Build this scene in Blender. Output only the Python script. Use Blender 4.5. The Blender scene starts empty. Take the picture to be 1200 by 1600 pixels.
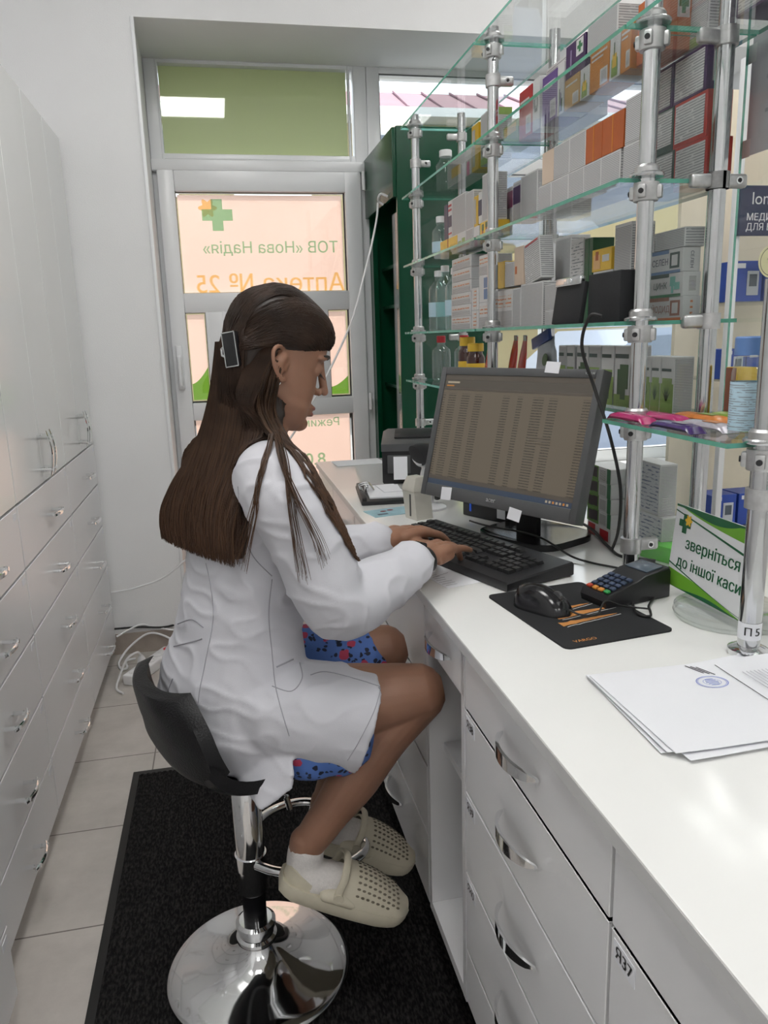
import bpy, bmesh, math, random
from mathutils import Vector as V, Matrix as M, noise
from mathutils.bvhtree import BVHTree
from mathutils.geometry import delaunay_2d_cdt
random.seed(11)
S = bpy.context.scene
COL = S.collection
PI = math.pi
R = math.radians

# ------------------------------------------------------------------ camera
cd = bpy.data.cameras.new('camera')
cam = bpy.data.objects.new('camera', cd)
COL.objects.link(cam)
S.camera = cam
cx, cy, cz = (.9780, -.20647, -.02966), (-.07421, -.21154, -.97455), (.19495, .95531, -.22221)
mw = M(((cx[0], -cy[0], -cz[0], 0), (cx[1], -cy[1], -cz[1], 0), (cx[2], -cy[2], -cz[2], 1.30), (0, 0, 0, 1)))
cam.matrix_world = mw
cd.sensor_fit = 'AUTO'
cd.sensor_width = 36
cd.lens = 1201.85 / 1600 * 36
cd.clip_start = .03

# ------------------------------------------------------------------ light, exposure
S.view_settings.view_transform = 'Standard'
S.view_settings.look = 'None'
S.view_settings.exposure = 0.11
S.view_settings.gamma = 1
S.view_settings.use_curve_mapping = False
PANEL = 13.0           # radiance of the ceiling LED panels
SKY = 2.6
SUN = 6.0
w = bpy.data.worlds.new('sky')
S.world = w
w.use_nodes = True
nt = w.node_tree
bg = nt.nodes['Background']
bg.inputs[0].default_value = (.86, .93, 1, 1)
bg.inputs[1].default_value = SKY
sl = bpy.data.lights.new('sun', 'SUN')
sl.energy = SUN
sl.angle = R(.6)
sl.color = (1, .95, .86)
so = bpy.data.objects.new('sun', sl)
COL.objects.link(so)
so.rotation_euler = V((-1.33, -1, -2.7)).to_track_quat('-Z', 'Y').to_euler()
S.cycles.max_bounces = 10
S.cycles.diffuse_bounces = 4
S.cycles.glossy_bounces = 5
S.cycles.transparent_max_bounces = 40
S.cycles.transmission_bounces = 8
S.cycles.caustics_reflective = False
S.cycles.caustics_refractive = False
S.cycles.sample_clamp_indirect = 4
S.cycles.use_denoising = True

# ------------------------------------------------------------------ materials
def lin(c):
    return tuple((x / 12.92 if x <= .04045 else ((x + .055) / 1.055) ** 2.4) for x in c)
def hexc(h):
    return lin(tuple(int(h[i:i + 2], 16) / 255 for i in (0, 2, 4)))
MATS = {}
def mat(name, col, rough=.5, metal=0, spec=.5, var=0, vscale=20, bump=0, bscale=60, coat=0, emit=None, trans=0, alpha=1, ior=1.5, stretch=None, sss=0):
    if isinstance(col, str):
        col = hexc(col)
    m = bpy.data.materials.new(name)
    m.use_nodes = True
    N, L = m.node_tree.nodes, m.node_tree.links
    b = N['Principled BSDF']
    b.inputs['Base Color'].default_value = (*col, 1)
    b.inputs['Roughness'].default_value = rough
    b.inputs['Metallic'].default_value = metal
    b.inputs['Specular IOR Level'].default_value = spec
    b.inputs['Coat Weight'].default_value = coat
    b.inputs['Transmission Weight'].default_value = trans
    b.inputs['IOR'].default_value = ior
    b.inputs['Alpha'].default_value = alpha
    if sss:
        b.inputs['Subsurface Weight'].default_value = sss
        b.inputs['Subsurface Radius'].default_value = (.012, .005, .003)
        b.inputs['Subsurface Scale'].default_value = .6
    if emit:
        b.inputs['Emission Color'].default_value = (*emit[0], 1)
        b.inputs['Emission Strength'].default_value = emit[1]
    if var or bump:
        tc = N.new('ShaderNodeTexCoord')
        src = tc.outputs['Object']
        if stretch:
            mp = N.new('ShaderNodeMapping')
            mp.inputs['Scale'].default_value = stretch
            L.new(src, mp.inputs[0])
            src = mp.outputs[0]
    if var:
        n = N.new('ShaderNodeTexNoise')
        n.inputs['Scale'].default_value = vscale
        n.inputs['Detail'].default_value = 4
        L.new(src, n.inputs[0])
        r = N.new('ShaderNodeMapRange')
        r.inputs[1].default_value = .3
        r.inputs[2].default_value = .7
        r.inputs[3].default_value = 1 - var
        r.inputs[4].default_value = 1 + var
        L.new(n.outputs[0], r.inputs[0])
        x = N.new('ShaderNodeVectorMath')
        x.operation = 'SCALE'
        x.inputs[0].default_value = col
        L.new(r.outputs[0], x.inputs['Scale'])
        L.new(x.outputs[0], b.inputs['Base Color'])
    if bump:
        n = N.new('ShaderNodeTexNoise')
        n.inputs['Scale'].default_value = bscale
        n.inputs['Detail'].default_value = 3
        L.new(src, n.inputs[0])
        q = N.new('ShaderNodeBump')
        q.inputs['Strength'].default_value = bump
        q.inputs['Distance'].default_value = .004
        L.new(n.outputs[0], q.inputs['Height'])
        L.new(q.outputs[0], b.inputs['Normal'])
    MATS[name] = m
    return m
def glassmat(name, tint=(.97, .985, .98), gloss=.5, base=.04):
    """thin clear pane: straight-through light plus a Fresnel reflection"""
    m = bpy.data.materials.new(name)
    m.use_nodes = True
    N, L = m.node_tree.nodes, m.node_tree.links
    N.remove(N['Principled BSDF'])
    o = N['Material Output']
    t = N.new('ShaderNodeBsdfTransparent')
    t.inputs[0].default_value = (*tint, 1)
    g = N.new('ShaderNodeBsdfGlossy')
    g.inputs['Roughness'].default_value = .02
    f = N.new('ShaderNodeLayerWeight')
    f.inputs[0].default_value = gloss
    mr = N.new('ShaderNodeMapRange')
    mr.inputs[3].default_value = base
    mr.inputs[4].default_value = .85
    pw = N.new('ShaderNodeMath')
    pw.operation = 'POWER'
    pw.inputs[1].default_value = 4
    L.new(f.outputs['Facing'], pw.inputs[0])
    L.new(pw.outputs[0], mr.inputs[0])
    x = N.new('ShaderNodeMixShader')
    L.new(mr.outputs[0], x.inputs[0])
    L.new(t.outputs[0], x.inputs[1])
    L.new(g.outputs[0], x.inputs[2])
    L.new(x.outputs[0], o.inputs[0])
    MATS[name] = m
    return m
def filmmat(name, col, tcol, mixv=.75):
    """translucent window film: daylight from outside glows through"""
    m = bpy.data.materials.new(name)
    m.use_nodes = True
    N, L = m.node_tree.nodes, m.node_tree.links
    N.remove(N['Principled BSDF'])
    d = N.new('ShaderNodeBsdfDiffuse')
    d.inputs[0].default_value = (*col, 1)
    t = N.new('ShaderNodeBsdfTranslucent')
    t.inputs[0].default_value = (*tcol, 1)
    tc = N.new('ShaderNodeTexCoord')
    n = N.new('ShaderNodeTexNoise')
    n.inputs['Scale'].default_value = 6
    L.new(tc.outputs['Object'], n.inputs[0])
    r = N.new('ShaderNodeMapRange')
    r.inputs[3].default_value = mixv - .03
    r.inputs[4].default_value = mixv + .03
    L.new(n.outputs[0], r.inputs[0])
    x = N.new('ShaderNodeMixShader')
    L.new(r.outputs[0], x.inputs[0])
    L.new(d.outputs[0], x.inputs[1])
    L.new(t.outputs[0], x.inputs[2])
    L.new(x.outputs[0], N['Material Output'].inputs[0])
    MATS[name] = m
    return m
def printmat(name, paper, ink, freq=330, ax='Z', gap=.55, dens=.62):
    """small print: broken dark lines on paper (object space)"""
    m = bpy.data.materials.new(name)
    m.use_nodes = True
    N, L = m.node_tree.nodes, m.node_tree.links
    b = N['Principled BSDF']
    b.inputs['Roughness'].default_value = .45
    tc = N.new('ShaderNodeTexCoord')
    sp = N.new('ShaderNodeSeparateXYZ')
    L.new(tc.outputs['Object'], sp.inputs[0])
    s = N.new('ShaderNodeMath')
    s.operation = 'MULTIPLY'
    s.inputs[1].default_value = freq
    L.new(sp.outputs[ax], s.inputs[0])
    fr = N.new('ShaderNodeMath')
    fr.operation = 'FRACT'
    L.new(s.outputs[0], fr.inputs[0])
    lt = N.new('ShaderNodeMath')
    lt.operation = 'LESS_THAN'
    lt.inputs[1].default_value = gap
    L.new(fr.outputs[0], lt.inputs[0])
    mp = N.new('ShaderNodeMapping')
    mp.inputs['Scale'].default_value = (1, 1, 5) if ax == 'Z' else (5, 1, 1)
    L.new(tc.outputs['Object'], mp.inputs[0])
    n = N.new('ShaderNodeTexNoise')
    n.inputs['Scale'].default_value = 60
    n.inputs['Detail'].default_value = 3
    L.new(mp.outputs[0], n.inputs[0])
    g = N.new('ShaderNodeMath')
    g.operation = 'LESS_THAN'
    g.inputs[1].default_value = dens
    L.new(n.outputs[0], g.inputs[0])
    a = N.new('ShaderNodeMath')
    a.operation = 'MULTIPLY'
    L.new(lt.outputs[0], a.inputs[0])
    L.new(g.outputs[0], a.inputs[1])
    x = N.new('ShaderNodeMix')
    x.data_type = 'RGBA'
    x.inputs[6].default_value = (*paper, 1)
    x.inputs[7].default_value = (*ink, 1)
    L.new(a.outputs[0], x.inputs[0])
    L.new(x.outputs[2], b.inputs['Base Color'])
    MATS[name] = m
    return m

mat('wall_paint', (.81, .815, .82), .7, var=.02, vscale=3, bump=.15, bscale=250)
mat('ceiling_paint', (.8, .8, .8), .8, var=.02, vscale=3)
mat('pvc', (.83, .845, .86), .28, var=.012, vscale=6)
mat('seal', (.05, .05, .05), .6, var=.1)
mat('laminate', (.80, .80, .815), .3, var=.012, vscale=4, spec=.45)
mat('laminate_gloss', (.80, .815, .805), .14, var=.012, vscale=4, spec=.6)
mat('edge_band', (.86, .86, .88), .35, var=.02)
mat('counter_white', (.83, .835, .82), .14, var=.012, vscale=5, spec=.5)
mat('counter_edge', (.62, .62, .62), .4, var=.03)
mat('dark_gap', (.10, .10, .10), .7, var=.1)
mat('chrome', (.86, .87, .88), .07, metal=1, var=.03, vscale=8)
mat('pole_chrome', (.60, .61, .62), .12, metal=1, var=.05, vscale=30)
mat('chrome_dull', (.62, .63, .64), .22, metal=1, var=.08, vscale=60)
mat('cast_metal', (.55, .55, .55), .35, metal=.9, var=.12, vscale=80)
mat('black_rubber', (.012, .012, .012), .55, var=.1)
mat('black_plastic', (.014, .014, .016), .42, var=.1, bump=.1, bscale=600)
mat('black_gloss', (.010, .010, .012), .16, var=.1)
mat('grey_plastic', (.085, .087, .09), .38, var=.05, bump=.08, bscale=500)
mat('white_plastic', (.78, .78, .79), .3, var=.02)
mat('beige_plastic', (.58, .56, .50), .4, var=.03)
mat('paper', (.82, .83, .87), .7, var=.02, vscale=8)
mat('green_metal', hexc('06402a'), .25, var=.05, vscale=3, spec=.35)
mat('green_dark', hexc('052a1b'), .4, var=.06, vscale=3)
glassmat('clear_glass')
glassmat('window_glass', tint=(.97, .98, .98), gloss=.5, base=.05)
glassmat('acrylic', tint=(.93, .945, .94), gloss=.5, base=.08)
glassmat('bottle_plastic', tint=(.90, .945, .95), gloss=.45, base=.10)
glassmat('teal_plastic', tint=(.72, .87, .84), gloss=.45, base=.10)
mat('glass_edge', (.10, .42, .30), .2, var=.15, vscale=30, trans=.35, spec=.6)

# ------------------------------------------------------------------ mesh builder
class MB:
    def __init__(s):
        s.v, s.f, s.m, s.mats, s.x = [], [], [], [], M()
    def mi(s, m):
        if isinstance(m, str):
            m = MATS[m]
        if m not in s.mats:
            s.mats.append(m)
        return s.mats.index(m)
    def add(s, vs, fs, m, x=None):
        o = len(s.v)
        X = s.x @ x if x is not None else s.x
        s.v += [X @ V(p) for p in vs]
        k = s.mi(m)
        for f in fs:
            s.f.append(tuple(i + o for i in f))
            s.m.append(k)
        return s
    def box(s, c, d, m, rot=None, bev=0, seg=2, x=None):
        bm = bmesh.new()
        bmesh.ops.create_cube(bm, size=1)
        for v in bm.verts:
            v.co = V((v.co.x * d[0], v.co.y * d[1], v.co.z * d[2]))
        if bev:
            bmesh.ops.bevel(bm, geom=bm.edges[:], offset=bev, segments=seg, affect='EDGES', profile=.5)
        T = M.Translation(V(c))
        if rot is not None:
            T = T @ rot
        if x is not None:
            T = x @ T
        bm.verts.index_update()
        s.add([v.co.copy() for v in bm.verts], [[v.index for v in f.verts] for f in bm.faces], m, T)
        bm.free()
        return s
    def loft(s, rings, m, cap=True, closed=True, x=None, wrap=False):
        n = len(rings[0])
        vs = [p for r in rings for p in r]
        fs = []
        K = len(rings)
        for i in range(K if wrap else K - 1):
            for j in range(n if closed else n - 1):
                a, b = i * n + j, i * n + (j + 1) % n
                i2 = (i + 1) % K
                fs.append((a, b, i2 * n + (j + 1) % n, i2 * n + j))
        if cap and closed and not wrap:
            fs.append(tuple(range(n - 1, -1, -1)))
            fs.append(tuple((K - 1) * n + j for j in range(n)))
        return s.add(vs, fs, m, x)
    def tube(s, pts, r, m, seg=8, cap=True, x=None, closed=False, flat=1, up=None):
        pts = [V(p) for p in pts]
        n = len(pts)
        rs = r if isinstance(r, (list, tuple)) else [r] * n
        rings = []
        u = V(up) if up else None
        for i, p in enumerate(pts):
            if closed:
                t = pts[(i + 1) % n] - pts[i - 1]
            else:
                t = pts[min(i + 1, n - 1)] - pts[max(i - 1, 0)]
            t.normalize()
            if u is None:
                u = t.orthogonal()
            u = (u - t * u.dot(t))
            if u.length < 1e-6:
                u = t.orthogonal()
            u.normalize()
            w_ = t.cross(u)
            rings.append([p + (u * math.cos(2 * PI * k / seg) + w_ * math.sin(2 * PI * k / seg) * flat) * rs[i] for k in range(seg)])
        return s.loft(rings, m, cap, True, x, closed)
    def lathe(s, prof, m, seg=32, x=None, cap=True):
        rings = [[V((max(r, 1e-5) * math.cos(2 * PI * k / seg), max(r, 1e-5) * math.sin(2 * PI * k / seg), z)) for k in range(seg)] for r, z in prof]
        return s.loft(rings, m, cap, True, x)
    def cyl(s, a, b, r, m, seg=16):
        return s.tube([a, b], r, m, seg)
    def prism(s, out, h, m, x=None, z0=0):
        n = len(out)
        vs = [V((p[0], p[1], z0)) for p in out] + [V((p[0], p[1], z0 + h)) for p in out]
        fs = [tuple(range(n - 1, -1, -1)), tuple(range(n, 2 * n))] + [(i, (i + 1) % n, n + (i + 1) % n, n + i) for i in range(n)]
        return s.add(vs, fs, m, x)
    def quad(s, p, m, x=None):
        return s.add(p, [tuple(range(len(p)))], m, x)
    def sph(s, c, r, m, seg=16, x=None):
        r = (r, r, r) if not isinstance(r, (tuple, list)) else r
        K = seg // 2
        rings = []
        for i in range(K + 1):
            t = PI * i / K
            q = max(math.sin(t), 1e-4)
            rings.append([V((c[0] + r[0] * q * math.cos(2 * PI * k / seg), c[1] + r[1] * q * math.sin(2 * PI * k / seg), c[2] - r[2] * math.cos(t))) for k in range(seg)])
        return s.loft(rings, m, True, True, x)
    def mesh(s, name, sharp=35):
        me = bpy.data.meshes.new(name)
        me.from_pydata([tuple(p) for p in s.v], [], s.f)
        for m in s.mats:
            me.materials.append(m)
        me.polygons.foreach_set('material_index', s.m)
        me.polygons.foreach_set('use_smooth', [True] * len(me.polygons))
        me.update()
        bm = bmesh.new()
        bm.from_mesh(me)
        bmesh.ops.recalc_face_normals(bm, faces=bm.faces[:])
        bm.to_mesh(me)
        bm.free()
        me.set_sharp_from_angle(angle=R(sharp))
        return me
    def obj(s, name, parent=None, sharp=35, loc=None, rot=None):
        o = bpy.data.objects.new(name, s.mesh(name, sharp))
        COL.objects.link(o)
        if parent is not None:
            o.parent = parent
        if loc is not None:
            o.location = loc
        if rot is not None:
            o.rotation_euler = rot
        return o
def tag(o, label, cat, group=None, kind=None):
    if label: o['label'] = label
    if cat: o['category'] = cat
    if group: o['group'] = group
    if kind: o['kind'] = kind
    return o
def thing(name, label, cat, loc=(0, 0, 0), rz=0, group=None):
    o = bpy.data.objects.new(name, None)
    o.empty_display_size = .05
    COL.objects.link(o)
    o.location = loc
    o.rotation_euler = (0, 0, rz)
    return tag(o, label, cat, group)
def struct(mb, name, parent=None):
    o = mb.obj(name, parent)
    o['kind'] = 'structure'
    return o
def dup(o, loc=None, rz=None, label=None, parent=None):
    c = o.copy()
    COL.objects.link(c)
    if parent is not None: c.parent = parent
    for ch in list(o.children):
        dup(ch, parent=c)
    if loc is not None: c.location = loc
    if rz is not None: c.rotation_euler = (0, 0, rz)
    if label: c['label'] = label
    return c
_tc = {}
def text(s, size, m, name, parent, x, bold=0, align='CENTER', ext=.0004, wide=1, serif=False):
    """lettering as a thin mesh in the xy plane of matrix x"""
    cu = bpy.data.curves.new(name, 'FONT')
    cu.body = s
    cu.size = 1              # built large, scaled down afterwards
    cu.align_x = align
    cu.align_y = 'CENTER'
    cu.fill_mode = 'NONE'
    cu.resolution_u = 4
    o = bpy.data.objects.new(name, cu)
    COL.objects.link(o)
    dg = bpy.context.evaluated_depsgraph_get()
    dg.update()
    me0 = bpy.data.meshes.new_from_object(o.evaluated_get(dg))
    bpy.data.objects.remove(o)
    bpy.data.curves.remove(cu)
    # outlines of the letters -> filled faces (counters stay open)
    key, vv, mp = {}, [], []
    for v in me0.vertices:
        k = (round(v.co.x, 4), round(v.co.y, 4))
        if k not in key:
            key[k] = len(vv)
            vv.append(V((v.co.x, v.co.y)))
        mp.append(key[k])
    dd = []
    for e in me0.edges:
        i, j = min(e.vertices), max(e.vertices)
        if j - i > 1: i, j = j, i
        if mp[i] != mp[j]: dd.append((mp[i], mp[j]))
    bpy.data.meshes.remove(me0)
    r = delaunay_2d_cdt(vv, dd, [], 1, 1e-6)
    def inside(p):           # winding number
        n = 0
        for i, j in dd:
            a_, b_ = vv[i], vv[j]
            if (a_.y <= p.y) != (b_.y <= p.y):
                t = a_.x + (p.y - a_.y) / (b_.y - a_.y) * (b_.x - a_.x)
                if t > p.x: n += 1 if b_.y > a_.y else -1
        return n != 0
    fc = [list(f) for f in r[2] if inside(sum((r[0][q] for q in f), V((0, 0))) / len(f))]
    me = bpy.data.meshes.new(name)
    me.from_pydata([(p.x, p.y, ext / size) for p in r[0]], [], fc)
    me.materials.append(MATS[m] if isinstance(m, str) else m)
    if bold:                 # heavier strokes: a second copy set slightly aside
        bm = bmesh.new()
        bm.from_mesh(me)
        vs = list(bm.verts)
        g = bmesh.ops.duplicate(bm, geom=bm.verts[:] + bm.edges[:] + bm.faces[:])
        for e in g['geom']:
            if isinstance(e, bmesh.types.BMVert):
                e.co.x += bold * 2.4
                e.co.z += .00004 / size
        for v in vs:
            v.co.x -= bold * .4
        bm.to_mesh(me)
        bm.free()
    T = x @ M.Diagonal((wide * size, size, size, 1))
    me.transform(T)
    if parent is None:
        return me
    q = bpy.data.objects.new(name, me)
    COL.objects.link(q)
    q.parent = parent
    return q
def frame(o, xa, ya):
    """matrix with origin o, local x = xa, local y = ya"""
    xa, ya = V(xa).normalized(), V(ya).normalized()
    za = xa.cross(ya).normalized()
    ya = za.cross(xa)
    return M(((xa.x, ya.x, za.x, o[0]), (xa.y, ya.y, za.y, o[1]), (xa.z, ya.z, za.z, o[2]), (0, 0, 0, 1)))
def cat_rom(P, n=8, closed=False):
    P = [V(p) for p in P]
    out = []
    K = len(P)
    for i in range(K if closed else K - 1):
        if closed:
            a, b, c, d = P[i - 1], P[i], P[(i + 1) % K], P[(i + 2) % K]
        else:
            a, b, c, d = P[max(i - 1, 0)], P[i], P[i + 1], P[min(i + 2, K - 1)]
        for k in range(n):
            t = k / n
            out.append(.5 * ((2 * b) + (c - a) * t + (2 * a - 5 * b + 4 * c - d) * t * t + (3 * b - a - 3 * c + d) * t ** 3))
    if not closed:
        out.append(P[-1])
    return out
def cable(name, pts, r, m, label, cat='cable', n=10, group=None, parent=None):
    mb = MB().tube(cat_rom(pts, n), r, m, 8)
    o = mb.obj(name, parent)
    if parent is None: tag(o, label, cat, group)
    return o
# ------------------------------------------------------------------ room shell
FY = 3.75                    # plane of door and window frames, deep in the reveal
WY = 3.28                    # inner face of the window wall
CZ = 3.2
def floormat():
    m = bpy.data.materials.new('floor_tile')
    m.use_nodes = True
    N, L = m.node_tree.nodes, m.node_tree.links
    b = N['Principled BSDF']
    tc = N.new('ShaderNodeTexCoord')
    mp = N.new('ShaderNodeMapping')
    mp.inputs['Location'].default_value = (.299 - .76, -.10 + .38 * .0, 0)
    L.new(tc.outputs['Object'], mp.inputs[0])
    br = N.new('ShaderNodeTexBrick')
    br.offset = 0
    br.inputs['Color1'].default_value = (.50, .465, .435, 1)
    br.inputs['Color2'].default_value = (.47, .44, .41, 1)
    br.inputs['Mortar'].default_value = (.16, .14, .125, 1)
    br.inputs['Scale'].default_value = 1
    br.inputs['Mortar Size'].default_value = .0022
    br.inputs['Brick Width'].default_value = .76
    br.inputs['Row Height'].default_value = .381
    L.new(mp.outputs[0], br.inputs[0])
    n = N.new('ShaderNodeTexNoise')
    n.inputs['Scale'].default_value = 7
    n.inputs['Detail'].default_value = 7
    n.inputs['Roughness'].default_value = .65
    L.new(tc.outputs['Object'], n.inputs[0])
    r = N.new('ShaderNodeMapRange')
    r.inputs[1].default_value = .3
    r.inputs[2].default_value = .7
    r.inputs[3].default_value = .86
    r.inputs[4].default_value = 1.12
    L.new(n.outputs[0], r.inputs[0])
    x = N.new('ShaderNodeVectorMath')
    x.operation = 'SCALE'
    L.new(br.outputs[0], x.inputs[0])
    L.new(r.outputs[0], x.inputs['Scale'])
    L.new(x.outputs[0], b.inputs['Base Color'])
    b.inputs['Roughness'].default_value = .42
    MATS['floor_tile'] = m
floormat()
struct(MB().box((1.0, .8, -.05), (4.3, 6.3, .1), 'floor_tile'), 'floor')
struct(MB().box((1.0, .8, CZ + .05), (4.3, 6.3, .1), 'ceiling_paint'), 'ceiling')
struct(MB().box((-1.0, .8, CZ / 2), (.1, 6.3, CZ), 'wall_paint'), 'wall_left')
struct(MB().box((3.1, .8, CZ / 2), (.1, 6.3, CZ), 'wall_paint'), 'wall_right')
struct(MB().box((1.0, -2.3, CZ / 2), (4.2, .1, CZ), 'wall_paint'), 'wall_rear')
# window wall with one wide opening (door and shop window share it)
OX0, OX1, OZ1, SILL = -.225, 2.52, 2.475, .62
b = MB()
D = .62
b.box(((-.95 + OX0) / 2, WY + D / 2, CZ / 2), (OX0 + .95, D, CZ), 'wall_paint')
b.box(((3.05 + OX1) / 2, WY + D / 2, CZ / 2), (3.05 - OX1, D, CZ), 'wall_paint')
b.box(((OX0 + OX1) / 2, WY + D / 2, (OZ1 + CZ) / 2), (OX1 - OX0, D, CZ - OZ1), 'wall_paint')
b.box(((1.17 + OX1) / 2, WY + D / 2, SILL / 2), (OX1 - 1.17, D, SILL), 'wall_paint')
b.box(((.735 + 1.17) / 2, FY + .07, SILL / 2), (1.17 - .735, .16, SILL), 'wall_paint')
struct(b, 'wall_window')
struct(MB().box(((-.95 + OX0) / 2 - .02, WY - .006, .045), (OX0 + .91, .012, .09), MATS.get('skirting') or mat('skirting', (.36, .31, .27), .5, var=.1)), 'baseboard_window')

# ---- door_1: white plastic door with four filmed panes, transom above is window_1
mat('film_pink_print_green', hexc('4f9e63'), .6)
mat('film_print_yellow', hexc('e0a53c'), .6)
filmmat('film_pink', (.70, .60, .56), (.97, .80, .72), .72)
filmmat('film_green', (.72, .75, .56), (.56, .60, .37), .55)
def inkmat(name, col):
    m = bpy.data.materials.new(name)
    m.use_nodes = True
    N, L = m.node_tree.nodes, m.node_tree.links
    N.remove(N['Principled BSDF'])
    t = N.new('ShaderNodeBsdfTransparent')
    t.inputs[0].default_value = (*col, 1)
    d = N.new('ShaderNodeBsdfDiffuse')
    d.inputs[0].default_value = (*col, 1)
    x = N.new('ShaderNodeMixShader')
    x.inputs[0].default_value = .12
    L.new(t.outputs[0], x.inputs[1])
    L.new(d.outputs[0], x.inputs[2])
    L.new(x.outputs[0], N['Material Output'].inputs[0])
    MATS[name] = m
inkmat('print_green', (.60, .85, .66))
inkmat('print_yellow', (1, .86, .52))
inkmat('print_leaf', (.45, .74, .26))
def rect_frame(mb, x0, x1, z0, z1, wl, wr, wb, wt, y, d, m='pvc', bev=.006):
    mb.box(((x0 + wl / 2 + x0) / 2 + wl / 4, y, (z0 + z1) / 2), (wl, d, z1 - z0), m, bev=bev)
    mb.box((x1 - wr / 2, y, (z0 + z1) / 2), (wr, d, z1 - z0), m, bev=bev)
    mb.box(((x0 + wl + x1 - wr) / 2, y, z0 + wb / 2), (x1 - x0 - wl - wr + .004, d * .98, wb), m, bev=bev)
    mb.box(((x0 + wl + x1 - wr) / 2, y, z1 - wt / 2), (x1 - x0 - wl - wr + .004, d * .98, wt), m, bev=bev)
def pane(parent, name, x0, x1, z0, z1, film, y=FY):
    s = MB()
    rect_frame(s, x0 - .006, x1 + .006, z0 - .006, z1 + .006, .008, .008, .008, .008, y - .026, .012, 'seal', 0)
    s.obj('glazing_seal', parent)
    g = MB().box(((x0 + x1) / 2, y - .012, (z0 + z1) / 2), (x1 - x0, .004, z1 - z0), 'window_glass').obj('pane', parent)
    if film:
        b = MB().box(((x0 + x1) / 2, y + .004, (z0 + z1) / 2), (x1 - x0 - .012, .0006, z1 - z0 - .012), film)
        g = b.obj(name, parent)
    return g
# fixed outer frame with the transom light
w1 = thing('window_1', 'green filmed transom light in a white frame above the door', 'window', (0, 0, 0))
w1['kind'] = 'structure'
b = MB()
rect_frame(b, OX0, .735, 2.055, OZ1 + .02, .055, .06, .05, .035, FY, .075)
b.box(((OX0 + .735) / 2, FY - .02, 2.052), (.735 - OX0, .1, .045), 'pvc', bev=.005)
b.box((OX0 + .03, FY, 1.03), (.06, .075, 2.06), 'pvc', bev=.005)
b.box((.735 - .03, FY, 1.03), (.06, .075, 2.06), 'pvc', bev=.005)
b.obj('frame', w1)
b = MB()
rect_frame(b, -.178, .66, 2.078, 2.478, .012, .012, .012, .012, FY - .03, .02)
b.obj('glazing_bead', w1)
pane(w1, 'green_film', -.172, .655, 2.088, 2.472, 'film_green')
d1 = thing('door_1', 'white plastic door with pale pink filmed panes and mirrored lettering', 'door', (0, 0, 0))
d1['kind'] = 'structure'
dx0, dx1 = -.205, .69
b = MB()
yy = FY - .03
# stiles, rails, mullions of the leaf
b.box((dx0 + .035, yy, 1.03), (.07, .075, 2.02), 'pvc', bev=.005)
b.box((dx1 - .037, yy, 1.03), (.075, .075, 2.02), 'pvc', bev=.005)
for z0, z1 in ((1.945, 2.035), (1.43, 1.515), (.945, 1.025), (.02, .14)):
    b.box(((dx0 + dx1) / 2, yy, (z0 + z1) / 2), (dx1 - dx0 - .14, .073, z1 - z0), 'pvc', bev=.005)
b.box((.06, yy, 1.228), (.21, .07, .42), 'pvc', bev=.004)      # wide panel between the two narrow lights
b.box((-.04, yy - .004, 1.228), (.012, .07, .41), 'pvc', bev=.003)
b.box((.035, yy - .004, 1.228), (.012, .07, .41), 'pvc', bev=.003)
b.box((.33, yy, 1.228), (.37, .07, .42), 'pvc', bev=.004)
b.obj('leaf', d1)
# dark slit between the two halves of the middle panel
pk = pane(d1, 'upper_film', -.135, .612, 1.515, 1.945, 'film_pink', FY - .01)
pl = pane(d1, 'narrow_film', -.135, -.047, 1.03, 1.43, 'film_pink', FY - .01)
pr = pane(d1, 'narrow_film', .518, .612, 1.03, 1.43, 'film_pink', FY - .01)
pb = pane(d1, 'lower_film', -.135, .612, .14, .945, 'film_pink', FY - .01)
fy = FY - .01 + .0025
def mirrored(x, z):
    """text plane whose reading side faces the street: seen mirrored from the room"""
    return frame((x, fy, z), (-1, 0, 0), (0, 0, 1))
text('ТОВ «Нова Надія»', .071, 'print_green', 'lettering', pk, mirrored(.275, 1.712), .012)
text('Аптека № 25', .114, 'print_yellow', 'lettering', pk, mirrored(.265, 1.553), .012)
def cross_logo(mb, X, w, mg, my):
    t = w * .36
    for cx_, cy_, a, c in ((0, 0, t, w), (-(w + t) / 4, 0, (w - t) / 2, t), ((w + t) / 4, 0, (w - t) / 2, t)):
        mb.box((cx_, cy_, 0), (a, c, .0006), mg, x=X)
    mb.prism([(w * .30 + w * (.25 + .06 * math.cos(6 * a)) * math.cos(a), w * .22 + w * (.25 + .06 * math.cos(6 * a)) * math.sin(a)) for a in [2 * PI * q / 72 for q in range(72)]], .0005, my, x=X, z0=.0005)
    return mb
X = frame((.040, fy, 1.855), (-1, 0, 0), (0, 0, 1))
cross_logo(MB(), X, .135, 'print_green', 'print_yellow').obj('logo', pk)
text('Режим роботи', .056, 'print_green', 'lettering', pb, mirrored(.36, .90), .015)
text('8.00-20.00', .085, 'print_green', 'lettering', pb, mirrored(.30, .72), .015)
text('без вихідних $', .10, 'print_green', 'lettering', pb, mirrored(.28, .60), .015)
def wave(parent, x0, x1, z0, h0, h1, m):
    n = 10
    up = [(x0 + (x1 - x0) * i / n, z0 + h0 + (h1 - h0) * (i / n) ** 1.6) for i in range(n + 1)]
    MB().prism([(x0, z0), (x1, z0)] + up[::-1], .0006, m, x=frame((0, fy, 0), (1, 0, 0), (0, 0, 1))).obj('green_wave', parent)
wave(pl, -.129, -.053, 1.036, .075, .15, 'print_leaf')
wave(pr, .524, .606, 1.036, .035, .085, 'print_leaf')
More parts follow.
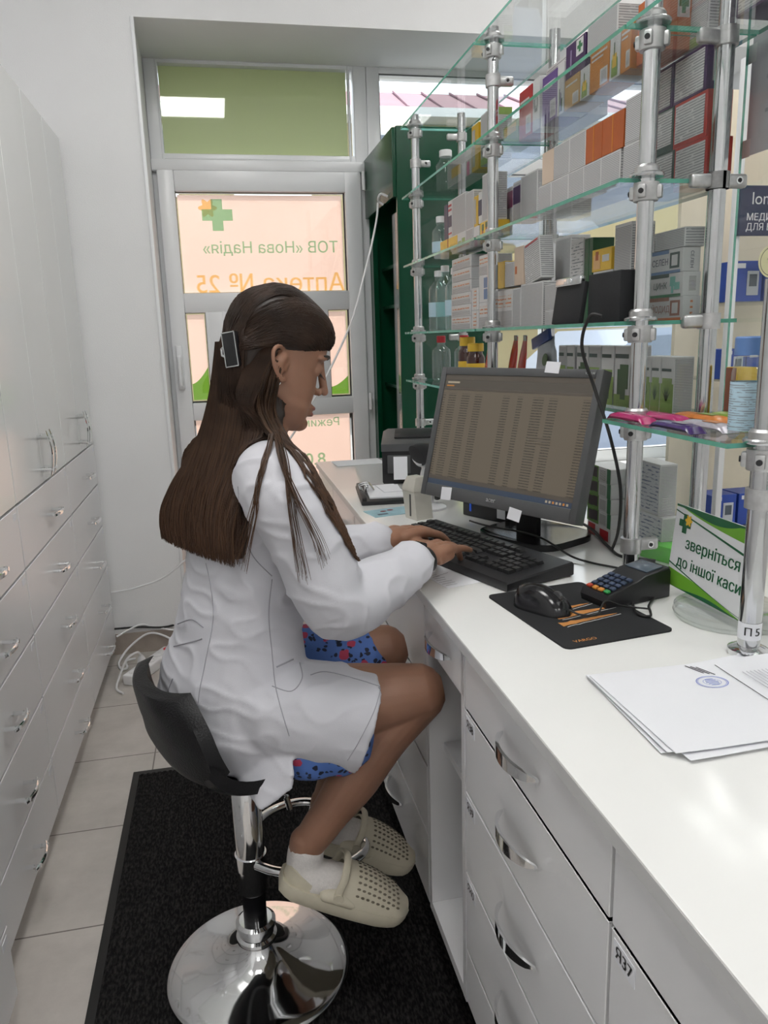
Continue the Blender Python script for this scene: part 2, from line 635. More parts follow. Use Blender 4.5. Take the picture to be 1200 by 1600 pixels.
# door furniture
b = MB()
b.box((-.175, FY - .075, 1.19), (.028, .012, .20), 'pvc', bev=.004)
b.box((-.175, FY - .10, 1.235), (.018, .05, .018), 'pvc', bev=.004)
b.tube([(-.175, FY - .122, 1.235), (-.175, FY - .125, 1.16), (-.175, FY - .122, 1.11)], .0095, 'pvc', 10)
b.obj('handle', d1)
for z in (1.99, 1.0, .25):
    MB().cyl((.70, FY - .085, z - .04), (.70, FY - .085, z + .04), .0085, 'pvc', 12).obj('hinge', d1)
# ---- window_2: shop window right of the door
w2 = thing('window_2', 'wide clear shop window in a white frame behind the glass shelves', 'window')
w2['kind'] = 'structure'
b = MB()
rect_frame(b, .735, OX1, SILL, OZ1 + .02, .06, .06, .06, .045, FY, .075)
b.box((1.63, FY, (SILL + OZ1) / 2), (.06, .07, OZ1 - SILL), 'pvc', bev=.005)
b.box(((.735 + OX1) / 2, FY, 2.07), (OX1 - .735 - .1, .072, .07), 'pvc', bev=.005)
b.obj('frame', w2)
for x0, x1, z0, z1 in ((.795, 1.60, SILL + .06, 2.035), (1.66, 2.46, SILL + .06, 2.035), (.795, 1.60, 2.105, 2.45), (1.66, 2.46, 2.105, 2.45)):
    pane(w2, None, x0, x1, z0, z1, None)
# narrow painted casing strip at the corner of the door reveal
struct(MB().box((OX0 + .004, WY - .004, (OZ1) / 2), (.014, .012, OZ1), 'pvc', bev=.003), 'trim_1')

# ------------------------------------------------------------------ street outside
mat('asphalt', (.26, .255, .25), .9, var=.1, vscale=4)
mat('stucco_cream', (.34, .28, .15), .9, var=.04, vscale=2)
mat('stucco_white', (.84, .84, .82), .9, var=.03, vscale=2)
mat('roof_rose', (.24, .115, .15), .7, var=.10, vscale=3)
mat('shop_glass', (.14, .17, .21), .2, var=.08)
tag(struct(MB().box((4, 17, -.3), (40, 26, .3), 'asphalt'), 'ground'), None, None)
bl = thing('street_building', 'pale building with a rose-coloured roof seen through the shop window', 'building', (5.5, 14, 0))
b = MB()
b.box((0, 2, 2.4), (16, 4, 4.9), 'stucco_cream')
b.obj('wall', bl)
b = MB()
b.prism([(-8.3, -.5), (8.3, -.5), (8.3, 4.4), (-8.3, 4.4)], .14, 'stucco_white', z0=4.86)
b.obj('eave', bl)
b = MB()
b.loft([[V((-8.2, -.45, 5.0)), V((8.2, -.45, 5.0)), V((8.2, 4.4, 5.0)), V((-8.2, 4.4, 5.0))], [V((-7.6, 1.4, 5.75)), V((7.6, 1.4, 5.75)), V((7.6, 2.6, 5.75)), V((-7.6, 2.6, 5.75))]], 'roof_rose')
for i in range(28):
    x = -8 + i * .59
    b.tube([(x, -.42, 5.02), (x * .93, 1.36, 5.76)], .02, 'roof_rose', 5)
b.obj('roof', bl)
for i in range(7):
    x = -6.6 + i * 2.2
    f = MB().box((x, -.02, 4.2), (1.3, .12, 1.1), 'stucco_white').obj('window', bl)
    MB().box((x, -.06, 4.2), (1.1, .1, .9), 'shop_glass').obj('pane', f)
b = MB()
b.prism([(-1.5, 0), (3.0, 0), (3.0, 1.2), (-1.5, 1.2)], .06, mat('awning_gold', (.42, .30, .10), .8, var=.05), x=M.Translation((0, -1.2, 2.2)))
b.obj('awning', bl)
# parked car
car = thing('car', 'pale blue car parked across the street behind the shelves', 'car', (4.2, 7.4, -.15), R(4))
mat('car_paint', (.22, .26, .34), .25, coat=.5, var=.02)
mat('car_glass', (.10, .13, .18), .1, var=.05)
mat('tyre', (.02, .02, .02), .8, var=.1)
side = [(-2.0, .35), (-2.05, .75), (-1.75, .95), (-1.0, 1.02), (-.45, 1.45), (.75, 1.48), (1.5, 1.0), (2.0, .9), (2.05, .4)]
XM = M.Rotation(PI / 2, 4, 'X')
b = MB().prism(side, 1.6, 'car_paint', x=M.Translation((0, .8, 0)) @ XM)
b.obj('body', car)
b = MB()
for pts in ([(-.85, 1.03), (-.42, 1.38), (.12, 1.40), (.12, 1.02)], [(.2, 1.02), (.2, 1.40), (.72, 1.40), (1.3, 1.03)]):
    b.prism(pts, 1.62, 'car_glass', x=M.Translation((0, .81, 0)) @ XM)
b.obj('side_window', car)
for x in (-1.25, 1.25):
    for y in (-.72, .72):
        MB().tube([(x, y - .1, .3), (x, y + .1, .3)], .3, 'tyre', 20).obj('wheel', car)

# ------------------------------------------------------------------ ceiling LED panels (the lamps of the room and one added fill panel)
mat('led', (1, 1, 1), .5, emit=((1, .985, .96), PANEL))
cl = None
for x, y, lb in ((-.09, .40, 'square white LED ceiling panel over the stool aisle'), (-.09, -1.9, 'square white LED ceiling panel behind the camera over the aisle'),
                 (1.7, .10, 'square white LED ceiling panel over the customer side'), (1.5, -1.9, 'square white LED ceiling panel at the rear of the customer side'),
                 (1.6, 2.2, 'square white LED ceiling panel by the shop window'), (-.09, 1.62, 'added unseen LED panel above the seated person, brightens wall and cabinets')):  # last panel is an added fill, lifting the window wall and cabinets
    if cl is None:
        cl = thing('ceiling_light', lb, 'ceiling light', (x, y, CZ), 0, 'LED ceiling panels')
        b = MB()
        rect_frame(b, -.3, .3, -.3, .3, .012, .012, .012, .012, 0, .02, 'white_plastic', 0)
        o = b.obj('frame', cl)
        o.rotation_euler = (PI / 2, 0, 0)
        o.location = (0, 0, -.01)
        MB().box((0, 0, -.01), (.576, .576, .006), 'led').obj('diffuser', cl)
    else:
        dup(cl, (x, y, CZ), 0, lb)
# ------------------------------------------------------------------ left wall: tall cabinets, doors above, drawers below
LX = -.52
ZS = .917
def bow_handle(L=.105, out=.026):
    """bow handle lying along +x, standing out along +z"""
    b = MB()
    pts = [(-L / 2 + L * i / 12, 0, out + .010 * math.sin(PI * i / 12)) for i in range(13)]
    rr = [.0044 + .0026 * math.sin(PI * i / 12) for i in range(13)]
    b.tube(pts, rr, 'chrome', 8, up=(0, 1, 0), flat=.55)
    for s in (-1, 1):
        b.cyl((s * L * .36, 0, 0), (s * L * .36, 0, out + .009), .0055, 'chrome', 8)
    return b
def crescent_handle(L=.125):
    b = MB()
    rings = []
    for i in range(17):
        t = -1 + 2 * i / 16
        x, z = t * L / 2, .004 + .024 * (1 - t * t) ** .8
        wd = .0022 + .0075 * (1 - t * t) ** .6
        th = .0022
        rings.append([V((x, -wd, z - th)), V((x, -wd, z + th)), V((x, wd, z + th)), V((x, wd, z - th))])
    b.loft(rings, 'chrome')
    return b
HB = bow_handle().mesh('handle')
HC = crescent_handle().mesh('handle')
def put_mesh(me, name, parent, X):
    o = bpy.data.objects.new(name, me)
    COL.objects.link(o)
    o.parent = parent
    o.matrix_local = X
    return o
HL = lambda p, vert=False: frame(p, (0, 0, 1) if vert else (0, -1, 0), (0, -1, 0) if vert else (0, 0, -1))
def tall_cabinet(y0, y1, face, lab, rows, top=2.055, label_tags=True):
    t = thing('tall_cabinet', lab, 'cabinet', (0, 0, 0), 0, 'tall white cabinets on the left wall')
    xb = -.945
    b = MB()
    b.box(((face - .02 + xb) / 2, (y0 + y1) / 2, (top + .03) / 2), (face - .02 - xb, y1 - y0 - .001, top - .03), 'laminate', bev=.001, seg=1)
    b.box(((face - .03 + xb) / 2, (y0 + y1) / 2, .03), (face - .03 - xb, y1 - y0 - .002, .058), 'laminate')
    b.obj('carcass', t)
    ym = (y0 + y1) / 2
    for k, (a, c) in enumerate(((y0, ym), (ym, y1))):
        d = MB().box((face - .009, (a + c) / 2, (ZS + top) / 2), (.018, c - a - .004, top - ZS - .007), 'laminate_gloss', bev=.0012, seg=1).obj('door', t)
        s = 1 if k == 0 else -1
        put_mesh(HB, 'handle', d, HL((face, ym - s * .022, 1.005), True) @ M.Diagonal((1.22, 1, 1, 1)))
    for z1, z0 in zip(rows[:-1], rows[1:]):
        d = MB().box((face - .009, ym, (z0 + z1) / 2), (.018, y1 - y0 - .005, z1 - z0 - .006), 'laminate', bev=.0012, seg=1).obj('drawer', t)
        put_mesh(HB, 'handle', d, HL((face, ym + .01, (z0 + z1) / 2 - .005)))
        MB().box((face + .0004, y1 - .03, z1 - .022), (.0008, .03, .016), 'paper').obj('label_sticker', d)
    return t
rows = [ZS, .75, .578, .404, .225, .062]
tall_cabinet(2.668, 3.262, LX, 'tall white cabinet at the far left end, against the window wall', rows)
tall_cabinet(2.022, 2.666, LX, 'tall white cabinet second from the window wall, pair of bow handles midway', rows)
tall_cabinet(1.395, 2.020, LX, 'tall white cabinet at the left edge of the photo, beside the front of the mat', rows)
tall_cabinet(.75, 1.393, -.478, 'nearest white cabinet at the lower left corner, standing forward of the others', rows)

# ------------------------------------------------------------------ right: drawer units under the long counter
FX = .352
CT = .825
def unit(y0, y1, lab, drawers, niche=False, zk=.12):
    t = thing('drawer_unit', lab, 'cabinet', (0, 0, 0), 0, 'white drawer units under the counter')
    xb = .93
    b = MB()
    if not niche:
        b.box(((FX + .019 + xb) / 2, (y0 + y1) / 2, (zk + .803) / 2), (xb - FX - .019, y1 - y0 - .001, .803 - zk), 'laminate', bev=.001, seg=1)
    else:
        for y in (y0 + .009, y1 - .009):
            b.box(((FX + xb) / 2, y, (zk + .803) / 2), (xb - FX, .017, .803 - zk), 'laminate')
        b.box((xb - .01, (y0 + y1) / 2, (zk + .803) / 2), (.018, y1 - y0 - .036, .803 - zk), 'laminate')
        b.box(((FX + xb) / 2, (y0 + y1) / 2, zk + .012), (xb - FX, y1 - y0 - .036, .022), 'laminate')
        b.box(((FX + xb) / 2, (y0 + y1) / 2, .70), (xb - FX - .03, y1 - y0 - .036, .016), 'laminate')
    b.obj('carcass', t)
    MB().box(((FX + .09 + xb) / 2, (y0 + y1) / 2, zk / 2), (xb - FX - .09, y1 - y0 - .002, zk - .001), 'dark_gap').obj('plinth', t)
    if niche:
        MB().box(((FX + .02 + xb) / 2, (y0 + y1) / 2, .50), (xb - FX - .04, y1 - y0 - .036, .016), 'laminate').obj('shelf', t)
    for d_ in drawers:
        z1, z0, lab2 = d_
        d = MB()
        d.box((FX + .009, (y0 + y1) / 2, (z0 + z1) / 2), (.018, y1 - y0 - .005, z1 - z0 - .005), 'laminate', bev=.001, seg=1)
        d.box((FX + .009, (y0 + y1) / 2, z1 - .0033), (.0186, y1 - y0 - .005, .0016), 'edge_band')
        d = d.obj('drawer', t)
        if lab2 != 'blank':
            put_mesh(HC, 'handle', d, frame((FX, (y0 + y1) / 2, (z0 + z1) / 2 + .004), (0, -1, 0), (0, 0, 1)))
        if lab2 and lab2 != 'blank':
            X = frame((FX - .0005, y1 - .03, z1 - .021), (0, -1, 0), (0, 0, 1))
            s = MB().box((0, 0, 0), (.042, .024, .0006), 'paper', x=X).obj('label_sticker', d)
            text(lab2, .020, 'black_plastic', 'lettering', s, X @ M.Translation((0, 0, .0006)), .012)
    return t
N = [(.800, .703, None), (.703, .553, 'Я38'), (.553, .397, 'Я39'), (.397, .239, 'Я40'), (.239, .125, None)]
unit(1.113, 1.362, 'white unit with one small drawer over an open niche, beside the knees', [(.800, .715, None)], niche=True)
unit(.622, 1.111, 'large white drawer unit right of the open niche, four crescent handles', N)
unit(.02, .620, 'white unit at the bottom right corner with a marked lower drawer', [(.800, .703, 'blank'), (.703, .40, 'Я37'), (.40, .125, None)])
unit(1.364, 1.955, 'white drawer unit just beyond the knees, left of the open niche', [(.800, .62, None), (.62, .447, None), (.447, .29, None), (.29, .122, None)])
unit(1.957, 2.155, 'narrow white drawer unit behind the forearms', [(.800, .62, None), (.62, .447, None), (.447, .29, None), (.29, .122, None)])
unit(2.157, 2.60, 'white drawer unit second from the door end of the counter', [(.800, .62, None), (.62, .447, None), (.447, .29, None), (.29, .122, None)])
unit(2.602, 2.99, 'narrow white unit at the door end of the counter', [(.800, .447, None), (.447, .122, None)])
b = MB()
b.box((.704, 1.51, CT - .0105), (.72, 2.98, .021), 'counter_white', bev=.0015)
b.box((.3442, 1.51, CT - .0112), (.0012, 2.976, .018), 'counter_edge')
tag(b.obj('countertop'), 'long glossy white countertop running from the corner to the door', 'countertop')

# ------------------------------------------------------------------ black ribbed mat
def matmat():
    m = bpy.data.materials.new('mat_pile')
    m.use_nodes = True
    N_, L = m.node_tree.nodes, m.node_tree.links
    b = N_['Principled BSDF']
    b.inputs['Roughness'].default_value = .95
    b.inputs['Specular IOR Level'].default_value = .1
    tc = N_.new('ShaderNodeTexCoord')
    mp = N_.new('ShaderNodeMapping')
    mp.inputs['Scale'].default_value = (1.6, .6, 1)
    L.new(tc.outputs['Object'], mp.inputs[0])
    n = N_.new('ShaderNodeTexNoise')
    n.inputs['Scale'].default_value = 130
    n.inputs['Detail'].default_value = 5
    L.new(mp.outputs[0], n.inputs[0])
    r = N_.new('ShaderNodeValToRGB')
    r.color_ramp.elements[0].position = .42
    r.color_ramp.elements[0].color = (.006, .006, .0065, 1)
    r.color_ramp.elements[1].position = .74
    r.color_ramp.elements[1].color = (.036, .034, .033, 1)
    L.new(n.outputs[0], r.inputs[0])
    L.new(r.outputs[0], b.inputs['Base Color'])
    q = N_.new('ShaderNodeBump')
    q.inputs['Strength'].default_value = .8
    q.inputs['Distance'].default_value = .004
    L.new(n.outputs[0], q.inputs['Height'])
    L.new(q.outputs[0], b.inputs['Normal'])
    MATS['mat_pile'] = m
matmat()
t = thing('floor_mat', 'black ribbed entrance mat under the bar stool', 'mat', (.045, 1.46, 0))
b = MB()
b.box((0, 0, .0035), (.80, 1.62, .007), 'black_rubber', bev=.002)
b.obj('border', t)
b = MB()
nr = 46
for i in range(nr):
    x = -.378 + .756 * (i + .5) / nr
    b.tube([(x, -.785, .0075), (x, .785, .0075)], .0066, 'mat_pile', 6, flat=.5, up=(1, 0, 0))
b.box((0, 0, .005), (.76, 1.57, .006), 'mat_pile')
b.obj('ribbed_pile', t)

# ------------------------------------------------------------------ bar stool
TH = R(22)
FW = V((math.cos(TH), math.sin(TH), 0))
RT = V((math.sin(TH), -math.cos(TH), 0))
SX, SY = -.012, 1.405
st = thing('bar_stool', 'chrome bar stool with a black bucket seat on the mat', 'stool', (SX, SY, .0105))
prof = [(.0, .0), (.186, .0), (.190, .003), (.189, .007), (.180, .0105), (.155, .016), (.125, .023), (.095, .032), (.070, .043), (.052, .056), (.040, .070), (.035, .080), (.0, .080)]
MB().lathe(prof, 'chrome', 96).obj('base', st, 60)
b = MB()
b.lathe([(0, .070), (.038, .070), (.042, .076), (.042, .084), (.036, .088), (.036, .102), (.041, .106), (.041, .115), (.034, .120), (0, .120)], 'chrome', 40)
b.obj('collar', st, 25)
MB().lathe([(0, .08), (.024, .08), (.024, .22), (0, .22)], 'black_gloss', 32).obj('gas_lift', st)
MB().lathe([(0, .19), (.0285, .19), (.029, .195), (.029, .465), (.022, .475), (0, .475)], 'chrome', 40).obj('column', st)
b = MB()
b.lathe([(0, .245), (.032, .245), (.032, .275), (0, .275)], 'chrome', 32)
loop = [RT * .03 * s + FW * .0 + V((0, 0, .26)) for s in (1,)]
pts = [RT * .028 + V((0, 0, .262)), RT * .075 + FW * .03 + V((0, 0, .262)), RT * .125 + FW * .10 + V((0, 0, .26)), RT * .115 + FW * .20 + V((0, 0, .258)),
       RT * .03 + FW * .235 + V((0, 0, .257)), -RT * .06 + FW * .225 + V((0, 0, .257)), -RT * .12 + FW * .17 + V((0, 0, .258)), -RT * .115 + FW * .08 + V((0, 0, .26)), -RT * .03 + V((0, 0, .262))]
b.tube(cat_rom(pts, 8), .0095, 'chrome', 12)
b.obj('footrest', st)
b = MB()
b.tube([V((0, 0, .462)), FW * .05 + RT * .02 + V((0, 0, .452)), FW * .075 + RT * .03 + V((0, 0, .375))], .0045, 'chrome', 8)
b.cyl(FW * .073 + RT * .03 + V((0, 0, .39)), FW * .079 + RT * .031 + V((0, 0, .36)), .006, 'chrome', 8)
b.obj('lever', st)
# seat shell: profile runs from front lip, flat seat, up the back
prof0 = [(.195, .500, .150), (.185, .516, .172), (.14, .526, .184), (.05, .512, .190), (-.03, .506, .192), (-.085, .520, .192), (-.122, .553, .190), (-.144, .600, .182), (-.154, .645, .166), (-.160, .675, .140), (-.161, .694, .100)]
prof = [tuple(p) for p in cat_rom(prof0, 4)]
def shell(off):
    rings = []
    for i, (f, z, hw) in enumerate(prof):
        p, q = prof[max(i - 1, 0)], prof[min(i + 1, len(prof) - 1)]
        tn = V((q[0] - p[0], q[1] - p[1])).normalized()
        nn = V((tn.y, -tn.x))
        if nn.y > 0 or (abs(nn.y) < .2 and nn.x > 0): pass
        ring = []
        for k in range(25):
            s = -1 + k / 12
            lift = .045 * abs(s) ** 2.6
            ring.append(FW * (f + (lift * .8 if z > .565 else 0) + off * (1 if z > .565 else .3) * -1) + RT * (s * hw) + V((0, 0, z + (lift if z < .565 else lift * .2) - off * (1 if z < .60 else .25))))
        rings.append(ring)
    return rings
A, B = shell(0), shell(.024)
b = MB()
rings = [a + c[::-1] for a, c in zip(A, B)]
b.loft(rings, 'black_seat' if 'black_seat' in MATS else mat('black_seat', (.006, .006, .007), .42, spec=.3, var=.1, bump=.25, bscale=300), True, True)
b.obj('seat', st, 50)
MB().lathe([(0, .455), (.06, .455), (.08, .48), (.08, .488), (0, .488)], 'black_plastic', 24).obj('seat_plate', st)
# ------------------------------------------------------------------ green metal cabinet by the window
t = thing('green_cabinet', 'dark green metal cabinet with open shelves by the door', 'cabinet')
gx0, gx1, gy0, gy1, gz = .725, 1.14, 3.11, 3.70, 2.085
b = MB()
b.box(((gx0 + gx1) / 2, gy0 + .01, gz / 2), (gx1 - gx0, .02, gz), 'green_metal', bev=.002, seg=1)
b.box(((gx0 + gx1) / 2, gy1 - .01, gz / 2), (gx1 - gx0, .02, gz), 'green_metal', bev=.002, seg=1)
b.box(((gx0 + gx1) / 2, (gy0 + gy1) / 2, gz - .01), (gx1 - gx0 - .004, gy1 - gy0 - .04, .02), 'green_metal')
b.box(((gx0 + gx1) / 2, (gy0 + gy1) / 2, .05), (gx1 - gx0 - .004, gy1 - gy0 - .04, .1), 'green_metal')
b.box((gx1 - .006, (gy0 + gy1) / 2, gz / 2), (.012, gy1 - gy0 - .04, gz - .02), 'green_dark')
b.box((gx0 + .012, gy1 - .045, .92), (.022, .05, 1.64), 'green_metal')
b.obj('carcass', t)
MB().box((gx0 - .008, (gy0 + gy1) / 2, 1.955), (.016, gy1 - gy0 - .006, .25), 'green_metal', bev=.002).obj('upper_door', t)
for z in (.55, 1.078, 1.43, 1.60):
    MB().box(((gx0 + gx1) / 2 + .02, (gy0 + gy1) / 2, z), (gx1 - gx0 - .06, gy1 - gy0 - .044, .014), 'green_metal').obj('shelf', t)
b = MB()
b.tube(cat_rom([(gx0 - .018, 3.20, 1.845), (gx0 - .045, 3.205, 1.855), (gx0 - .05, 3.23, 1.835), (gx0 - .03, 3.235, 1.82)], 6), .005, 'white_plastic', 8)
b.obj('hook', t)
# glass leaf of the open shelves
g = MB().box((gx0 + .008, gy0 + .075, .98), (.005, .10, 1.60), 'clear_glass').obj('glass_strip', t)

# ------------------------------------------------------------------ chrome poles and glass shelves
SH = {0: 1.135, 1: 1.31, 2: 1.548, 3: 1.783, 4: 2.017}
def pole(x, y, z1, label, levels, r=.0145, z0=CT, braces=()):
    t = thing('shelf_pole', label, 'pole', (x, y, z0), 0, 'chrome poles of the glass shelving')
    MB().lathe([(0, 0), (r, 0), (r, z1 - z0), (0, z1 - z0)], 'pole_chrome', 24).obj('tube', t)
    if z0 <= CT + .001:
        MB().lathe([(0, 0), (r + .014, 0), (r + .013, .007), (r + .002, .012), (0, .012)], 'chrome', 24).obj('foot', t)
    for z in levels:
        b = MB()
        h = z - z0
        b.lathe([(0, .004), (.028, .004), (.029, .006), (.029, .009), (.027, .011), (0, .011)], 'chrome_dull', 28, x=M.Translation((0, 0, h)))
        b.lathe([(0, -.034), (r + .006, -.034), (r + .007, -.030), (r + .007, -.0045), (0, -.0045)], 'cast_metal', 20, x=M.Translation((0, 0, h)))
        b.lathe([(0, .011), (r + .006, .011), (r + .006, .020), (r + .003, .024), (0, .024)], 'cast_metal', 20, x=M.Translation((0, 0, h)))
        for a in (-.75, .75):
            c = V((-math.cos(a) * (r + .006), -math.sin(a) * (r + .006) , h - .020))
            b.box((c.x, c.y, c.z), (.014, .014, .022), 'cast_metal', bev=.003, rot=M.Rotation(a, 4, 'Z'))
            d_ = V((-math.cos(a), -math.sin(a), 0))
            b.cyl(c + d_ * .006, c + d_ * .0095, .0045, 'black_plastic', 10)
            a2 = PI - a
            c = V((-math.cos(a2) * (r + .006), -math.sin(a2) * (r + .006), h - .020))
            b.box((c.x, c.y, c.z), (.014, .014, .022), 'cast_metal', bev=.003, rot=M.Rotation(a2, 4, 'Z'))
        b.obj('shelf_clamp', t)
    for z, ang in braces:
        b = MB()
        X = M.Translation((0, 0, z - z0)) @ M.Rotation(ang, 4, 'Z')
        b.tube([(0, 0, -.014), (0, 0, .014)], r + .005, 'cast_metal', 20, x=X)
        b.box((.030, 0, 0), (.05, .016, .024), 'cast_metal', bev=.006, seg=3, x=X)
        b.cyl((X @ V((.036, -.007, 0))), (X @ V((.036, -.0105, 0))), .0065, 'chrome', 12)
        b.cyl((X @ V((.036, -.010, 0))), (X @ V((.036, -.0115, 0))), .004, 'black_plastic', 6)
        b.obj('pane_clamp', t)
    return t
pole(.74, 1.288, 2.25, 'chrome pole directly behind the right edge of the monitor', [1.135, 1.31, 1.548, 1.783, 2.017], braces=((.90, 0),))
pole(.74, 2.060, 2.053, 'chrome pole in the middle of the shelves, marked with a small 2', [1.135, 1.31, 1.548, 1.783, 2.017], braces=((1.93, 0),))
pole(.74, 2.872, 2.06, 'chrome pole nearest the green cabinet', [1.135, 1.31, 1.548, 1.783, 2.017], braces=((.975, 0), (1.90, 0)))
p5 = pole(.739, .940, 1.36, 'short chrome pole at the right edge, marked П5', [1.135], r=.0158, braces=((1.06, 0),))
X = frame((.739, .940, .862), (1, 0, 0), (0, 0, 1))
b = MB()
b.lathe([(.0162, -.013), (.0164, -.013), (.0164, .013), (.0162, .013)], 'paper', 24, x=M.Translation((0, 0, .037)), cap=False)
sk = b.obj('sticker', p5)
for i, chh in enumerate('П5'):
    a = -PI / 2 - .78 + i * .80
    cpt = V((.01665 * math.cos(a), .01665 * math.sin(a), .037))
    text(chh, .017, 'black_plastic', 'lettering', sk, frame(cpt, (-math.sin(a), math.cos(a), 0), (0, 0, 1)), .012, ext=.0002)
pole(.877, 1.288, 2.20, 'rear chrome pole beside the taped paper notice', [], z0=CT, braces=((1.31, PI), (1.548, PI), (1.548, 0), (1.775, PI)))
pole(.907, 2.060, 2.055, 'rear chrome pole at the middle of the shelves', [], z0=CT, braces=((1.548, 0),))
pole(.912, 2.872, 2.07, 'rear chrome pole in front of the green cabinet', [], z0=CT, braces=((1.99, PI), (1.29, PI)))
# marking on the middle pole
o = [q for q in bpy.data.objects if q.get('label', '').endswith('small 2')][0]
text('2', .022, 'black_plastic', 'marking', o, frame((-.0045, -.0146, 1.155), (1, -.28, 0), (0, 0, 1)), .01, ext=.0006)
def shelf(x0, x1, y0, y1, z, label, th=.007):
    b = MB()
    v = [(x0, y0, z - th / 2), (x1, y0, z - th / 2), (x1, y1, z - th / 2), (x0, y1, z - th / 2), (x0, y0, z + th / 2), (x1, y0, z + th / 2), (x1, y1, z + th / 2), (x0, y1, z + th / 2)]
    b.add(v, [(3, 2, 1, 0), (4, 5, 6, 7)], 'clear_glass')
    b.add(v, [(0, 1, 5, 4), (1, 2, 6, 5), (2, 3, 7, 6), (3, 0, 4, 7)], 'glass_edge')
    return tag(b.obj('glass_shelf', None, 20), label, 'shelf', 'glass shelves')
LV = ['lowest', 'second', 'third', 'fourth', 'top']
for k, z in SH.items():
    shelf(.69, .935, 2.066, 2.885, z, LV[k] + ' glass shelf of the far bay next to the green cabinet')
    if k:
        shelf(.69, .935, 1.290, 2.054, z, LV[k] + ' glass shelf of the bay above the monitor')
shelf(.80, .935, 1.330, 2.054, SH[0], 'narrow glass shelf behind the monitor carrying tall plant cartons')
shelf(.69, .96, .955, 1.322, SH[0], 'low glass shelf at right carrying snack bars and a bottle')
shelf(.69, .935, .70, 1.284, SH[3], 'high glass shelf at the top right corner')
shelf(.758, .96, .60, .938, 1.06, 'small glass ledge right of the П5 pole')
def panel(c, d, label):
    b = MB().box(c, d, 'clear_glass')
    return tag(b.obj('glass_screen'), label, 'glass screen', 'upright glass screens')
def panel_edged(c, d, ax, label):
    """upright pane: two large clear faces, green polished edges"""
    hx, hy, hz = d[0] / 2, d[1] / 2, d[2] / 2
    vs = [(c[0] + sx * hx, c[1] + sy * hy, c[2] + sz * hz) for sx in (-1, 1) for sy in (-1, 1) for sz in (-1, 1)]
    F = {'x0': (0, 1, 3, 2), 'x1': (4, 6, 7, 5), 'y0': (0, 4, 5, 1), 'y1': (2, 3, 7, 6), 'z0': (0, 2, 6, 4), 'z1': (1, 5, 7, 3)}
    b = MB()
    b.add(vs, [F[k] for k in F if k[0] == ax], 'clear_glass')
    b.add(vs, [F[k] for k in F if k[0] != ax], 'glass_edge')
    return tag(b.obj('glass_screen', None, 20), label, 'glass screen', 'upright glass screens')
for z0, z1, nm in ((.83, 1.130, 'from counter to the snack bar shelf'), (1.14, 1.305, 'beside the aloe cartons'), (1.315, 1.543, 'beside the stacked mineral supplement cartons'), (1.553, 1.778, 'beside the purple and red framed cartons')):
    panel_edged((.812, 1.300, (z0 + z1) / 2), (.112, .005, z1 - z0), 'y', 'upright end glass ' + nm)
for z0, z1, nm in ((1.14, 1.305, 'in front of the green cabinet, lowest tier'), (1.315, 1.543, 'in front of the green cabinet, second tier'), (1.553, 1.778, 'in front of the green cabinet, third tier')):
    panel_edged((.826, 2.878, (z0 + z1) / 2), (.14, .005, z1 - z0), 'y', 'upright end glass ' + nm)
panel_edged((.952, .82, 1.62), (.005, 1.03, 1.0), 'x', 'large upright glass carrying the taped paper notice')

# paper notice taped on the street side of that glass
t = thing('paper_notice', 'grey paper notice taped to the upright glass at the right edge', 'notice', (.9565, 1.222, 1.695))
b = MB()
mat('paper_shade', (.60, .60, .63), .8, var=.03)
b.box((0, 0, 0), (.0006, .21, .197), 'paper_shade')
b.obj('sheet', t)
mat('tape', (.75, .75, .74), .3, var=.03)
b = MB()
for y, z in ((.105, .07), (.105, -.085), (-.105, .07)):
    b.box((-.0004, y, z), (.0004, .022, .03), 'tape')
b.obj('tape', t)
mat('faint_ink', (.42, .42, .46), .8, var=.05)
for i, s in enumerate(('УВАГА', 'графік роботи', 'аптеки')):
    pass
b = MB()
random.seed(3)
for i in range(9):
    L_ = random.uniform(.06, .15)
    b.box((-.0005, -.0 + (.15 - L_) / 2 * random.choice((-1, 1)) * .3, .075 - i * .018), (.0003, L_, .006), 'faint_ink')
b.obj('faded_lines', t)

# ------------------------------------------------------------------ things on the counter
def wires(b):
    pass
# monitor
mc = V((.611, 1.61, 1.07))
yaw, tl = R(-63.27), R(14.85)
mr_ = V((math.cos(yaw), math.sin(yaw), 0))
mn = V((math.sin(yaw), -math.cos(yaw), 0))
mu = V((0, 0, 1)) * math.cos(tl) - mn * math.sin(tl)
MX = frame(mc, mr_, mu)
mon = thing('monitor', 'grey widescreen computer monitor showing a data table', 'monitor', (.70, 1.655, CT))
def setw(o, X):
    """give a child of an unrotated Empty the world matrix X"""
    o.matrix_local = M.Translation(-o.parent.location) @ X
    return o
MW, MH = .465, .312
b = MB()
s, bt = .0165, .030
b.box((-MW / 2 + s / 2, 0, 0), (s, MH, .030), 'grey_plastic', bev=.002)
b.box((MW / 2 - s / 2, 0, 0), (s, MH, .030), 'grey_plastic', bev=.002)
b.box((0, MH / 2 - .009, 0), (MW - 2 * s, .018, .030), 'grey_plastic', bev=.002)
b.box((0, -MH / 2 + bt / 2, 0), (MW - 2 * s, bt, .030), 'grey_plastic', bev=.002)
b.box((0, 0, -.012), (MW - .01, MH - .01, .02), 'black_plastic', bev=.004)
b.box((0, -.01, -.030), (.30, .20, .03), 'black_plastic', bev=.012)
setw(b.obj('bezel', mon), MX)
